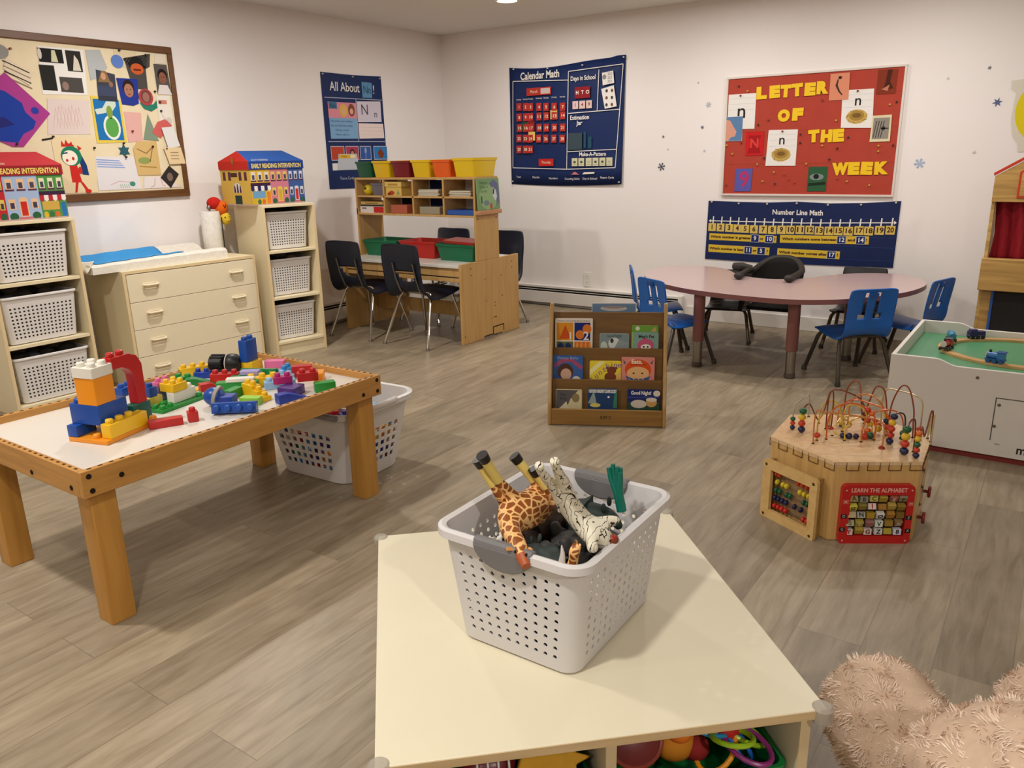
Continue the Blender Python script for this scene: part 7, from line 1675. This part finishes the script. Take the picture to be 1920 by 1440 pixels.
t = thing('loop_rattle', 'colourful loop rattle with a red centre in the right bin of the storage table', 'toy', wt(0.245, -0.285, 0.345), WA)
MB().ball((0, 0, 0), (0.022, 0.022, 0.024), PL('#b8241e'), 16, 10).build('red_centre', t)
for i, (hx_, a, b, r_) in enumerate((('#9ac424', 0.2, 0.5, 0.046), ('#8a2a72', 1.0, -0.5, 0.05), ('#e89a1a', 1.9, 0.3, 0.044), ('#1f86b4', 2.7, -0.3, 0.05), ('#e89a1a', 3.7, 0.6, 0.044), ('#9ac424', 4.5, -0.4, 0.048), ('#8a2a72', 5.3, 0.2, 0.046), ('#1f6ac4', 5.9, 0.9, 0.04))):
    M_ = Rz(a) @ Ry(b)
    pts = [M_ @ Vector((r_*0.9+r_*math.cos(q_*PI/10), r_*0.72*math.sin(q_*PI/10), 0)) for q_ in range(20)]
    MB().tube(pts, 0.0048, PL(hx_), 8, closed=True).build('loop', t)
t = thing('drum_toy', 'dark red round drum toy in the right bin of the storage table', 'toy', wt(0.072, -0.26, 0.335), (0.9, 0, WA))
MB().lathe([(0.04, -0.06), (0.052, 0.0), (0.052, 0.03), (0.047, 0.033)], PL('#6a1712'), 22).build('cup', t)
MB().tube([(0.050*math.cos(i*PI/12), 0.050*math.sin(i*PI/12), 0.032) for i in range(24)], 0.004, PL('#8a3a2a'), 8, closed=True).build('rim', t)
t = thing('duck_toy', 'orange and red plush duck toy in the right bin of the storage table', 'toy', wt(0.150, -0.275, 0.325), WA)
MB().ball((0, 0, 0), (0.04, 0.034, 0.034), mat('#c07a1a', 0.8), 14, 10).build('body', t)
MB().ball((0.004, -0.012, 0.038), 0.026, mat('#e0761a', 0.8), 14, 10).build('head', t)
MB().ball((0.036, -0.01, -0.008), (0.026, 0.026, 0.024), mat('#8a1c18', 0.8), 12, 8).build('wing', t)
o = MB().tube([(-0.12, 0, 0), (0, 0, 0.004), (0.06, 0, 0.0)], 0.0018, ME('#7d776c', 0.3), 6).build('drum_stick', loc=wt(0.18, -0.30, 0.372), rot=(0, 0.05, WA)); tag(o, 'thin grey stick lying across the right bin of the storage table', 'stick')
o = MB().prism([(-0.06, -0.03), (-0.04, 0.03), (-0.015, 0.022), (0.0, 0.045), (0.02, 0.02), (0.05, 0.034), (0.046, 0.008), (0.075, 0.0), (0.046, -0.012), (0.05, -0.04), (0.0, -0.03)], 0, 0.022, mat('#c9962a', 0.7, 0, 0.2, 'cloth')).build('leaf_toy', loc=wt(-0.085, -0.29, 0.335), rot=(0.7, 0.1, WA), bevel=0.004); tag(o, 'mustard yellow leaf shaped toy in the left bin of the storage table', 'toy')
t = thing('striped_toy', 'dark red toy with white stripes in the left bin of the storage table', 'toy', wt(-0.185, -0.28, 0.33), WA)
MB().ball((0, 0, 0), (0.05, 0.03, 0.03), PL('#6a1620'), 14, 10).build('body', t)
for x in (-0.03, -0.012, 0.006, 0.024): MB().tube([(x+0.008, 0.032*math.cos(a), 0.032*math.sin(a)) for a in [R(-80+20*i) for i in range(15)]], 0.0022, PL('#cfc9c4'), 6).build('stripe', t)
o = MB().tube([(-0.05, 0, 0), (-0.02, 0, 0.03), (0.02, 0.01, 0.02), (0.05, 0, 0.04)], 0.012, PL('#5c5e5c'), 10).build('grey_toy', loc=wt(-0.26, -0.27, 0.34), rot=(0, 0, WA)); tag(o, 'bent grey toy at the far left of the left bin in the storage table', 'toy')
# ------------------------------------------------------------------ the basket of toy animals
BC0 = Vector((4.322, -4.985))
t = thing('animal_basket', 'large white perforated basket of toy animals on the storage table', 'basket', (BC0.x, BC0.y, 0.4515), R(0.5))
basket_body(mat('#d0ccca', 0.4, 0, 0.4), 0.252, 0.315, 0.30, 0.355, 0.232, 0.03, 10, 12, 9, 0.022, 0.195, 0.235, k=6, rim=0.013).build('body', t, solid=0.003, split=32)
GRY = mat('#6f6c6c', 0.5, 0, 0.4)
for s, nm in ((-1, 'front'), (1, 'back')):
    m = MB()
    pts = [(0.062*math.cos(a), 0.229-0.0+0.042*math.sin(a)) for a in [PI+PI*i/16 for i in range(17)]]
    yb = 0.1755
    m.push(Tm(0, s*(yb+0.006), 0) @ Rx(PI/2)).prism(pts, -0.012, 0.012, GRY).pop()
    m.tube([(-0.062, s*(yb+0.006), 0.229), (0.062, s*(yb+0.006), 0.229)], 0.0115, GRY, 10)
    m.build('handle', t, bevel=0.003)
def skin(name, chain, rad, m, parent=None, sub=2, loc=(0, 0, 0), root=0):
    """one continuous body: chain = (points, edges), rad = radius per point"""
    pts, edges = chain
    me = bpy.data.meshes.new(name); me.from_pydata(pts, edges, []); me.materials.append(m)
    o = bpy.data.objects.new(name, me); C.objects.link(o); o.location = loc
    if parent: o.parent = parent
    md = o.modifiers.new('skin', 'SKIN'); md.use_smooth_shade = True
    for i, v in enumerate(me.skin_vertices[0].data):
        r_ = rad[i]; v.radius = (r_, r_) if not isinstance(r_, tuple) else r_
        v.use_root = (i == root)
    md = o.modifiers.new('smooth', 'SUBSURF'); md.levels = sub; md.render_levels = sub
    return o
# toy giraffe lying on its back, head towards the front handle
GO_ = (4.29, -5.05, 0.70)
t = thing('toy_giraffe', 'spotted toy giraffe lying upside down with its legs in the air in the basket', 'toy animal', GO_)
def rel(*a): return [(x-GO_[0], y-GO_[1], z-GO_[2]) for x, y, z in a]
P_ = rel((4.282, -5.045, 0.695), (4.305, -5.000, 0.692), (4.276, -5.082, 0.698), (4.294, -5.112, 0.694), (4.316, -5.132, 0.690), (4.336, -5.146, 0.688), (4.350, -5.157, 0.686), (4.364, -5.170, 0.680), (4.374, -5.178, 0.674),
         (4.262, -5.078, 0.722), (4.250, -5.098, 0.762), (4.240, -5.108, 0.790),
         (4.278, -5.070, 0.730), (4.262, -5.098, 0.772), (4.256, -5.118, 0.808),
         (4.296, -4.995, 0.715), (4.280, -5.008, 0.745), (4.264, -5.022, 0.775),
         (4.314, -4.992, 0.712), (4.305, -5.005, 0.735), (4.298, -5.012, 0.752))
E_ = [(0, 1), (0, 2), (2, 3), (3, 4), (4, 5), (5, 6), (6, 7), (7, 8), (2, 9), (9, 10), (10, 11), (2, 12), (12, 13), (13, 14), (1, 15), (15, 16), (16, 17), (1, 18), (18, 19), (19, 20)]
RD_ = [0.034, 0.030, 0.028, 0.021, 0.018, 0.016, 0.015, 0.013, 0.008, 0.0125, 0.0085, 0.0075, 0.0125, 0.0085, 0.0075, 0.0125, 0.009, 0.0075, 0.0125, 0.009, 0.0075]
skin('body', (P_, E_), RD_, mat('#c98a4a', 0.5, 0, 0.35, 'giraffe'), t)
lm = mat('#d8c06a', 0.5)
for a, b in ((10, 11), (13, 14), (16, 17), (19, 20)):
    A, B_ = Vector(P_[a]), Vector(P_[b]); d_ = (B_-A).normalized()
    l_ = MB().tube([A-d_*0.004, A.lerp(B_, 0.5), B_+d_*0.012], [0.0092, 0.0088, 0.0096], lm, 12).build('leg', t)
    MB().tube([B_+d_*0.008, B_+d_*0.024], [0.0102, 0.0115], mat('#1b1512', 0.4), 14).build('hoof', l_)
hd = Vector(P_[7])
MB().tube([Vector(P_[7]), Vector(P_[8])+Vector((0.006, -0.004, -0.004))], [0.0125, 0.0085], mat('#a8542a', 0.5), 12).build('muzzle', t)
for s in (-1, 1):
    MB().tube([hd+Vector((s*0.010-0.004, 0.004, 0.006)), hd+Vector((s*0.017-0.009, 0.012*s+0.002, 0.010))], [0.004, 0.0055], mat('#c98a4a', 0.5), 8, flat=0.5).build('ear', t)
    MB().ball(tuple(hd+Vector((s*0.011, -0.004, 0.006))), 0.0035, PA('#1b1512'), 8, 6).build('eye', t)
# toy white tiger, belly up, hind legs reaching over the rear rim
GO_ = (4.41, -5.06, 0.72)
t = thing('toy_tiger', 'white striped toy tiger lying belly up with hind legs raised in the basket', 'toy animal', GO_)
P_ = rel((4.404, -5.068, 0.728), (4.390, -5.078, 0.760), (4.425, -5.064, 0.712), (4.446, -5.066, 0.700), (4.462, -5.058, 0.690), (4.470, -5.048, 0.684),
         (4.402, -5.092, 0.790), (4.408, -5.120, 0.822), (4.414, -5.142, 0.846), (4.417, -5.150, 0.862),
         (4.380, -5.092, 0.785), (4.384, -5.125, 0.812), (4.389, -5.150, 0.836), (4.392, -5.158, 0.852),
         (4.455, -5.088, 0.700), (4.466, -5.110, 0.700), (4.474, -5.118, 0.698),
         (4.455, -5.040, 0.710), (4.463, -5.022, 0.712), (4.470, -5.022, 0.706))
E_ = [(0, 1), (0, 2), (2, 3), (3, 4), (4, 5), (1, 6), (6, 7), (7, 8), (8, 9), (1, 10), (10, 11), (11, 12), (12, 13), (3, 14), (14, 15), (15, 16), (3, 17), (17, 18), (18, 19)]
RD_ = [0.022, 0.020, 0.023, 0.022, 0.020, 0.014, 0.014, 0.010, 0.0075, 0.010, 0.013, 0.009, 0.007, 0.010, 0.013, 0.010, 0.011, 0.013, 0.010, 0.012]
skin('body', (P_, E_), RD_, mat('#ddd6c0', 0.5, 0, 0.3, 'tiger'), t)
MB().ball(tuple(Vector(P_[5])+Vector((0.004, -0.004, 0.006))), (0.012, 0.012, 0.010), mat('#7a3418', 0.5), 12, 8).build('mouth', t)
MB().ball(tuple(Vector(P_[5])+Vector((0.007, -0.008, 0.011))), (0.006, 0.007, 0.005), mat('#a8201a', 0.4), 10, 6).build('tongue', t)
MB().tube([Vector(P_[1]), Vector(P_[1])+Vector((-0.02, 0.03, -0.01)), Vector(P_[1])+Vector((-0.03, 0.04, -0.05))], [0.006, 0.006, 0.005], mat('#ddd6c0', 0.5, 0, 0.3, 'tiger'), 8).build('tail', t)
# small giraffe calf at the near corner
GO_ = (4.435, -5.115, 0.66)
t = thing('toy_giraffe', 'small orange toy giraffe peeking out at the near corner of the basket', 'toy animal', GO_)
P_ = rel((4.415, -5.128, 0.640), (4.432, -5.126, 0.652), (4.438, -5.124, 0.668), (4.440, -5.126, 0.690), (4.443, -5.132, 0.697), (4.440, -5.118, 0.708), (4.452, -5.123, 0.706), (4.428, -5.140, 0.622), (4.418, -5.110, 0.622))
skin('body', (P_, [(0, 1), (1, 2), (2, 3), (3, 4), (3, 5), (3, 6), (0, 7), (0, 8)]), [0.017, 0.013, 0.009, 0.009, 0.006, 0.003, 0.003, 0.006, 0.006], mat('#cf7a2a', 0.5, 0, 0.35, 'giraffe'), t)
# grey elephants and rhinos at the middle of the heap
def animal(name, label, loc, rz, hx, s, pose=0, kind=None, extra=None):
    t = thing(name, label, 'toy animal', loc, (pose, 0, rz))
    P_ = [(0, 0, 0.045), (0.045, 0, 0.046), (-0.045, 0, 0.042), (0.078, 0, 0.056), (0.098, 0, 0.050), (0.112, 0, 0.028)]
    E_ = [(0, 1), (0, 2), (1, 3), (3, 4), (4, 5)]; RD_ = [0.034, 0.030, 0.029, 0.022, 0.014, 0.008]
    for x, y in ((0.042, 0.02), (0.042, -0.02), (-0.045, 0.02), (-0.045, -0.02)):
        k = len(P_); P_ += [(x, y, 0.022), (x, y*1.1, -0.012)]; E_ += [(1 if x > 0 else 2, k), (k, k+1)]; RD_ += [0.014, 0.0125]
    P_ = [(x*s, y*s, z*s) for x, y, z in P_]
    skin('body', (P_, E_), [r_*s for r_ in RD_], mat(hx, 0.6, 0, 0.3, kind), t)
    if extra == 'elephant':
        for q_ in (-1, 1): MB().push(Tm(0.07*s, q_*0.028*s, 0.058*s) @ Rz(q_*0.5)).ball((0, 0, 0), (0.006*s, 0.018*s, 0.024*s), mat(hx, 0.6), 10, 8).pop().build('ear', t)
        for q_ in (-1, 1): MB().tube([(0.095*s, q_*0.01*s, 0.04*s), (0.115*s, q_*0.013*s, 0.036*s)], [0.004*s, 0.0015*s], PL('#d8d2c0'), 8).build('tusk', t)
    else:
        for q_ in (-1, 1): MB().push(Tm(0.08*s, q_*0.016*s, 0.082*s)).ball((0, 0, 0), (0.006*s, 0.006*s, 0.012*s), mat(hx, 0.6, 0, 0.3, kind), 8, 6).pop().build('ear', t)
    return t
animal('toy_elephant', 'grey toy elephant lying on its back in the middle of the basket', (4.345, -5.015, 0.650), 1.9, '#403e3d', 0.95, PI-0.35, None, 'elephant')
animal('toy_rhino', 'dark grey toy rhino below the tiger in the basket', (4.385, -4.955, 0.630), 2.6, '#4a4846', 0.85, 2.3, None, None)
animal('toy_hippo', 'charcoal toy hippo deep in the middle of the basket', (4.350, -5.045, 0.570), 0.9, '#2b2a29', 0.75, 0.4, None, None)
animal('toy_walrus', 'slate grey toy animal by the near wall of the basket', (4.372, -5.085, 0.590), 2.9, '#3d4744', 0.75, 0.2, None, None)
animal('toy_dog', 'white toy dog with black spots at the left of the basket', (4.256, -5.080, 0.655), 1.7, '#dcd6cc', 0.50, 2.9, 'spots', None)
animal('toy_cow', 'white toy cow below the giraffe head in the basket', (4.292, -5.085, 0.615), 5.2, '#d8d2c6', 0.55, 0.9, 'spots', None)
animal('toy_bull', 'dark brown toy bull under the giraffe in the basket', (4.270, -4.985, 0.600), 1.5, '#3a2a20', 0.85, 0.3, None, None)
animal('toy_bear', 'dark green toy dinosaur at the back of the basket', (4.310, -4.900, 0.600), 0.1, '#24302a', 0.9, 0.1, None, None)
o = MB()
tm_ = PL('#0d6a58')
for k, (dx, dy, dz) in enumerate(((-0.012, 0.0, 0.088), (-0.004, 0.004, 0.094), (0.006, 0.002, 0.090), (0.014, -0.002, 0.080), (0.010, 0.008, 0.086))):
    o.tube([(0.008, 0, 0.0), (0.004+dx*0.2, dy*0.3, 0.035), (dx*0.8, dy, 0.065), (dx, dy, dz)], [0.010, 0.0075, 0.005, 0.0045], tm_, 8)
o = o.build('toy_plant', loc=(4.408, -4.90, 0.668), rot=(0, -0.12, 0)); tag(o, 'teal plastic toy plant sticking up at the rear of the basket', 'toy plant')
o = MB().tube([(0, 0, 0), (0.002, 0, 0.022), (0.0, 0.0, 0.036)], [0.007, 0.004, 0.001], PL('#d8d0c8'), 8).build('toy_horn', loc=(4.417, -5.128, 0.660)); tag(o, 'white pointed horn beside the giraffe calf in the basket', 'toy')
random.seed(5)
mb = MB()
for i in range(60): mb.ball((random.uniform(-0.1, 0.1), random.uniform(-0.132, 0.132), random.uniform(0.02, 0.135)), random.uniform(0.02, 0.03), mat(random.choice(['#2a2827', '#1f2422', '#3a332d']), 0.6), 8, 6)  # near-black filler balls put shade behind the basket holes
o = mb.build('shade_filling', loc=(BC0.x, BC0.y, 0.455)); tag(o, 'dark jumble of stand-in toy animals added to shade the basket holes', 'toys', None, 'stuff')

# ------------------------------------------------------------------ giant teddy bear at the lower right
t = thing('teddy_bear', 'giant tan plush bear in the lower right corner of the picture', 'soft toy', (5.40, -4.86, 0.0))
FURB = mat('#d3b79e', 0.95, 0, 0.05, 'cloth')
TO_ = Vector((5.40, -4.86, 0.0))
def limb(name, pts, rad):
    P = [Vector(p)-TO_ for p in pts]; Q = []; RR = []
    n = len(P)
    for i in range(n-1):
        for k in range(6):
            s = k/6; p0, p1, p2, p3 = P[max(i-1, 0)], P[i], P[i+1], P[min(i+2, n-1)]
            Q.append(0.5*((2*p1)+(p2-p0)*s+(2*p0-5*p1+4*p2-p3)*s*s+(3*p1-p0-3*p2+p3)*s**3)); RR.append(rad[i]+(rad[i+1]-rad[i])*s)
    Q.append(P[-1]); RR.append(rad[-1])
    # rounded tip
    d_ = (Q[-1]-Q[-2]).normalized(); e = Q[-1].copy(); r0 = RR[-1]
    for k in range(1, 7):
        a = PI/2*k/6.3; Q.append(e+d_*r0*math.sin(a)*0.9); RR.append(r0*math.cos(a))
    o = MB().tube(Q, RR, FURB, 28).build(name, t)
    fur(o, Q, RR)
    return o
FURM = [mat('#e6cfba', 0.9, 0, 0.05), mat('#ead5c2', 0.9, 0, 0.05), mat('#dcc0a8', 0.9, 0, 0.05)]
rf_ = random.Random(3)
def fur(parent, Q, RR):
    mb = MB(); vs = [[], [], []]; fs = [[], [], []]
    cum = []
    for i in range(len(Q)-1): cum.append((Q[i+1]-Q[i]).length*(RR[i]+RR[i+1])+1e-6)
    tot = sum(cum); N = int(tot*PI/2*2*26000)
    for i in range(len(Q)-1):
        a, b = Q[i], Q[i+1]; tdir = (b-a).normalized()
        aa = Vector((0, 0, 1)) if abs(tdir.z) < 0.9 else Vector((1, 0, 0))
        u = tdir.cross(aa).normalized(); q_ = tdir.cross(u)
        for k in range(int(N*cum[i]/tot)):
            s = rf_.random(); an = rf_.random()*2*PI
            nr = u*math.cos(an)+q_*math.sin(an)
            slope = (RR[i]-RR[i+1])/max((b-a).length, 1e-5)
            nn = (nr+tdir*min(slope, 4)).normalized()
            base = a.lerp(b, s)+nr*(RR[i]+(RR[i+1]-RR[i])*s)*0.985
            if base.z+TO_.z < 0.004: continue
            # clumped, slightly combed strands
            cl = Vector((math.sin(base.x*95+base.y*60), math.sin(base.y*88+base.z*70), math.sin(base.z*92+base.x*64)))
            L = rf_.uniform(0.011, 0.019)
            d_ = (nn*0.6+cl*0.75+tdir*0.2+Vector((rf_.uniform(-.35, .35), rf_.uniform(-.35, .35), rf_.uniform(-.45, .15)))).normalized()
            d2 = (d_+cl*0.7-nn*0.75).normalized()
            w_ = d_.cross(nn)
            if w_.length < 1e-3: w_ = u
            w_ = w_.normalized()*rf_.uniform(0.0008, 0.0014)
            mid = base+d_*L*0.55; tip = mid+d2*L*0.5
            c = rf_.randrange(3); o_ = len(vs[c])
            vs[c] += [base-w_, base+w_, mid+w_*0.8, mid-w_*0.8, tip]
            fs[c] += [(o_, o_+1, o_+2, o_+3), (o_+3, o_+2, o_+4)]
    for c in range(3): mb.add([tuple(v) for v in vs[c]], fs[c], FURM[c])
    f_ = mb.build('fur', parent, smooth=180); f_['kind'] = 'stuff'
limb('leg', [(5.16, -4.86, 0.17), (5.03, -4.75, 0.175), (4.915, -4.645, 0.19), (4.872, -4.600, 0.21)], [0.13, 0.125, 0.122, 0.115])
limb('arm', [(5.30, -5.02, 0.52), (5.20, -4.99, 0.44), (5.11, -4.955, 0.375), (5.075, -4.935, 0.345)], [0.14, 0.15, 0.15, 0.14])
limb('leg', [(5.36, -4.74, 0.17), (5.28, -4.62, 0.18), (5.20, -4.52, 0.21), (5.175, -4.49, 0.25)], [0.13, 0.125, 0.12, 0.112])
MB().ball((0.13, -0.09, 0.36), (0.27, 0.27, 0.36), FURB, 28, 20).build('torso', t)
MB().ball((0.16, -0.12, 0.86), (0.2, 0.2, 0.2), FURB, 24, 16).build('head', t)
